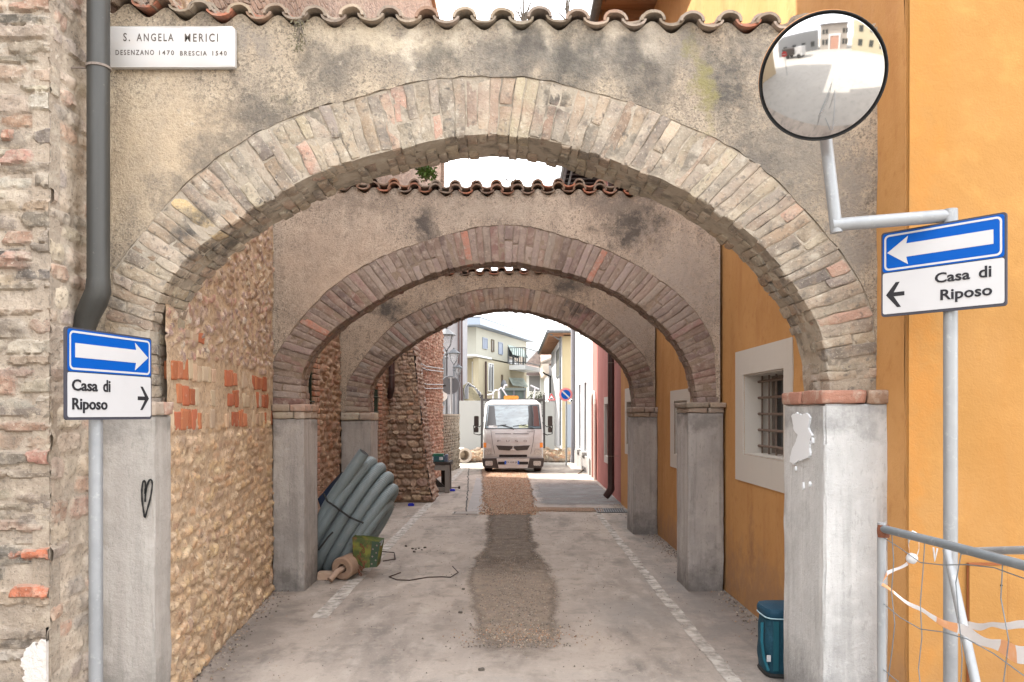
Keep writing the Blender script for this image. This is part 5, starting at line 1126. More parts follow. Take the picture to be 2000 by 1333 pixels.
def tape(pts, wid, label, twist=0.0, n=60, ph=0, per=.16):
    pts = [Vector(p) for p in pts]; s = [0]
    for a, b in zip(pts[:-1], pts[1:]): s.append(s[-1] + (b - a).length)
    mb = MB(); V = []; cols = []
    for i in range(n + 1):
        t = s[-1] * i / n; k = max(j for j in range(len(s)) if s[j] <= t + 1e-9); k = min(k, len(pts) - 2); f = (t - s[k]) / (s[k + 1] - s[k]); p = pts[k].lerp(pts[k + 1], f)
        a_ = twist * math.sin(t * 9 + ph) + .35 * math.sin(t * 23); w_ = wid(i / n) if callable(wid) else wid
        w2 = Vector((.25 * math.sin(a_), math.sin(a_), math.cos(a_))) * w_ / 2
        p = p + Vector((0, .004 * math.sin(t * 31), .004 * math.sin(t * 40)))
        V += [tuple(p - w2), tuple(p + w2 * .2 + Vector((0, -.003, 0))), tuple(p + w2)]
        cols.append(OR if math.sin(t / per * 2 * math.pi + ph) > .62 else WH)
    Fc = []; C = []
    for i in range(n):
        for j in range(2): Fc.append((i * 3 + j, i * 3 + 3 + j, i * 3 + 4 + j, i * 3 + 1 + j)); C.append(cols[i])
    mb.add(V, Fc, C); o = mb.build('barrier_tape', M_tape, smooth=True); tag(o, label, 'tape'); return o
tape([P(1716, 1138, 2.6), P(1760, 1168, 2.52), P(1815, 1203, 2.4), P(1870, 1228, 2.3), P(1935, 1258, 2.15), P(2000, 1280, 2.0), P(2100, 1310, 1.8)], lambda t: .013 + .032 * max(0, math.sin((t - .25) * 3.6)), 'long orange and white tape sagging across the barrier wires', .5, 90, 1.0, .26)
tape([P(1716, 1142, 2.598), P(1735, 1122, 2.58), P(1758, 1108, 2.55), P(1781, 1092, 2.50)], .020, 'short twisted tape end tied to the barrier post', 1.2, 30, .3, .12)
tp = tape([P(1777, 1090, 2.48), P(1775, 1062, 2.48), P(1783, 1040, 2.47), P(1794, 1045, 2.46), P(1793, 1075, 2.47), P(1787, 1094, 2.48)], .016, 'tape loop hanging from the top rail of the barrier, with a white knot', .7, 36, 2.0, .3)
kn = MB(); kc = P(1781, 1091, 2.475); kn.lathe(kc, [(.002, -.016), (.013, -.012), (.018, 0), (.013, .012), (.002, .016)], 12, (.3, -1, .4)); kn.build('knot', M_signwhite, tp, smooth=True)
tape([P(1880, 1224, 3.2), P(1940, 1222, 3.0), P(2060, 1220, 2.7)], .028, 'white tape stretched level in front of the meter cabinet', .3, 30, 2.4, .9)
zt = MB(); a = P(1823, 1070, 2.40); zt.tube([a, a + Vector((.004, 0, -.04)), a + Vector((.012, 0, -.002))], .003, 6); o = zt.build('cable_tie', M_signwhite, bf)

# ------------------------------------------------------------------ blue cool bag behind the right pillar
cx, cy = 1.745, 5.08
cb_ = thing('cool_bag', (cx, cy, 0), 'teal blue fabric cool bag standing behind the nearest right pillar', 'bag')
def loftbag(mb, hx, hy, z0, z1, n=32, m=14, dent=.006):
    V = []
    for j in range(m + 1):
        f = j / m; z = z0 + (z1 - z0) * f; k = 1 + .05 * math.sin(f * math.pi) - .03 * f; e = .94 if j in (0, m) else 1
        for i in range(n):
            a = 2 * math.pi * i / n; r_ = (abs(math.cos(a)) ** 5 + abs(math.sin(a)) ** 5) ** (-.2)
            V.append((cx + hx * k * e * r_ * math.cos(a), cy + hy * k * e * r_ * math.sin(a), z))
    V = np.array(V); V = V + np.stack([fbm(V, 9, 1), fbm(V, 9, 2), 0 * V[:, 0]], 1) * dent
    Fc = [(j * n + i, j * n + (i + 1) % n, (j + 1) * n + (i + 1) % n, (j + 1) * n + i) for j in range(m) for i in range(n)] + [tuple(range(n - 1, -1, -1)), tuple(m * n + i for i in range(n))]
    mb.add(V, Fc)
M_bag = mat('teal_fabric', (.008, .048, .075), .75, layers=[(8, (.012, .065, .10), .45, .7, .7)], bumps=[(14, .012), (120, .0015)])
M_bagtop = mat('teal_fabric_top', (.008, .045, .08), .7, bumps=[(120, .0015)])
m_ = MB(); loftbag(m_, .15, .13, .01, .37); m_.build('body', M_bag, cb_, smooth='auto')
m_ = MB(); loftbag(m_, .154, .134, .372, .43, dent=.003); m_.build('lid', M_bagtop, cb_, smooth='auto')
m_ = MB(); ring = [(cx + .157 * (abs(math.cos(a)) ** 5 + abs(math.sin(a)) ** 5) ** (-.2) * math.cos(a), cy + .137 * (abs(math.cos(a)) ** 5 + abs(math.sin(a)) ** 5) ** (-.2) * math.sin(a), .372) for a in np.linspace(0, 2 * math.pi, 41)[:-1]]
m_.tube(ring, .004, 6, closed=True); m_.build('piping', mat('pale_blue_piping', (.35, .50, .56), .6), cb_)
m_ = MB(); 
for xx in (cx - .125, cx + .02):
    m_.hexa([(xx, cy - .142, .05), (xx + .035, cy - .142, .05), (xx + .035, cy - .139, .05), (xx, cy - .139, .05), (xx, cy - .150, .36), (xx + .035, cy - .150, .36), (xx + .035, cy - .146, .36), (xx, cy - .146, .36)])
m_.build('strap', mat('teal_strap', (.010, .075, .10), .6), cb_)
m_ = MB(); m_.tube([(cx - .163, cy - .05, .33), (cx - .175, cy - .08, .22), (cx - .168, cy - .10, .12), (cx - .150, cy - .13, .05)], .010, 6); m_.build('side_strap', mat('teal_strap_b', (.01, .10, .14), .6), cb_)
m_ = MB(); m_.box((cx - .165, cy - .143, .11), (cx - .14, cy - .140, .15)); m_.box((cx - .005, cy - .156, .10), (cx + .003, cy - .152, .15)); m_.build('care_tag', M_signwhite, cb_)
m_ = MB(); loftbag(m_, .152, .132, .0, .03, dent=.002); m_.build('base', M_rubber, cb_)

# ------------------------------------------------------------------ coil of corrugated conduit
pc = thing('conduit_coil', (-1.55, 8.3, 0), 'coil of thick grey corrugated conduit leaning behind the middle left pillar, tied with black straps', 'pipe coil')
M_cond = mat('grey_conduit', (.165, .20, .21), .5, spec=.4, layers=[(3, (.20, .235, .245), .45, .7, .7), (10, (.28, .28, .27), .58, .76, .5), (40, (.10, .11, .11), .6, .72, .4)])
def conduit(pts, r=.0575, sub=9, closed=False):
    p = [Vector(q) for q in pts]; out = []
    n = len(p)
    for i in range(n if closed else n - 1):
        a, b, c, d = (p[(i - 1) % n], p[i], p[(i + 1) % n], p[(i + 2) % n]) if closed else (p[max(i - 1, 0)], p[i], p[i + 1], p[min(i + 2, n - 1)])
        k = max(4, int((c - b).length / .0055))
        for j in range(k):
            t = j / k; out.append(.5 * ((2 * b) + (c - a) * t + (2 * a - 5 * b + 4 * c - d) * t * t + (-a + 3 * b - 3 * c + d) * t ** 3))
    rr = [r + (.0030 if i % 3 else -.0030) for i in range(len(out))]
    m_ = MB(); m_.tube(out, rr, 16, caps=True, closed=closed); return m_
# each loop: rises towards the right, turns over at the top and comes back down behind
def loop(lo_px, hi_px, dF, dB, bulge, k, low2=None):
    lo = P(lo_px[0], lo_px[1], dF); hi = P(hi_px[0], hi_px[1], dF); ax = (hi - lo).normalized(); up = Vector((-ax.z, 0, ax.x))
    side = Vector((ax.z, 0, -ax.x)); y0 = dF; L_ = (hi - lo).length; pts = []
    n = 22
    for i in range(n):
        a = 2 * math.pi * i / n
        ca, sa = math.cos(a), math.sin(a)
        r_ = (abs(ca) ** 2.15 + abs(sa) ** 2.15) ** (-1 / 2.15)
        q = lo + ax * (L_ / 2 + L_ / 2 * r_ * ca)
        q = q + Vector((0, 1, 0)) * ((dB - dF) / 2 - (dB - dF) / 2 * r_ * sa) + side * bulge * (.5 - .5 * sa)
        pts.append(q)
    return pts
specs = [((560, 1010), (700, 893), None), ((585, 1095), (712, 903), None), ((607, 1112), (731, 915), None), ((630, 1116), (747, 933), None), ((655, 1113), (757, 957), None), ((684, 1090), (747, 988), None)]
for k, (lo_, hi_, _) in enumerate(specs):
    if k == 0:
        m_ = conduit([P(585, 1125, 8.10), P(606, 1070, 8.08), P(640, 990, 8.05), P(677, 933, 8.02), P(711, 884, 8.0)])
        e = m_.build('conduit_end', M_cond, pc, smooth=True); c_ = MB(); dirv = (P(711, 884, 8.0) - P(680, 925, 8.02)).normalized(); c_.lathe(P(711, 884, 8.0), [(.055, .0005), (.0001, .0006)], 18, dirv); c_.build('conduit_mouth', M_dark, e); continue
    m_ = conduit(loop(lo_, hi_, 8.02 + .02 * k, 8.50, .05, k), closed=True); m_.build('conduit_loop', M_cond, pc, smooth=True)
def strap(pxs, d): 
    m_ = MB(); m_.tube([P(x, y_, d) for x, y_ in pxs], .010, 6); m_.build('strap', M_rubber, pc)
strap([(632, 965), (640, 980), (655, 990), (668, 1000), (682, 1010), (697, 1017), (710, 1022)], 7.93)
strap([(622, 1075), (640, 1050), (650, 1040)], 7.94)
bs_ = MB(); sheetgrid(bs_, lambda u, v: tuple(P(622 + 44 * u + 8 * v, 975 - 52 * u + 40 * v * (1 - u), 8.75 + .1 * v)), 10, 8); o = bs_.build('blue_sheet', mat('dark_blue_plastic', (.03, .05, .10), .5), smooth=True); tag(o, 'dark blue plastic sheet tucked behind the conduit coil', 'plastic sheet')

# rusty breaker tool with a green plate, concrete pipe and brick on the ground
cp0 = P(668, 1112, 7.85); cp1 = P(705, 1078, 8.25)
cpp = thing('cardboard_core', (cp0.x, cp0.y, 0), 'pale brown rolled sleeve with a spindle lying at the foot of the conduit coil', 'roll')
ax_ = (cp1 - cp0).normalized(); L_ = (cp1 - cp0).length; R_ = .115
c0 = Vector((cp0.x, cp0.y, R_ + .005)); ax_ = Vector((ax_.x, ax_.y, .05)).normalized()
m_ = MB(); m_.lathe(c0, [(.05, .10), (.045, 0), (.10, -.008), (R_, .006), (R_ * .97, .05), (R_ * .93, .055), (R_ * .96, .065), (R_ * .92, L_ * .75), (R_ * .82, L_)], 28, ax_)
m_.build('sleeve', mat('brown_sleeve', (.30, .20, .14), .9, layers=[(12, (.22, .14, .10), .45, .7, .7)], bumps=[(20, .006)]), cpp, smooth='auto')
m_ = MB(); m_.lathe(c0, [(.043, .09), (.0001, .09)], 20, ax_); m_.build('bore', M_dark, cpp)
m_ = MB(); e0 = Vector((c0.x - .01, c0.y - .01, R_)); m_.tube([e0 + ax_ * .12, e0 - ax_ * .05 + Vector((-.01, 0, -.01)), Vector((c0.x - .09, c0.y - .13, .035))], [.026, .028, .030], 14); m_.build('spindle', mat('pale_wood', (.34, .24, .18), .9, layers=[(30, (.26, .18, .13), .5, .7, .6)], bumps=[(40, .003)]), cpp, smooth='auto')
br = MB(); a = G(638, 1132); rough_brick(br, [(a.x - .085, a.y - .05, 0), (a.x + .085, a.y - .04, 0), (a.x + .085, a.y + .07, 0), (a.x - .085, a.y + .06, 0), (a.x - .085, a.y - .05, .075), (a.x + .085, a.y - .04, .075), (a.x + .085, a.y + .07, .075), (a.x - .085, a.y + .06, .075)], (1, 1, 1), .006, T4, 20)
o = br.build('brick', mat('pale_brick', (.42, .29, .21), .95, layers=[(20, (.5, .38, .3), .5, .7, .6)], bumps=[(40, .004)]), smooth=True); tag(o, 'loose pale brick lying against the foot of the middle left pillar', 'brick')
gt_ = thing('green_tool_plate', (-1.38, 8.2, 0), 'rusty green bolted steel plate and chain lying by the conduit coil', 'steel plate')
M_green = mat('rusty_green_paint', (.055, .075, .02), .6, layers=[(9, (.19, .19, .03), .45, .62, .8), (14, (.16, .075, .03), .54, .66, .9), (5, (.04, .075, .045), .55, .75, .6)], bumps=[(40, .003)])
q = [P(688, 1050, 7.98), P(744, 1058, 7.98), P(736, 1108, 7.94), P(712, 1110, 7.94), P(690, 1096, 7.96)]; th = Vector((.02, .09, .02)); m_ = MB(); n_ = len(q)
m_.add([tuple(v) for v in q] + [tuple(v + th) for v in q], [tuple(range(n_ - 1, -1, -1)), tuple(range(n_, 2 * n_))] + [(i, (i + 1) % n_, n_ + (i + 1) % n_, n_ + i) for i in range(n_)]); m_.build('plate', M_green, gt_)
side = MB(); q2 = [P(743, 1059, 7.975), P(735, 1107, 7.935), P(722, 1108, 7.935), P(727, 1057, 7.975)]
side.add([tuple(v - Vector((0, .012, 0))) for v in q2], [(0, 1, 2, 3)]); side.build('flange', mat('dark_green_steel', (.035, .06, .035), .6), gt_)
for i in range(6):
    b_ = MB(); c_ = P(736 - (i % 2) * 7 - i * .6, 1066 + i * 7.2, 7.93); b_.lathe(c_, [(.009, -.006), (.009, .006), (.005, .009)], 6, (.2, -1, .1)); b_.build('bolt', M_iron, gt_)
m_ = MB()
for i in range(11):
    c_ = P(706 + 5 * math.sin(i * 1.2), 1066 + i * 5.6, 7.86 - i * .008); a = Vector((math.cos(i * 1.57), -.4, math.sin(i * 1.57))).normalized(); bq = Vector((0.3, .2, -1)).normalized()
    m_.tube([c_ + bq * .020 * math.cos(t) + a * .010 * math.sin(t) for t in np.linspace(0, 2 * math.pi, 11)[:-1]], .0045, 5, closed=True)
m_.build('chain', M_rust, gt_)
m_ = MB(); m_.tube([P(742, 1060, 7.95), P(748, 1055, 7.94), P(744, 1066, 7.93)], .006, 6); m_.build('hook', M_galv, gt_)
# bent reinforcing bars, stones, blue caps
def gpt(px, py, z=.006): a = G(px, py); return Vector((a.x, a.y, z))
m_ = MB(); m_.tube([gpt(782, 1120), gpt(760, 1128), gpt(775, 1134), gpt(800, 1135), gpt(835, 1129), gpt(860, 1128), gpt(880, 1129), gpt(895, 1124, .03), gpt(884, 1116, .05)], .0055, 8); o = m_.build('steel_rod', M_rebar); tag(o, 'long thin bent steel rod lying on the concrete left of the trench patch', 'steel rod')
m_ = MB(); m_.tube([gpt(738, 1080, .02), gpt(770, 1083, .02), gpt(772, 1096, .02), gpt(748, 1098, .01)], .0055, 8); o = m_.build('steel_rod', M_rebar); tag(o, 'short hooked steel rod beside the green steel plate', 'steel rod')
for i, (px, py, r_) in enumerate([(793, 1068, .022), (806, 1073, .018), (812, 1074, .016), (818, 1072, .013), (809, 1079, .022), (830, 1071, .020), (824, 1075, .012), (905, 1152, .016), (899, 1198, .018), (940, 1310, .02)]):
    a = G(px, py); m_ = MB(); stone(m_, (a.x, a.y, .0), (1, 0, 0), (0, 1, 0), (0, 0, 1), r_, r_ * .7, r_ * .8, (1, 1, 1), 2.5, .15, random.uniform(0, 3), 8); o = m_.build('small_stone', mat('stone_grey', (.10, .085, .07), .95) if i == 0 else bpy.data.materials['stone_grey'])
    tag(o, ['small stone lying by itself nearest the worn white line', 'small stone, leftmost of the cluster on the concrete', 'small stone in the middle of the cluster, behind the flat one', 'tiny stone in the middle right of the cluster', 'flattest and frontmost stone of the cluster on the concrete', 'small stone, rightmost of the cluster on the concrete', 'tiniest stone between the cluster and its rightmost stone', 'brownish stone right of the long bent rod', 'small stone at the trench edge, in front of the long bent rod', 'small stone on the concrete at the very bottom of the photo'][i], 'stone')
for (px, py, lb) in ((803, 989, 'small blue plastic cap on the ground before the buttress'), (884, 960, 'small blue plastic cap on the ground by the workbench foot')):
    a = G(px, py); m_ = MB(); m_.prism((Vector((a.x, a.y, 0)), Vector((1, 0, 0)), Vector((0, 1, 0)), Z), rrect(-.055, -.03, .055, .03, .012), .005, .04); m_.prism((Vector((a.x, a.y, 0)), Vector((1, 0, 0)), Vector((0, 1, 0)), Z), rrect(-.040, -.018, .040, .018, .008), .041, .052)
    o = m_.build('plastic_cap', bpy.data.materials.get('blue_plastic') or mat('blue_plastic', (.02, .03, .42), .5)); tag(o, lb, 'plastic cap')
# drain gratings
def grating(x0, y0, x1, y1, nb, m, label):
    m_ = MB()
    m_.box((x0, y0, .0045), (x1, y0 + .02, .014)); m_.box((x0, y1 - .02, .0045), (x1, y1, .014)); m_.box((x0, y0 + .0205, .0045), (x0 + .02, y1 - .0205, .014)); m_.box((x1 - .02, y0 + .0205, .0045), (x1, y1 - .0205, .014))
    for i in range(nb):
        x = x0 + .04 + (x1 - x0 - .08) * i / (nb - 1); m_.hexa([(x - .008, y0 + .021, .0046), (x + .008, y0 + .021, .0046), (x + .038, y1 - .021, .0046), (x + .022, y1 - .021, .0046), (x - .008, y0 + .021, .013), (x + .008, y0 + .021, .013), (x + .038, y1 - .021, .013), (x + .022, y1 - .021, .013)])
    o = m_.build('drain_grating', m); tag(o, label, 'drain'); b_ = MB(); b_.box((x0 + .02, y0 + .02, .0041), (x1 - .02, y1 - .02, .0044)); b_.build('drain_hole', M_dark, o); return o
grating(1.42, 13.2, 1.93, 13.75, 12, M_gutter, 'dark steel drain grating on the ground at the foot of the orange wall')
grating(-.98, 13.0, -.56, 13.28, 14, mat('pale_grating', (.36, .33, .30), .8), 'pale narrow drain grating left of the red gravel')

# ------------------------------------------------------------------ workbench and tool boxes
wb = thing('workbench', (-1.5, 16.6, 0), 'rough dark timber workbench standing by the far side of the buttress', 'workbench')
M_dw = mat('dark_timber', (.035, .028, .024), .85); M_gw = mat('grey_timber', (.20, .18, .16), .9, layers=[((40, 4, 4), (.14, .125, .11), .5, .7, .7)])
y0 = 16.5; xl_, xr_ = -1.86, -1.30; zt_ = .64
m_ = MB(); m_.box((xl_, y0, zt_ - .06), (xr_ + .02, y0 + .75, zt_)); m_.build('table_top', M_dw, wb)
m_ = MB(); m_.box((xl_, y0 + .01, zt_ - .17), (xr_ - .05, y0 + .04, zt_ - .062)); m_.build('apron', M_gw, wb)
for (x_, y_, mt_) in ((xr_ - .09, y0 + .005, M_gw), (xr_ - .20, y0 + .35, M_dw), (xl_ + .02, y0 + .3, M_dw), (xr_ - .1, y0 + .65, M_gw)):
    m_ = MB(); m_.box((x_, y_, 0), (x_ + .09, y_ + .09, zt_ - .061)); m_.build('leg', mt_, wb)
m_ = MB(); m_.beam((xl_ + .03, y0 + .2, .42), (xr_ - .12, y0 + .2, .06), .08, .11); m_.build('brace', M_dw, wb)
m_ = MB(); m_.box((xl_ + .05, y0 + .08, .03), (xr_ - .1, y0 + .14, .11)); m_.build('lower_rail', M_gw, wb)
tb = thing('tool_case', (-1.6, 16.7, zt_), 'green and teal tool case lying on the workbench', 'tool case')
m_ = MB(); m_.prism((Vector((0, 16.62, 0)), Vector((1, 0, 0)), Z, Vector((0, -1, 0))), rrect(-1.78, zt_ + .003, -1.42, zt_ + .12, .015), -.25, 0); m_.build('case_body', mat('teal_plastic', (.02, .075, .085), .5), tb)
m_ = MB(); m_.prism((Vector((0, 16.62, 0)), Vector((1, 0, 0)), Z, Vector((0, -1, 0))), rrect(-1.76, zt_ + .122, -1.44, zt_ + .165, .012), -.24, -.005); m_.build('lid', mat('green_plastic', (.01, .10, .05), .5), tb)
for xx in (-1.72, -1.52):
    m_ = MB(); m_.box((xx, 16.615, zt_ + .04), (xx + .08, 16.619, zt_ + .10)); m_.build('label', M_signwhite, tb)
m_ = MB(); m_.prism((Vector((0, 16.63, 0)), Vector((1, 0, 0)), Z, Vector((0, -1, 0))), rrect(-1.41, zt_ + .003, -1.345, zt_ + .15, .01), -.2, 0); m_.box((-1.39, 16.624, zt_ + .01), (-1.38, 16.629, zt_ + .14))
o = m_.build('storage_box', mat('grey_blue_plastic', (.10, .12, .18), .5)); tag(o, 'small grey box standing beside the green tool case on the workbench', 'box')
m_ = MB(); a = gpt(862, 957, .03); b = gpt(897, 955, .03); m_.tube([a, b], .008, 6); m_.lathe(b, [(.03, -.02), (.03, .02)], 8, (1, 0, 0)); o = m_.build('pipe_wrench_bar', M_rebar); o.name = 'steel_bar'; tag(o, 'thin bar with a round end sticking out under the workbench', 'steel bar')
m_ = MB(); m_.tube([gpt(1130, 926, .01), gpt(1141, 918, .02), P(1147, 890, 22.6), P(1152, 850, 22.4), P(1156, 812, 22.3)], .022, 8); o = m_.build('bent_pole', mat('weathered_pole', (.16, .12, .08), .8)); tag(o, 'thin bent pole leaning on the white house wall in the sun', 'pole')

# ------------------------------------------------------------------ the parked truck
tx, ty = .03, 22.2; PM = 70.0
tk = thing('truck', (tx, ty, 0), 'white flatbed truck with an amber beacon, parked at the end of the lane', 'truck')
M_tw = mat('truck_white_paint', (.50, .505, .51), .35, spec=.5, coat=.4, layers=[(2, (.43, .415, .395), .48, .72, .6), (30, (.28, .26, .24), .60, .76, .45)], stains=[(0, 22.2, .55, 4, 6, .55, (.34, .315, .285), .5, 6)])
M_tdk = mat('truck_dark_plastic', (.045, .038, .035), .6, layers=[(10, (.08, .065, .055), .5, .7, .5)])
M_blk = mat('truck_black', (.015, .013, .013), .6)
M_lamp = mat('lamp_lens', (.42, .40, .37), .15, spec=.8, layers=[(40, (.18, .17, .16), .5, .6, .8)])
M_amber = mat('amber_lens', (.75, .25, .04), .25, spec=.8)
def tz(py): return EYE - (py - 808) / PM
def txx(px): return (px - 1000) / PM
prof = [(.40, .02), (.62, -.01), (.80, 0.0), (.96, .015), (1.15, .045), (1.21, .07), (1.90, .36), (1.97, .42), (2.02, .52), (2.04, .70), (2.03, 1.72)]
hw = lambda z: np.interp(z, [.4, 1.15, 1.9, 2.04], [.845, .845, .795, .70])
cab = MB(); xs_ = [-1, -.97, -.90, -.6, -.3, 0, .3, .6, .90, .97, 1]; V = []
for (z, y) in prof:
    for f in xs_: V.append((tx + f * hw(z), ty + y + (.10 if abs(f) == 1 else .03 if abs(f) > .95 else 0) + .03 * f * f, z - (.06 if abs(f) == 1 and z > 1.99 else .02 if abs(f) > .95 and z > 1.99 else 0)))
n_ = len(xs_); cab.add(V, [(j * n_ + i, j * n_ + i + 1, (j + 1) * n_ + i + 1, (j + 1) * n_ + i) for j in range(len(prof) - 1) for i in range(n_ - 1)])
for sgn in (0, n_ - 1):
    A_ = [V[j * n_ + sgn] for j in range(len(prof))] + [(V[sgn][0], ty + 1.72, .40)]
    cab.add(A_, [tuple(range(len(A_)))])
cab.quad((tx - .84, ty + 1.72, .4), (tx + .84, ty + 1.72, .4), (tx + .72, ty + 1.72, 2.0), (tx - .72, ty + 1.72, 2.0)); cab.quad(V[0], V[n_ - 1], (tx + .84, ty + 1.72, .4), (tx - .84, ty + 1.72, .4))
cab.build('cab', M_tw, tk, smooth='auto')
def yat(z): return ty + np.interp(z, [p[0] for p in prof], [p[1] for p in prof])
def fpan(pts, off, m, name, parent, smooth=False):
    """panel following the cab front; pts (x, z) counter-clockwise seen from the front"""
    mb = MB(); mb.add([(tx + x, yat(z) + .03 * (x / .85) ** 2 - off, z) for x, z in pts], [tuple(range(len(pts)))]); return mb.build(name, m, parent)
def strip(x0, x1, z0, z1, off, m, name, parent, n=8):
    mb = MB(); V = []
    for j in range(5):
        z = z0 + (z1 - z0) * j / 4; 
        for i in range(n + 1):
            xa = x0(z) if callable(x0) else x0; xb = x1(z) if callable(x1) else x1; x = xa + (xb - xa) * i / n
            V.append((tx + x, yat(z) + .03 * (x / .85) ** 2 - off, z))
    mb.add(V, [(j * (n + 1) + i, j * (n + 1) + i + 1, (j + 1) * (n + 1) + i + 1, (j + 1) * (n + 1) + i) for j in range(4) for i in range(n)]); return mb.build(name, m, parent, smooth=True)
wz0, wz1 = 1.235, 1.885
strip(lambda z: -np.interp(z, [wz0, wz1], [.795, .73]), lambda z: np.interp(z, [wz0, wz1], [.795, .73]), wz0 - .02, wz1 + .02, .006, M_blk, 'windshield_seal', tk)
ws = strip(lambda z: -np.interp(z, [wz0, wz1], [.775, .71]), lambda z: np.interp(z, [wz0, wz1], [.775, .71]), wz0, wz1, .010, mat('windscreen', (.11, .15, .17), .06, spec=.9, coat=1, layers=[((1.5, 2, 6), (.20, .27, .30), .44, .60, .8), ((4, 2, 14), (.05, .07, .08), .50, .64, .7), ((1.2, 2, 2), (.06, .08, .09), .52, .62, .6)]), 'windscreen', tk)  # blue streaks painted into the glass for reflections and the view through it
strip(lambda z: -np.interp(z, [wz0, wz1], [.74, .68]), lambda z: -np.interp(z, [wz0, (wz0 + wz1) / 2, wz1], [.46, .50, .53]), wz0 + .06, wz1 - .02, .0112, mat('dark_interior', (.03, .027, .026), .15, spec=.7), 'seat_shadow', ws)  # dark strips laid on the glass, painted for the shaded cab inside
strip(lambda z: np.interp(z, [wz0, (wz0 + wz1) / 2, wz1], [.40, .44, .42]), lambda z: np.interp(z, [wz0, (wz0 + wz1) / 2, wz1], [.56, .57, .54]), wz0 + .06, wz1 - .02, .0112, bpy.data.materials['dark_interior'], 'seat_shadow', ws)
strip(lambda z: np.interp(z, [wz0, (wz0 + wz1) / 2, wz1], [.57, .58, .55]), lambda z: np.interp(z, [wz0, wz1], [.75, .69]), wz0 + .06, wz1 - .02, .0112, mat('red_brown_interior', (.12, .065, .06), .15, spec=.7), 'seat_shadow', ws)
strip(.16, .42, wz0 + .015, wz0 + .10, .012, mat('paper_green', (.50, .58, .42), .7), 'paper', ws); strip(-.68, -.44, wz0 + .015, wz0 + .08, .012, mat('paper_white', (.52, .54, .55), .7), 'paper', ws)
for (a, b, c) in (((-.33, 1.33), (-.02, 1.25), (.02, 1.205)), ((.22, 1.33), (.55, 1.245), (.60, 1.215))):
    m_ = MB(); m_.tube([(tx + x, yat(z) - .035, z) for x, z in (a, b, c)], .010, 6); m_.tube([(tx + a[0] - .22, yat(a[1] - .03) - .03, a[1] - .035), (tx + a[0] + .14, yat(a[1]) - .03, a[1] + .01)], .008, 6); m_.build('wiper', M_blk, tk)
strip(-.50, -.06, 1.075, 1.09, .012, M_blk, 'bonnet_slot', tk); strip(.0, .44, 1.075, 1.09, .012, M_blk, 'bonnet_slot', tk)
for x in (-.62, .60):
    m_ = MB(); m_.tube([(tx + x, yat(1.18) - .006, 1.18), (tx + x * .93, yat(.85) - .006, .85), (tx + x * .82, yat(.5) - .006, .52)], .005, 4); m_.build('panel_gap', M_tdk, tk)
frt = (Vector((tx, ty - .016, 0)), Vector((1, 0, 0)), Z, Vector((0, -1, 0)))
for ch, px in (('F', 973), ('U', 990), ('S', 1007), ('O', 1024)): text('lettering', ch, .08, (Vector((tx, yat(.88) - .012, 0)), Vector((1, 0, 0)), Z, Vector((0, -1, 0))), txx(px) - .05, .855, mat('chrome_lettering', (.16, .13, .12), .4, metal=.5) if ch == 'F' else bpy.data.materials['chrome_lettering'], tk, width=.09, height=.055, n0=.002)
text('lettering', 'CANTER', .03, (Vector((tx, yat(1.14) - .014, 0)), Vector((1, 0, 0)), Z, Vector((0, -1, 0))), .40, 1.125, M_blk, tk, width=.17, height=.03, n0=.002)
fpan([(-.475, .76), (-.40, .635), (-.10, .615), (.0, .70), (.10, .615), (.40, .635), (.475, .76), (.06, .745), (0, .735), (-.06, .745)][::-1][::-1], .014, M_tdk, 'grille', tk)
em = MB(); fe_ = (Vector((tx, yat(.66) - .028, .665)), Vector((1, 0, 0)), Z, Vector((0, -1, 0)))
for a0 in (90, 210, 330):
    c, s_ = math.cos(R(a0)), math.sin(R(a0)); L_, w_ = .075, .021
    em.prism(fe_, [(0, 0), (c * L_ / 2 + s_ * w_, s_ * L_ / 2 - c * w_), (c * L_, s_ * L_), (c * L_ / 2 - s_ * w_, s_ * L_ / 2 + c * w_)], 0, .012)
em.build('emblem', mat('chrome', (.75, .74, .74), .25, metal=.9), tk)
strip(-.39, .39, .435, .50, .010, M_blk, 'lower_grille', tk)
for s_ in (-1, 1):
    q = [(s_ * .80, .645), (s_ * .60, .635), (s_ * .565, .50), (s_ * .80, .50)]; hl = fpan(q if s_ > 0 else q, .012, M_lamp, 'headlight', tk)
    q = [(s_ * .83, .84), (s_ * .745, .83), (s_ * .745, .70), (s_ * .83, .70)]; fpan(q, .012, M_amber, 'indicator', tk)
    q = [(s_ * .735, .83), (s_ * .63, .79), (s_ * .61, .68), (s_ * .735, .68)]; fpan(q, .011, mat('pale_lens', (.5, .47, .45), .2), 'marker_lens', tk)
bp = MB(); fb_ = (Vector((tx, ty - .06, 0)), Vector((1, 0, 0)), Z, Vector((0, -1, 0)))
bp.prism(fb_, [(-.84, .19), (-.78, .13), (.78, .13), (.84, .19), (.86, .40), (-.86, .40)], -.30, .0); bpo = bp.build('bumper', M_tdk, tk)
c_ = MB(); c_.prism(fb_, [(-.40, .13), (.40, .13), (.46, .40), (-.46, .40)], .001, .018); c_.build('bumper_centre', M_tw, bpo)
for x0, x1 in ((-.42, -.235), (.17, .42)): c_ = MB(); c_.prism(fb_, [(x0, .23), (x1, .23), (x1, .31), (x0, .31)], .019, .022); c_.build('air_slot', M_blk, bpo)
for s_ in (-1, 1):
    c_ = MB(); q = rrect(s_ * .67 - .105, .20, s_ * .67 + .105, .33, .03); c_.prism(fb_, q, .001, .012); c_.build('fog_lamp', M_lamp, bpo)
pl = MB(); pl.prism(fb_, [(-.235, .235), (.17, .235), (.17, .335), (-.235, .335)], .019, .028); plo = pl.build('number_plate', M_signwhite, tk)
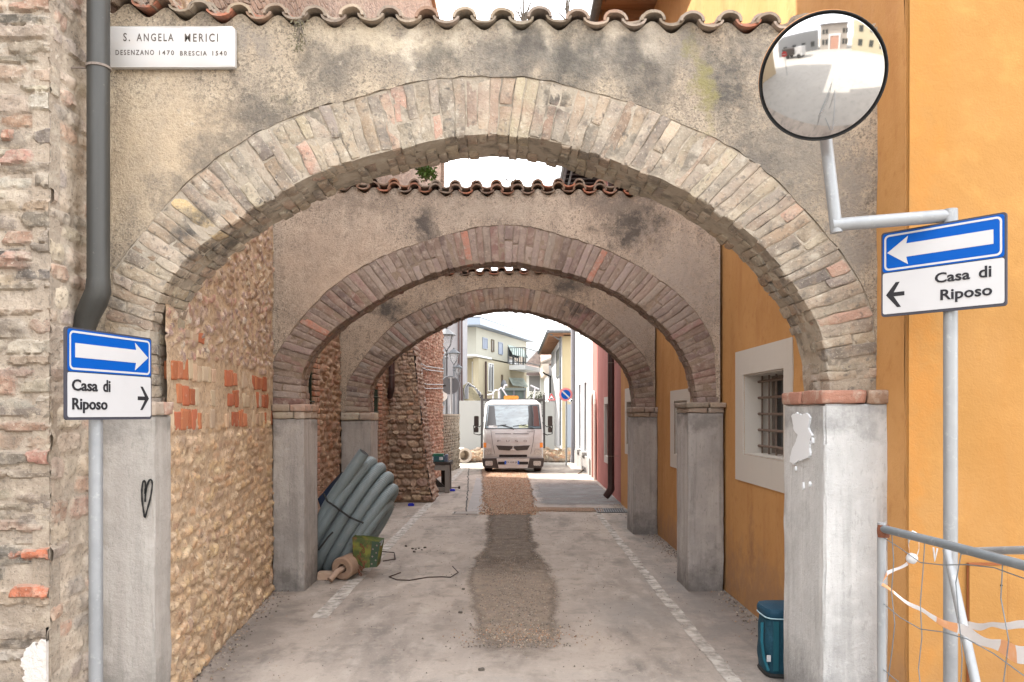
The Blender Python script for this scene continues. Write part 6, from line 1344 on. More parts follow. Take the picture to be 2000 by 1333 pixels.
for x0 in (-.235, .125): c_ = MB(); c_.prism(fb_, [(x0, .235), (x0 + .045, .235), (x0 + .045, .335), (x0, .335)], .0285, .030); c_.build('blue_band', mat('plate_blue', (.02, .10, .50), .4) if x0 < 0 else bpy.data.materials['plate_blue'], plo)
text('lettering', 'FX 828 JR', .06, fb_, -.180, .256, M_signblack, plo, width=.295, height=.062, n0=.030)
for s_ in (-1, 1):
    w_ = MB(); w_.lathe((tx + s_ * .70, ty + .62, .36), [(.18, -.11), (.33, -.11), (.36, -.085), (.36, -.03), (.352, -.028), (.36, -.022), (.36, .022), (.352, .028), (.36, .032), (.36, .085), (.33, .11), (.18, .11)], 32, (1, 0, 0)); w_.build('tyre', mat('tyre', (.045, .03, .026), .85, layers=[(8, (.07, .05, .04), .5, .7, .6)]) if s_ < 0 else bpy.data.materials['tyre'], tk, smooth='auto')
    w_ = MB(); w_.lathe((tx + s_ * .70, ty + 3.3, .36), [(.18, -.12), (.34, -.12), (.36, -.09), (.36, .09), (.34, .12), (.18, .12)], 28, (1, 0, 0)); w_.build('tyre', bpy.data.materials['tyre'], tk, smooth='auto')
    # mirrors
    xm = s_ * 1.00
    m_ = MB(); m_.prism((Vector((tx + xm - (.09 if s_ < 0 else .03), ty + .02, 0)), Vector((1, 0, 0)), Z, Vector((0, -1, 0))), rrect(0, 1.29, .13, 1.58, .03), -.07, 0); mo_ = m_.build('wing_mirror', M_tdk, tk)
    m_ = MB(); m_.prism((Vector((tx + xm - (.085 if s_ < 0 else .025), ty + .025, 0)), Vector((1, 0, 0)), Z, Vector((0, -1, 0))), rrect(0, 1.12, .12, 1.26, .025), -.06, 0); m_.build('lower_mirror', M_tdk, mo_)
    m_ = MB(); m_.tube([(tx + s_ * .84, ty + .30, 1.40), (tx + s_ * .93, ty + .08, 1.28), (tx + s_ * 1.06, ty + .03, 1.27)], .014, 6); m_.tube([(tx + s_ * .84, ty + .25, 1.10), (tx + s_ * .95, ty + .06, 1.05), (tx + s_ * 1.09, ty + .03, 1.08), (tx + s_ * 1.10, ty + .03, 1.32)], .014, 6); m_.build('mirror_arm', M_blk, mo_)
ch = MB(); ch.box((tx - .4, ty + .3, .38), (tx + .4, ty + 4.8, .52)); ch.box((tx - .80, ty + .55, .30), (tx + .80, ty + .70, .40)); ch.box((tx - .3, ty + .1, .16), (tx + .35, ty + .5, .3)); ch.build('chassis', M_blk, tk)
hd = MB(); 
for x in (-.97, .90): hd.box((tx + x, ty + 1.78, .60), (tx + x + .07, ty + 1.86, 2.22))
hd.box((tx - .90, ty + 1.78, 2.03), (tx + .90, ty + 1.84, 2.10)); hd.box((tx - .90, ty + 1.78, 1.55), (tx + .90, ty + 1.83, 1.60))
hd.build('headboard', mat('dark_grey_steel', (.085, .08, .078), .6), tk)
ms = MB()
for i in range(40): x = -.88 + i * .045; ms.tube([(tx + x, ty + 1.80, 1.60), (tx + x, ty + 1.80, 2.03)], .006, 4)
for j in range(9): ms.tube([(tx - .9, ty + 1.80, 1.62 + j * .05), (tx + .9, ty + 1.80, 1.62 + j * .05)], .006, 4)
ms.build('mesh_screen', bpy.data.materials['dark_grey_steel'], tk)
bd_ = MB(); bd_.box((tx - .95, ty + 1.87, .62), (tx + .95, ty + 5.2, .74)); 
for x in (-.95, .91): bd_.box((tx + x, ty + 1.87, .741), (tx + x + .04, ty + 5.2, 1.1))
bd_.build('flatbed', mat('flatbed_grey', (.3, .3, .3), .6), tk)
bc = MB(); bc.prism((Vector((tx - .04, ty + .80, 0)), Vector((1, 0, 0)), Z, Vector((0, -1, 0))), rrect(-.23, 2.055, .20, 2.165, .045), -.14, 0); 
bc.build('beacon_bar', mat('amber_beacon', (.80, .33, .04), .3, spec=.7, layers=[(30, (.55, .18, .02), .45, .6, .6)]), tk, smooth='auto')
bc = MB(); bc.box((tx - .20, ty + .82, 2.035), (tx + .10, ty + .9, 2.056)); bc.build('beacon_foot', M_blk, tk)

# ------------------------------------------------------------------ things behind the truck
def fac(name, label, cat, A, B, z0, z1_, thick, m, N, group=None):
    A3, B3 = Vector((A[0], A[1], 0)), Vector((B[0], B[1], 0)); t_ = thing(name, (A[0], A[1], 0), label, cat, group); mb = MB(); N3 = Vector(N).normalized()
    c = [A3, B3, B3 - N3 * thick, A3 - N3 * thick]; mb.hexa([(p.x, p.y, z0) for p in c] + [(p.x, p.y, z1_) for p in c]); mb.build('wall', m, t_); return t_
def onwall(parent, A, B, pxl, pxr, pyt, pyb, m_frame, m_in, name='window', N=None, inset=.05, fw=.05, mull=1, zfrom='l', hollow=True):
    """window built on the vertical plane A-B; its edges are measured at px pxl/pxr, heights at the left edge"""
    a = onseg(pxl, pyt, A, B); b = onseg(pxr, pyt, A, B); zt = a.z; zb = onseg(pxl, pyb, A, B).z
    U = Vector((b.x - a.x, b.y - a.y, 0)); w = U.length; U.normalize(); Nn = Vector(N).normalized(); O = Vector((a.x, a.y, 0)); fr = (O, U, Z, Nn)
    mb = MB()
    mb.prism(fr, [(0, zb), (w, zb), (w, zb + fw), (0, zb + fw)], .0, .05); mb.prism(fr, [(0, zt - fw), (w, zt - fw), (w, zt), (0, zt)], .0, .05)
    mb.prism(fr, [(0, zb + fw), (fw, zb + fw), (fw, zt - fw), (0, zt - fw)], .0, .05); mb.prism(fr, [(w - fw, zb + fw), (w, zb + fw), (w, zt - fw), (w - fw, zt - fw)], .0, .05)
    for i in range(1, mull + 1):
        x = w * i / (mull + 1); mb.prism(fr, [(x - fw / 2, zb + fw), (x + fw / 2, zb + fw), (x + fw / 2, zt - fw), (x - fw / 2, zt - fw)], .0, .04)
    o = mb.build(name, m_frame, parent); g_ = MB(); g_.prism(fr, [(fw, zb + fw), (w - fw, zb + fw), (w - fw, zt - fw), (fw, zt - fw)], .0, .012); g_.build('pane', m_in, o); return o, fr, w, zb, zt
M_shut = mat('blue_grey_shutter', (.24, .27, .33), .6); M_gdark = mat('dark_glazing', (.045, .05, .05), .12, spec=.7); M_brownf = mat('brown_window', (.12, .09, .06), .7); M_gm = mat('grey_blind', (.17, .16, .14), .6)
M_wht = mat('white_trim', (.62, .63, .62), .6)
# cream modern house
CA, CB = (-1.80, 40.0), (.88, 48.5); U_ = Vector((CB[0] - CA[0], CB[1] - CA[1], 0)).normalized(); NC = (U_.y, -U_.x, 0)
ch_ = thing('cream_house', (CA[0], CA[1], 0), 'cream two-storey modern house with flat grey-edged roof and balcony, behind the truck', 'house')
mb = MB(); back = Vector((-7, 3, 0)); c = [Vector((CA[0], CA[1], 0)), Vector((CB[0], CB[1], 0)), Vector((CB[0] - 5, CB[1] + 2, 0)), Vector((-8, 41, 0)), Vector((-4.0, 40, 0))]
def poly(mb, c, z0, z1_): n = len(c); mb.add([(p[0], p[1], z0) for p in c] + [(p[0], p[1], z1_) for p in c], [tuple(range(n - 1, -1, -1)), tuple(range(n, 2 * n))] + [(i, (i + 1) % n, n + (i + 1) % n, n + i) for i in range(n)])
poly(mb, c, 2.9 + 1.65, 6.0); mb.build('upper_wall', M_cream, ch_)
mb = MB(); c2 = [(CA[0] + .13, CA[1] - .2), (CB[0], CB[1]), (CB[0] - 5, CB[1] + 2), (-8, 41.5), (-4.0, 40.6), (-1.95, 40.6), (-1.95, 39.8)]; poly(mb, c2, 0, 4.45); mb.build('lower_wall', M_cream_y, ch_)
mb = MB(); off = Vector((NC[0], NC[1], 0)); c3 = [(CA[0] + NC[0] * .35 - .1, CA[1] - .9), (CB[0] + NC[0] * .5 + .1, CB[1] + .3), (CB[0] - 5, CB[1] + 3), (-8, 41.8), (-4.2, 39.3)]; poly(mb, c3, 6.02, 6.36)
ro = mb.build('roof', mat('grey_blue_fascia', (.26, .30, .36), .6), ch_); mb = MB(); c3b = [(p[0] * .995, p[1] + .04) for p in c3]; poly(mb, c3b, 6.37, 6.42); mb.build('roof_edge', M_gutter, ro)
mb = MB(); c4 = [(CA[0] - .0, CA[1] - .9), (CA[0] + .75, CA[1] + 1.6), (CA[0] + .3, CA[1] + 2), (-3.6, 40.3), (-3.6, 39.0)]; poly(mb, c4, 4.47, 4.56); mb.build('canopy', M_wht, ch_)
Bm = (CB[0], CB[1])
for args in ((942, 951, 659, 681, M_shut, M_shut, 1), (959, 964, 663, 687, M_brownf, M_gm, 0), (973, 981, 668, 692, M_shut, M_shut, 0), (953, 963, 709, 765, M_wht, M_gdark, 1), (978.5, 981, 732, 757, M_brownf, M_gm, 0)):
    onwall(ch_, CA if args[2] < 700 else c2[0], Bm, args[0], args[1], args[2], args[3], args[4], args[5], 'window', NC, mull=args[6])
for (pt, pb) in ((679, 712), (739, 769)):
    o, fr, w, zb, zt = onwall(ch_, CA, Bm, 991.5, 1022, pt, pb, M_gutter, M_gdark, 'glazed_door', NC, mull=2, fw=.07)
    aw = MB(); O, Uu, Vv, Nn = fr; p = [O + Z * (zt + .12), O + Uu * w + Z * (zt + .12), O + Uu * w + Nn * .30 + Z * (zt - .42), O + Nn * .30 + Z * (zt - .42)]
    aw.hexa([tuple(q) for q in p] + [tuple(q + Z * .04) for q in p]); aw.build('awning', mat('pale_green_awning', (.36, .42, .38), .7, layers=[((1, 1, 9), (.24, .29, .27), .5, .55, .7)]), ch_)
a = onseg(992, 715, CA, Bm); b = onseg(1024, 715, CA, Bm); Nn = Vector(NC); bl_ = MB(); zb = 1.65 + 2.75
c5 = [(a.x, a.y), (a.x + Nn.x * 1.0, a.y + Nn.y * 1.0), (b.x + Nn.x * 1.0, b.y + Nn.y * 1.0), (b.x, b.y)]; poly(bl_, c5, zb - .28, zb - .02); bo = bl_.build('balcony', M_wht, ch_)
rl = MB(); p0 = Vector((c5[1][0], c5[1][1], 0)); p1 = Vector((c5[2][0], c5[2][1], 0)); pp0 = Vector((c5[0][0], c5[0][1], 0))
for A_, B_ in ((p0, p1), (pp0, p0)):
    n_ = 22 if A_ == p0 else 8
    for i in range(n_ + 1): q = A_.lerp(B_, i / n_); rl.beam((q.x, q.y, zb), (q.x, q.y, zb + .95), .03, .03, up=(0, 1, 0))
    for hz in (.12, .95): rl.beam((A_.x, A_.y, zb + hz), (B_.x, B_.y, zb + hz), .04, .04)
rl.build('railing', mat('dark_railing', (.05, .055, .06), .5), bo)
mb = MB(); a = onseg(981, 700, CA, Bm); 0 and poly(mb, [(a.x, a.y), (a.x + NC[0] * .9, a.y + NC[1] * .9), (c5[1][0] - .1, c5[1][1] - .1), (c5[0][0], c5[0][1])], 3.9, 5.3 - .15); 0 and mb.build('bay_wall', M_wht, ch_)
# porch door on the face towards the viewer
onwall(ch_, (-4, 40.59), (-1.95, 40.59), 921.5, 935 - 1, 707, 750, M_wht, mat('taupe_door', (.16, .14, .12), .6), 'porch_door', (0, -1, 0), mull=0)
rp = MB(); a = onseg(945.5, 690, c2[0], Bm); rp.tube([(a.x + NC[0] * .1, a.y + NC[1] * .1, 4.3), (a.x + NC[0] * .1, a.y + NC[1] * .1, .5)], .05, 8); rp.build('rain_pipe', M_brownpipe, ch_)
an = MB(); a = P(1013, 668, 47); an.tube([(a.x, a.y, 6.3), (a.x, a.y, 7.1)], .02, 5); an.build('aerial', M_gutter, ch_)
# tiled bungalow at the far end
fh = fac('tiled_house', 'low pale house with a red-brown tiled roof, right of the cream house', 'house', (1.0, 56), (4.6, 56), 0, 4.3, 4, mat('pale_stone_render', (.52, .53, .49), .9), (0, -1, 0))
onwall(fh, (1.0, 56), (4.6, 56), 1032, 1056, 733, 766, M_wht, mat('grey_shutter', (.15, .15, .15), .6), 'window', (0, -1, 0), mull=0)
rf = MB(); rf.hexa([(.6, 55.2, 4.75), (5.2, 55.2, 4.75), (5.2, 62, 4.75), (.6, 62, 4.75), (1.95, 58.0, 6.3), (5.2, 58.0, 6.3), (5.2, 59.5, 6.3), (1.95, 59.5, 6.3)]); rf.build('roof', mat('far_tiles', (.30, .22, .18), .9, layers=[((5, 2, 5), (.15, .10, .09), .45, .6, .8), (6, (.45, .40, .36), .55, .7, .7)], bumps=[((5, 2, 5), .05)]), fh)
rf = MB(); rf.box((.75, 55.3, 4.31), (5, 55.99, 4.74)); rf.build('fascia', mat('dark_fascia', (.11, .085, .08), .8), fh)
# yellow house with overhanging roof on the right
yh = thing('yellow_house', (2.27, 36, 0), 'pale yellow house with overhanging tiled roof beyond the white house', 'house')
mb = MB(); mb.box((2.27, 36.0, 0), (7, 36.3, 5.15)); mb.build('gable_wall', M_yellow, yh)
mb = MB(); mb.box((2.262, 36.01, 0), (2.5, 46, 5.15)); mb.box((2.5, 36.3, 0), (7, 46, 5.15)); mb.build('side_wall', M_white, yh)
mb = MB(); mb.hexa([(1.62, 35.4, 5.20), (7, 35.4, 5.20), (7, 48, 5.20), (1.62, 48, 5.20), (1.66, 35.4, 5.27), (7, 35.4, 5.27), (7, 48, 5.27), (1.66, 48, 5.27)]); 
for i in range(14): mb.box((1.70, 35.6 + i * .85, 5.10), (2.3, 35.72 + i * .85, 5.195))
ro = mb.build('eave', mat('brown_soffit', (.30, .17, .10), .8, layers=[(12, (.20, .11, .07), .5, .7, .6)]), yh)
mb = MB(); mb.tube([(1.60, 35.3, 5.30), (1.60, 48, 5.30)], .08, 10); mb.tube([(1.60, 35.36, 5.30), (7, 35.36, 5.30)], .07, 10); mb.tube([(2.18, 35.9, 5.15), (2.18, 35.9, .2)], .05, 8); mb.tube([(1.62, 35.5, 5.25), (2.18, 35.9, 4.95)], .04, 8); mb.build('gutter', M_gutter, yh)
tl = MB()
for i in range(16):
    for j in range(4): x = 1.80 + .05 * j + i * .23; tile_arc(tl, x, 35.35 + j * .42, 5.34 + j * .11, x, 35.9 + j * .42, 5.48 + j * .11, .085, .07, .015, True, pick([(.46, .40, .36), (.28, .22, .2), (.38, .25, .2), (.16, .13, .12)]), .9)
tl.build('roof_tiles', M_tile, yh); 
mb = MB(); mb.hexa([(1.9, 35.4, 5.28), (7, 35.4, 5.28), (7, 47.5, 5.28), (1.9, 47.5, 5.28), (2.6, 37.2, 5.66), (7, 37.2, 5.66), (7, 46, 5.66), (2.6, 46, 5.66)]); mb.build('roof', M_tile, yh)
onwall(yh, (2.262, 36), (2.262, 46), 1094, 1088, 678, 735, M_gutter, mat('grey_green_shutter', (.13, .125, .10), .7), 'shutter', (-1, 0, 0), mull=1)
mb = MB(); a = P(1108, 790, 35.9); mb.box((a.x, 35.9, 0), (a.x + .23, 35.98, a.z)); mb.build('side_door', mat('blue_grey_door', (.26, .29, .33), .6), yh)
eh = thing('gabled_house', (2.2, 50, 0), 'farther pale house whose cream eave juts into the street behind the yellow house', 'house')
mb = MB(); mb.box((2.25, 49, 0), (7, 58, 4.6)); mb.build('wall', M_white, eh)
mb = MB(); p = [P(1055, 703, 50), P(1086, 688, 50), P(1086, 722, 50), P(1063, 722, 50)]; mb.hexa([(1.75, 49, 4.72), (3, 49, 5.25), (3, 58, 5.25), (1.75, 58, 4.72), (1.75, 49, 4.82), (3, 49, 5.38), (3, 58, 5.38), (1.75, 58, 4.82)])
mb.hexa([(2.05, 48.6, 4.1), (2.26, 48.6, 4.1), (2.26, 58, 4.1), (2.05, 58, 4.1), (1.80, 48.9, 4.70), (2.26, 48.9, 4.70), (2.26, 58, 4.70), (1.80, 58, 4.70)]); mb.build('eave', mat('cream_soffit', (.42, .36, .30), .8), eh)
mb = MB(); mb.tube([P(1061, 727, 48.5), P(1063, 730, 48.5), P(1084, 740, 48.4)], .05, 8); mb.tube([P(1075, 735, 48.45), P(1075, 768, 48.45)], .04, 8); mb.build('pipe', M_blk, eh)
# grey block behind the lamps
gb = fac('grey_block', 'plain pale grey building behind the street lamps on the left', 'building', (-6, 30), (-2.02, 30), 0, 7.5, 6, M_lilac, (0, -1, 0))
for px in (896, 901.5):
    x = (px - 1000) * 29.9 / F; mb = MB(); mb.tube([(x, 29.9, 7.2), (x, 29.9, .4)], .045, 10); mb.build('rain_pipe', M_brownpipe, gb)
onwall(gb, (-6, 30), (-2.02, 30), 862, 868, 694, 790, M_gutter, mat('grey_shutter_b', (.17, .18, .2), .6), 'shutter', (0, -1, 0), mull=0)
# white hoarding, rubble, concrete pipe
M_hoard = mat('white_hoarding', (.29, .295, .28), .7, layers=[(1.5, (.30, .305, .29), .5, .8, .5)])
ho = MB(); a, b = P(897, 783, 29.2), P(944, 783, 29.2); ho.box((a.x, 29.2, 0), (b.x + .3, 29.26, a.z)); o = ho.build('site_hoarding', M_hoard); tag(o, 'pale site hoarding panel left of the truck', 'hoarding')
ho = MB(); a, b = P(1056, 785, 29.2), P(1083, 785, 29.2); ho.box((a.x, 29.2, 0), (b.x, 29.26, a.z)); o = ho.build('site_hoarding', M_hoard); tag(o, 'white sunlit site hoarding panel right of the truck', 'hoarding')
rub = MB()
for _ in range(900):
    side_ = random.random() < .5
    x = random.uniform(-2.1, -.9) if side_ else random.uniform(.75, 2.1); y = random.uniform(26.8, 28.9)
    zz = .50 * (1 - abs(y - 28.2) / 1.6) * (1 - .35 * abs(math.sin(x * 3))) * random.uniform(.3, 1); r_ = random.uniform(.03, .11)
    stone(rub, (x, y, max(0, zz)), (1, 0, 0), (0, .8, -.6), (0, -.6, .8), r_, r_ * .7, r_ * .8, pick([(.52, .46, .38), (.60, .54, .46), (.44, .37, .30), (.5, .36, .27)]), 2.6, .2, random.uniform(0, 3), 7)
tag(rub.build('rubble', mat('broken_rubble', attr=True, rough=.95, bumps=[(30, .01)]), smooth='auto'), kind='stuff')
cpq = MB(); c_ = P(903, 880, 26.6); cpq.lathe((c_.x, c_.y, .26), [(.17, -.3), (.25, -.3), (.25, .3), (.17, .3), (.17, -.3)], 24, (.35, -1, 0)); o = cpq.build('concrete_pipe', mat('pale_concrete', (.5, .44, .37), .9), smooth='auto'); tag(o, 'short concrete pipe lying in the rubble left of the truck', 'pipe')
# excavator arm, excavator, loaded frames
xa = thing('digger_boom', tuple(P(915, 785, 33)), 'yellowish digger boom with black and white hoses above the left hoarding', 'digger boom')
mb = MB(); mb.beam(P(908, 752, 33), P(938, 785, 33), .28, .26); mb.beam(P(908, 752, 33), P(912, 800, 33), .22, .16); mb.build('boom', mat('pale_yellow_paint', (.45, .40, .26), .6, layers=[(8, (.2, .18, .14), .5, .6, .7)]), xa)
for i in range(7):
    mb = MB(); mb.tube([P(909 + i * .8, 780, 32.7), P(908 + i, 760 - i, 32.7), P(914 + i * 2, 748 + i * 1.4, 32.7), P(926 + i * 2, 756 + i * 2, 32.7), P(936 + i, 772 + i * 2, 32.7)], .028, 5); mb.build('hose', M_blk if i % 2 else M_signwhite, xa)
ex = thing('excavator', tuple(P(1000, 800, 31)), 'grey excavator cab roof and window seen above the truck', 'excavator')
mb = MB(); a, b = P(976, 758, 31), P(1028, 762, 31); mb.box((a.x, 31, a.z - .1), (b.x, 33, a.z)); mb.build('cab_roof', mat('dark_grey_green', (.12, .14, .13), .6), ex)
mb = MB(); mb.box((a.x + .06, 31.1, 1.2), (b.x - .08, 32.9, a.z - .1)); mb.build('cab_body', mat('green_glass', (.09, .12, .11), .15), ex)
for xx in (a.x + .02, (a.x + b.x) / 2, b.x - .1): mb = MB(); mb.box((xx, 31.02, 1.0), (xx + .07, 31.09, a.z - .101)); mb.build('cab_pillar', M_gutter, ex)
mb = MB(); mb.lathe(P(984, 755, 31.5), [(.12, 0), (.12, .1), (.05, .25)], 10); mb.build('exhaust', M_gutter, ex)
M_wt = mat('white_tube', (.62, .62, .66), .5)
tf = thing('tubular_frame', tuple(P(975, 778, 24.6)), 'white bent tube frame loaded on the truck, left of the beacon', 'tube frame')
for pl_ in ([(963, 782), (963, 768), (968, 762), (975, 764), (976, 782)], [(974, 780), (974, 762), (979, 757), (990, 774)], [(984, 760), (986, 753), (991, 753)], [(952, 772), (965, 769)]):
    mb = MB(); mb.tube([P(x, y_, 24.7) for x, y_ in pl_], .022, 8); mb.build('tube', M_wt, tf, smooth='auto')
mb = MB(); mb.tube([P(1042, 783, 24.6), P(1045, 758, 24.6)], .02, 8); mb.tube([P(1036, 753, 24.6), P(1053, 761, 24.6)], .022, 8); o = mb.build('white_post', M_wt); tag(o, 'white T-shaped tube standing on the truck, right of the beacon', 'post')
# street lamps
def street_lamp(px, pyt, d, s_, label):
    x = (px - 1000) * d / F; t_ = thing('street_lamp', (x, d, 0), label, 'street lamp', 'street lamps over the low wall'); zt = EYE + (808 - pyt) * d / F; h = .66 * s_
    mg = bpy.data.materials.get('lamp_grey') or mat('lamp_grey', (.075, .08, .088), .5)
    mb = MB(); zb = zt - h; mb.tube([(x, d, 0), (x, d, zb - .25)], .038 * s_, 12); mb.lathe((x, d, zb - .26), [(.04 * s_, 0), (.06 * s_, .03), (.035 * s_, .08), (.06 * s_, .14), (.03 * s_, .2), (.05 * s_, .25)], 12); mb.build('pole', mg, t_, smooth='auto')
    ln = MB()
    for a in (45, 135, 225, 315):
        c, s2 = math.cos(R(a)), math.sin(R(a)); ln.tube([(x + c * .03, d + s2 * .03, zb), (x + c * .16 * s_, d + s2 * .16 * s_, zb + .12 * s_), (x + c * .24 * s_, d + s2 * .24 * s_, zb + .42 * s_)], .012, 5)
    ln.lathe((x, d, zb + .42 * s_), [(.27 * s_, 0), (.285 * s_, .02), (.20 * s_, .08 * s_), (.08 * s_, .17 * s_), (.03 * s_, .2 * s_), (.04 * s_, .23 * s_), (.001, .26 * s_)], 4 if False else 16); lo_ = ln.build('lantern', mg, t_)
    gl = MB(); gl.lathe((x, d, zb + .02), [(.05 * s_, 0), (.15 * s_, .12 * s_), (.22 * s_, .395 * s_)], 4); gl.build('glass', M_glassclear, lo_)
street_lamp(872, 640, 23.6, 1.0, 'nearest and tallest of the three lantern street lamps')
street_lamp(886.5, 680, 29.2, .88, 'middle one of the three lantern street lamps')
street_lamp(894.5, 711, 29.6, .66, 'smallest lantern street lamp, lowest of the three, beside the dark pipe')
# round sign seen from behind, small mirror disc
rsn = thing('round_sign', (P(880, 752, 22.9).x, 22.9, 0), 'grey back of a round traffic sign on a pale post above the low wall', 'road sign')
c_ = P(879.5, 752.5, 22.9); mb = MB(); mb.lathe(c_, [(.001, .012), (.265, .012), (.27, .0), (.265, -.012), (.001, -.012)], 36, (0, -1, 0)); mb.build('disc', mat('sign_back', (.12, .13, .145), .5, metal=.2), rsn)
mb = MB(); mb.tube([(c_.x + .03, 22.84, 0), (c_.x + .03, 22.84, c_.z + .22)], .028, 10); mb.build('pole', M_galv, rsn); mb = MB(); mb.box((c_.x - .06, 22.85, c_.z + .19), (c_.x + .12, 22.885, c_.z + .22)); mb.build('clamp', M_galv, rsn)
mb = MB(); mb.box((c_.x - .21, 22.884, c_.z - .04), (c_.x - .13, 22.888, c_.z)); mb.build('sticker', M_blk, rsn)
mb = MB(); c_ = P(862, 773, 23.4); mb.lathe(c_, [(.001, .02), (.17, .01), (.18, 0), (.001, -.02)], 24, (.2, -1, 0)); mb.tube([c_ + Vector((0, .05, .1)), (c_.x, c_.y + .05, 1.5)], .02, 6); o = mb.build('small_sign', M_wht); tag(o, 'small white disc half hidden by the brick corner below the tall lamp', 'road sign')
# no parking sign, warning sign
npx = thing('no_parking_sign', (P(1105, 771, 25.2).x, 25.2, 0), 'round red and blue no parking sign on a pole before the white house', 'road sign')
c_ = P(1105, 771, 25.2); mb = MB(); mb.lathe(c_, [(.001, .008), (.215, .008), (.215, -.006), (.001, -.006)], 40, (0, -1, 0)); mb.build('red_ring', M_pinkred, npx)
mb = MB(); mb.lathe(c_ + Vector((0, -.0085, 0)), [(.001, .003), (.148, .003), (.148, -.003), (.001, -.003)], 40, (0, -1, 0)); mb.build('blue_disc', M_blue, npx)
mb = MB(); f_ = (c_ + Vector((0, -.012, 0)), Vector((.72, 0, -.69)), Vector((.69, 0, .72)), Vector((0, -1, 0))); mb.prism(f_, [(-.15, -.022), (.15, -.022), (.15, .022), (-.15, .022)], 0, .003); mb.build('white_bar', M_signwhite, npx)
mb = MB(); mb.tube([(c_.x + .02, 25.24, 0), (c_.x + .02, 25.24, c_.z + .1)], .028, 8); mb.build('pole', M_galv, npx)
mb = MB(); q = P(1115, 783, 25.1); mb.lathe(q, [(.001, -.04), (.05, -.03), (.06, .01), (.03, .05)], 14, (-.6, -.8, .1)); mb.tube([q, (c_.x + .02, 25.24, q.z)], .012, 6); cc_ = mb.build('lamp_head', M_wht, npx); mb = MB(); mb.lathe(q + Vector((.02, -.05, 0)), [(.03, 0), (.03, .02)], 10, (-.3, -1, .0)); mb.build('lens', M_blk, cc_)
tr = thing('warning_sign', (P(1077, 773, 30.2).x, 30.2, 0), 'small red triangular warning sign above the right hoarding', 'road sign')
f_ = (P(1077, 778, 30.2), Vector((1, 0, 0)), Z, Vector((0, -1, 0))); T_ = lambda k: [(-.155 * k, -.085 * k), (.155 * k, -.085 * k), (0, .185 * k)]
mb = MB(); mb.prism(f_, T_(1), 0, .01); mb.build('red_triangle', M_red, tr); mb = MB(); mb.prism(f_, T_(.66), .0101, .013); mb.build('white_triangle', M_signwhite, tr); mb = MB(); mb.prism(f_, [(-.06, -.04), (.06, -.04), (.035, -.005), (-.035, -.005)], .0131, .016); mb.build('symbol', M_blk, tr)
mb = MB(); p_ = P(1077, 785, 30.25); mb.tube([(p_.x, 30.25, 0), (p_.x, 30.25, p_.z + .1)], .03, 8); mb.build('pole', M_galv, tr)

# ------------------------------------------------------------------ plants
def leaf_mat(n, c, c2): return mat(n, c, .8, layers=[(5, c2, .4, .7, .8)])
M_leaf = leaf_mat('green_leaves', (.07, .14, .03), (.13, .20, .05)); M_dry = leaf_mat('dry_leaves', (.12, .13, .12), (.18, .17, .12)); M_twig = mat('twig', (.12, .10, .08), .9)
def bushy(name, c, rx, ry, rz, n, ls, m, label, cat='plant', stem=True, twigs=8, parent=None):
    t_ = thing(name, tuple(c), label, cat); c = Vector(c); lf = MB(); tw = MB(); ends = []
    for i in range(twigs):
        a = random.uniform(0, 6.28); k = random.uniform(.4, 1); e = c + Vector((math.cos(a) * rx * k, math.sin(a) * ry * k, rz * random.uniform(.3, 1))); mid = c.lerp(e, .5) + Vector((random.uniform(-.1, .1) * rx, 0, .1 * rz)); ends.append((c, mid, e)); tw.tube([c, mid, e], [.006, .004, .002], 4)
    for i in range(n):
        a_, mid, e = random.choice(ends); p = mid.lerp(e, random.uniform(-.4, 1.05)) + Vector((random.gauss(0, .13) * rx, random.gauss(0, .13) * ry, random.gauss(0, .13) * rz))
        d = Vector((random.gauss(0, 1), random.gauss(0, 1), random.gauss(0, 1))).normalized(); u = d.cross(Vector((.3, .5, .8))).normalized(); l = ls * random.uniform(.6, 1.3)
        lf.add([p, p + d * l * .5 + u * l * .28, p + d * l, p + d * l * .5 - u * l * .28], [(0, 1, 2, 3)])
    tw.build('stem', M_twig, t_); lf.build('foliage', m, t_); return t_
bushy('ivy', P(822, 345, 15.0) + Vector((.10, 0, -.1)), .22, .3, .45, 260, .09, M_leaf, 'green ivy clump growing from the top of the brick house wall')
random.seed(77)
bushy('shrub', P(1046, 800, 33), .45, .4, .75, 500, .09, leaf_mat('grey_green_leaves', (.05, .065, .035), (.09, .10, .06)), 'dark grey-green shrub behind the truck, right of the excavator', 'shrub', twigs=16)
zc2 = 3.80
for (px, d, zb, h, w_, n, lb) in ((925, 7.62, 3.80, .14, .06, 16, 'small dry weed on the tiles of the middle arch, leftmost of three'), (962, 7.62, 3.80, .10, .03, 8, 'tiny dry weed on the tiles of the middle arch, between the other two'), (997, 7.66, 3.80, .22, .12, 60, 'bushiest dry weed on the tiles of the middle arch, rightmost of three'),
                          (1022, 4.50, 3.86, .20, .14, 26, 'sparse dry weed on the tile coping of the nearest arch, left of the other'), (1108, 4.50, 3.86, .22, .12, 26, 'sparse dry weed on the tile coping of the nearest arch, right of the other')):
    c = P(px, 400, d); bushy('dry_weed', (c.x, d, zb), w_, .05, h, n, .014, M_dry, lb, 'weed', twigs=7)
hw_ = thing('hanging_weed', tuple(P(585, 40, 4.27)), 'dry hanging weed rooted under the tiles of the nearest arch, right of the plaque', 'weed')
mb = MB(); c0 = P(585, 38, 4.28)
for i in range(14):
    e = c0 + Vector((random.uniform(-.03, .05), -random.uniform(.0, .03), -random.uniform(.05, .19))); mb.tube([c0, c0.lerp(e, .5) + Vector((random.uniform(-.015, .015), -.01, 0)), e], .0016, 4)
mb.build('stem', M_twig, hw_); lf = MB()
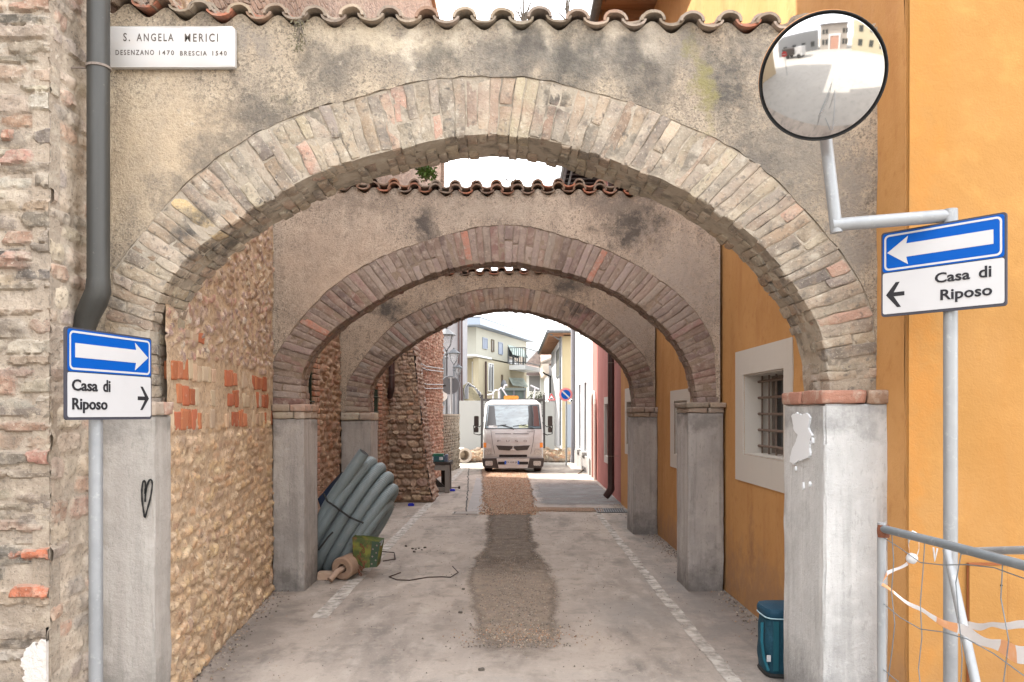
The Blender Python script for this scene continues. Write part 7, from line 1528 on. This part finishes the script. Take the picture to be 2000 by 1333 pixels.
for i in range(90):
    p = c0 + Vector((random.gauss(.0, .02), -random.uniform(0, .03), -random.uniform(.0, .17))); d = Vector((random.gauss(0, 1), random.gauss(0, .5), random.gauss(-.6, 1))).normalized(); u = d.cross(Vector((0, 1, 0))).normalized(); lf.add([p, p + d * .008 + u * .004, p + d * .017, p + d * .008 - u * .004], [(0, 1, 2, 3)])
lf.build('foliage', leaf_mat('dry_moss', (.13, .11, .07), (.09, .10, .04)), hw_)

# ------------------------------------------------------------------ the square behind the viewer (seen in the traffic mirror)
pb = fac('plaza_house', 'cream house with a wide pinkish doorway, seen only in the traffic mirror', 'house', (-3.5, -15), (3.5, -15), 0, 6.5, 5, mat('plaza_cream', (.36, .32, .28), .9), (0, 1, 0))
mb = MB(); mb.box((-.9, -15 + .01, 0), (1.3, -14.95, 3.4)); d_ = mb.build('door', mat('pinkish_door', (.42, .24, .18), .8), pb)
mb = MB()
for b_ in (((-1.3, -14.99, 0), (-.92, -14.85, 3.9)), ((1.32, -14.99, 0), (1.7, -14.85, 3.9)), ((-.92, -14.99, 3.42), (1.32, -14.85, 3.9))): mb.box(*b_)
mb.build('portal', M_wht, d_)
py_ = fac('plaza_house', 'yellow house with small windows, seen only in the traffic mirror', 'house', (4.5, -13), (13, -9), 0, 7, 5, M_cream_y, (-.42, .9, 0))
for x in (5.8, 8.2, 10.6):
    for z_ in (1.2, 4.2):
        y_ = -13 + (x - 4.5) * 4 / 8.5; mb = MB(); mb.hexa([(x, y_ + .03, z_), (x + .9, y_ + .45, z_), (x + .88, y_ + .50, z_), (x - .02, y_ + .08, z_), (x, y_ + .03, z_ + 1.4), (x + .9, y_ + .45, z_ + 1.4), (x + .88, y_ + .50, z_ + 1.4), (x - .02, y_ + .08, z_ + 1.4)]); mb.build('window', M_gdark, py_)
pg = fac('plaza_house', 'grey white house on the left of the square, seen only in the traffic mirror', 'house', (-14, -10), (-4.2, -15.5), 0, 5.5, 5, mat('plaza_grey', (.25, .25, .25), .9), (.5, .86, 0))
pt = thing('tipper_truck', (-6.5, -8, 0), 'dark tipper truck parked across the square, seen only in the traffic mirror', 'truck')
mb = MB(); mb.box((-6.6, -9.2, .5), (-5.0, -7.6, 2.2)); mb.build('cab', M_tw, pt); mb = MB(); mb.hexa([(-9.6, -9.3, .8), (-6.7, -9.3, .8), (-6.7, -7.5, .8), (-9.6, -7.5, .8), (-9.9, -9.4, 2.3), (-6.7, -9.4, 2.1), (-6.7, -7.4, 2.1), (-9.9, -7.4, 2.3)]); mb.build('tipper_body', M_tdk, pt)
for x in (-5.7, -8.6):
    for y_ in (-9.1, -7.7): mb = MB(); mb.lathe((x, y_, .45), [(.15, -.14), (.45, -.14), (.45, .14), (.15, .14)], 20, (0, 1, 0)); mb.build('tyre', M_rubber, pt)
for x in (-3.0, -2.1, 2.2, 3.0):
    mb = MB(); mb.box((x, -14.995, 1.2), (x + .6, -14.93, 2.6)); mb.box((x, -14.995, 4.0), (x + .6, -14.93, 5.2)); mb.build('window', M_gdark, pb)
mb = MB(); mb.box((-3.7, -15.2, 6.5), (3.7, -14.4, 6.7)); mb.build('roof_edge', M_brownpipe, pb)
for i in range(4):
    x = -12.6 + i * 2.2; y_ = -10 - (x + 14) * 5.5 / 9.8; mb = MB(); mb.hexa([(x, y_ + .03, 1.1), (x + .9, y_ - .475, 1.1), (x + .93, y_ - .42, 1.1), (x + .03, y_ + .085, 1.1), (x, y_ + .03, 2.5), (x + .9, y_ - .475, 2.5), (x + .93, y_ - .42, 2.5), (x + .03, y_ + .085, 2.5)]); mb.build('window', M_gdark, pg)
ne = thing('no_entry_sign', (-3.6, -1.5, 0), 'round red no entry sign on a post, seen only in the traffic mirror', 'road sign')
mb = MB(); mb.lathe((-3.6, -1.5, 2.3), [(.001, .01), (.3, .01), (.3, -.01), (.001, -.01)], 28, (.3, 1, 0)); mb.build('disc', M_red, ne); mb = MB(); mb.tube([(-3.6, -1.56, 0), (-3.6, -1.56, 2.6)], .03, 8); mb.build('pole', M_galv, ne)
mb = MB(); mb.prism((Vector((-3.6, -1.5, 2.3)), Vector((-1, .3, 0)).normalized(), Z, Vector((.3, 1, 0)).normalized()), [(-.2, -.05), (.2, -.05), (.2, .05), (-.2, .05)], .011, .014); mb.build('white_bar', M_signwhite, ne)
# unseen tall house, added left of the square to shade its mouth
lh = fac('plaza_house', 'unseen tall house left of the viewer, added to shade the mouth of the lane', 'house', (-5.6, -1.6), (-5.6, 3.9), 0, 9, 5, mat('plaza_ochre', (.38, .30, .20), .9), (1, 0, 0))
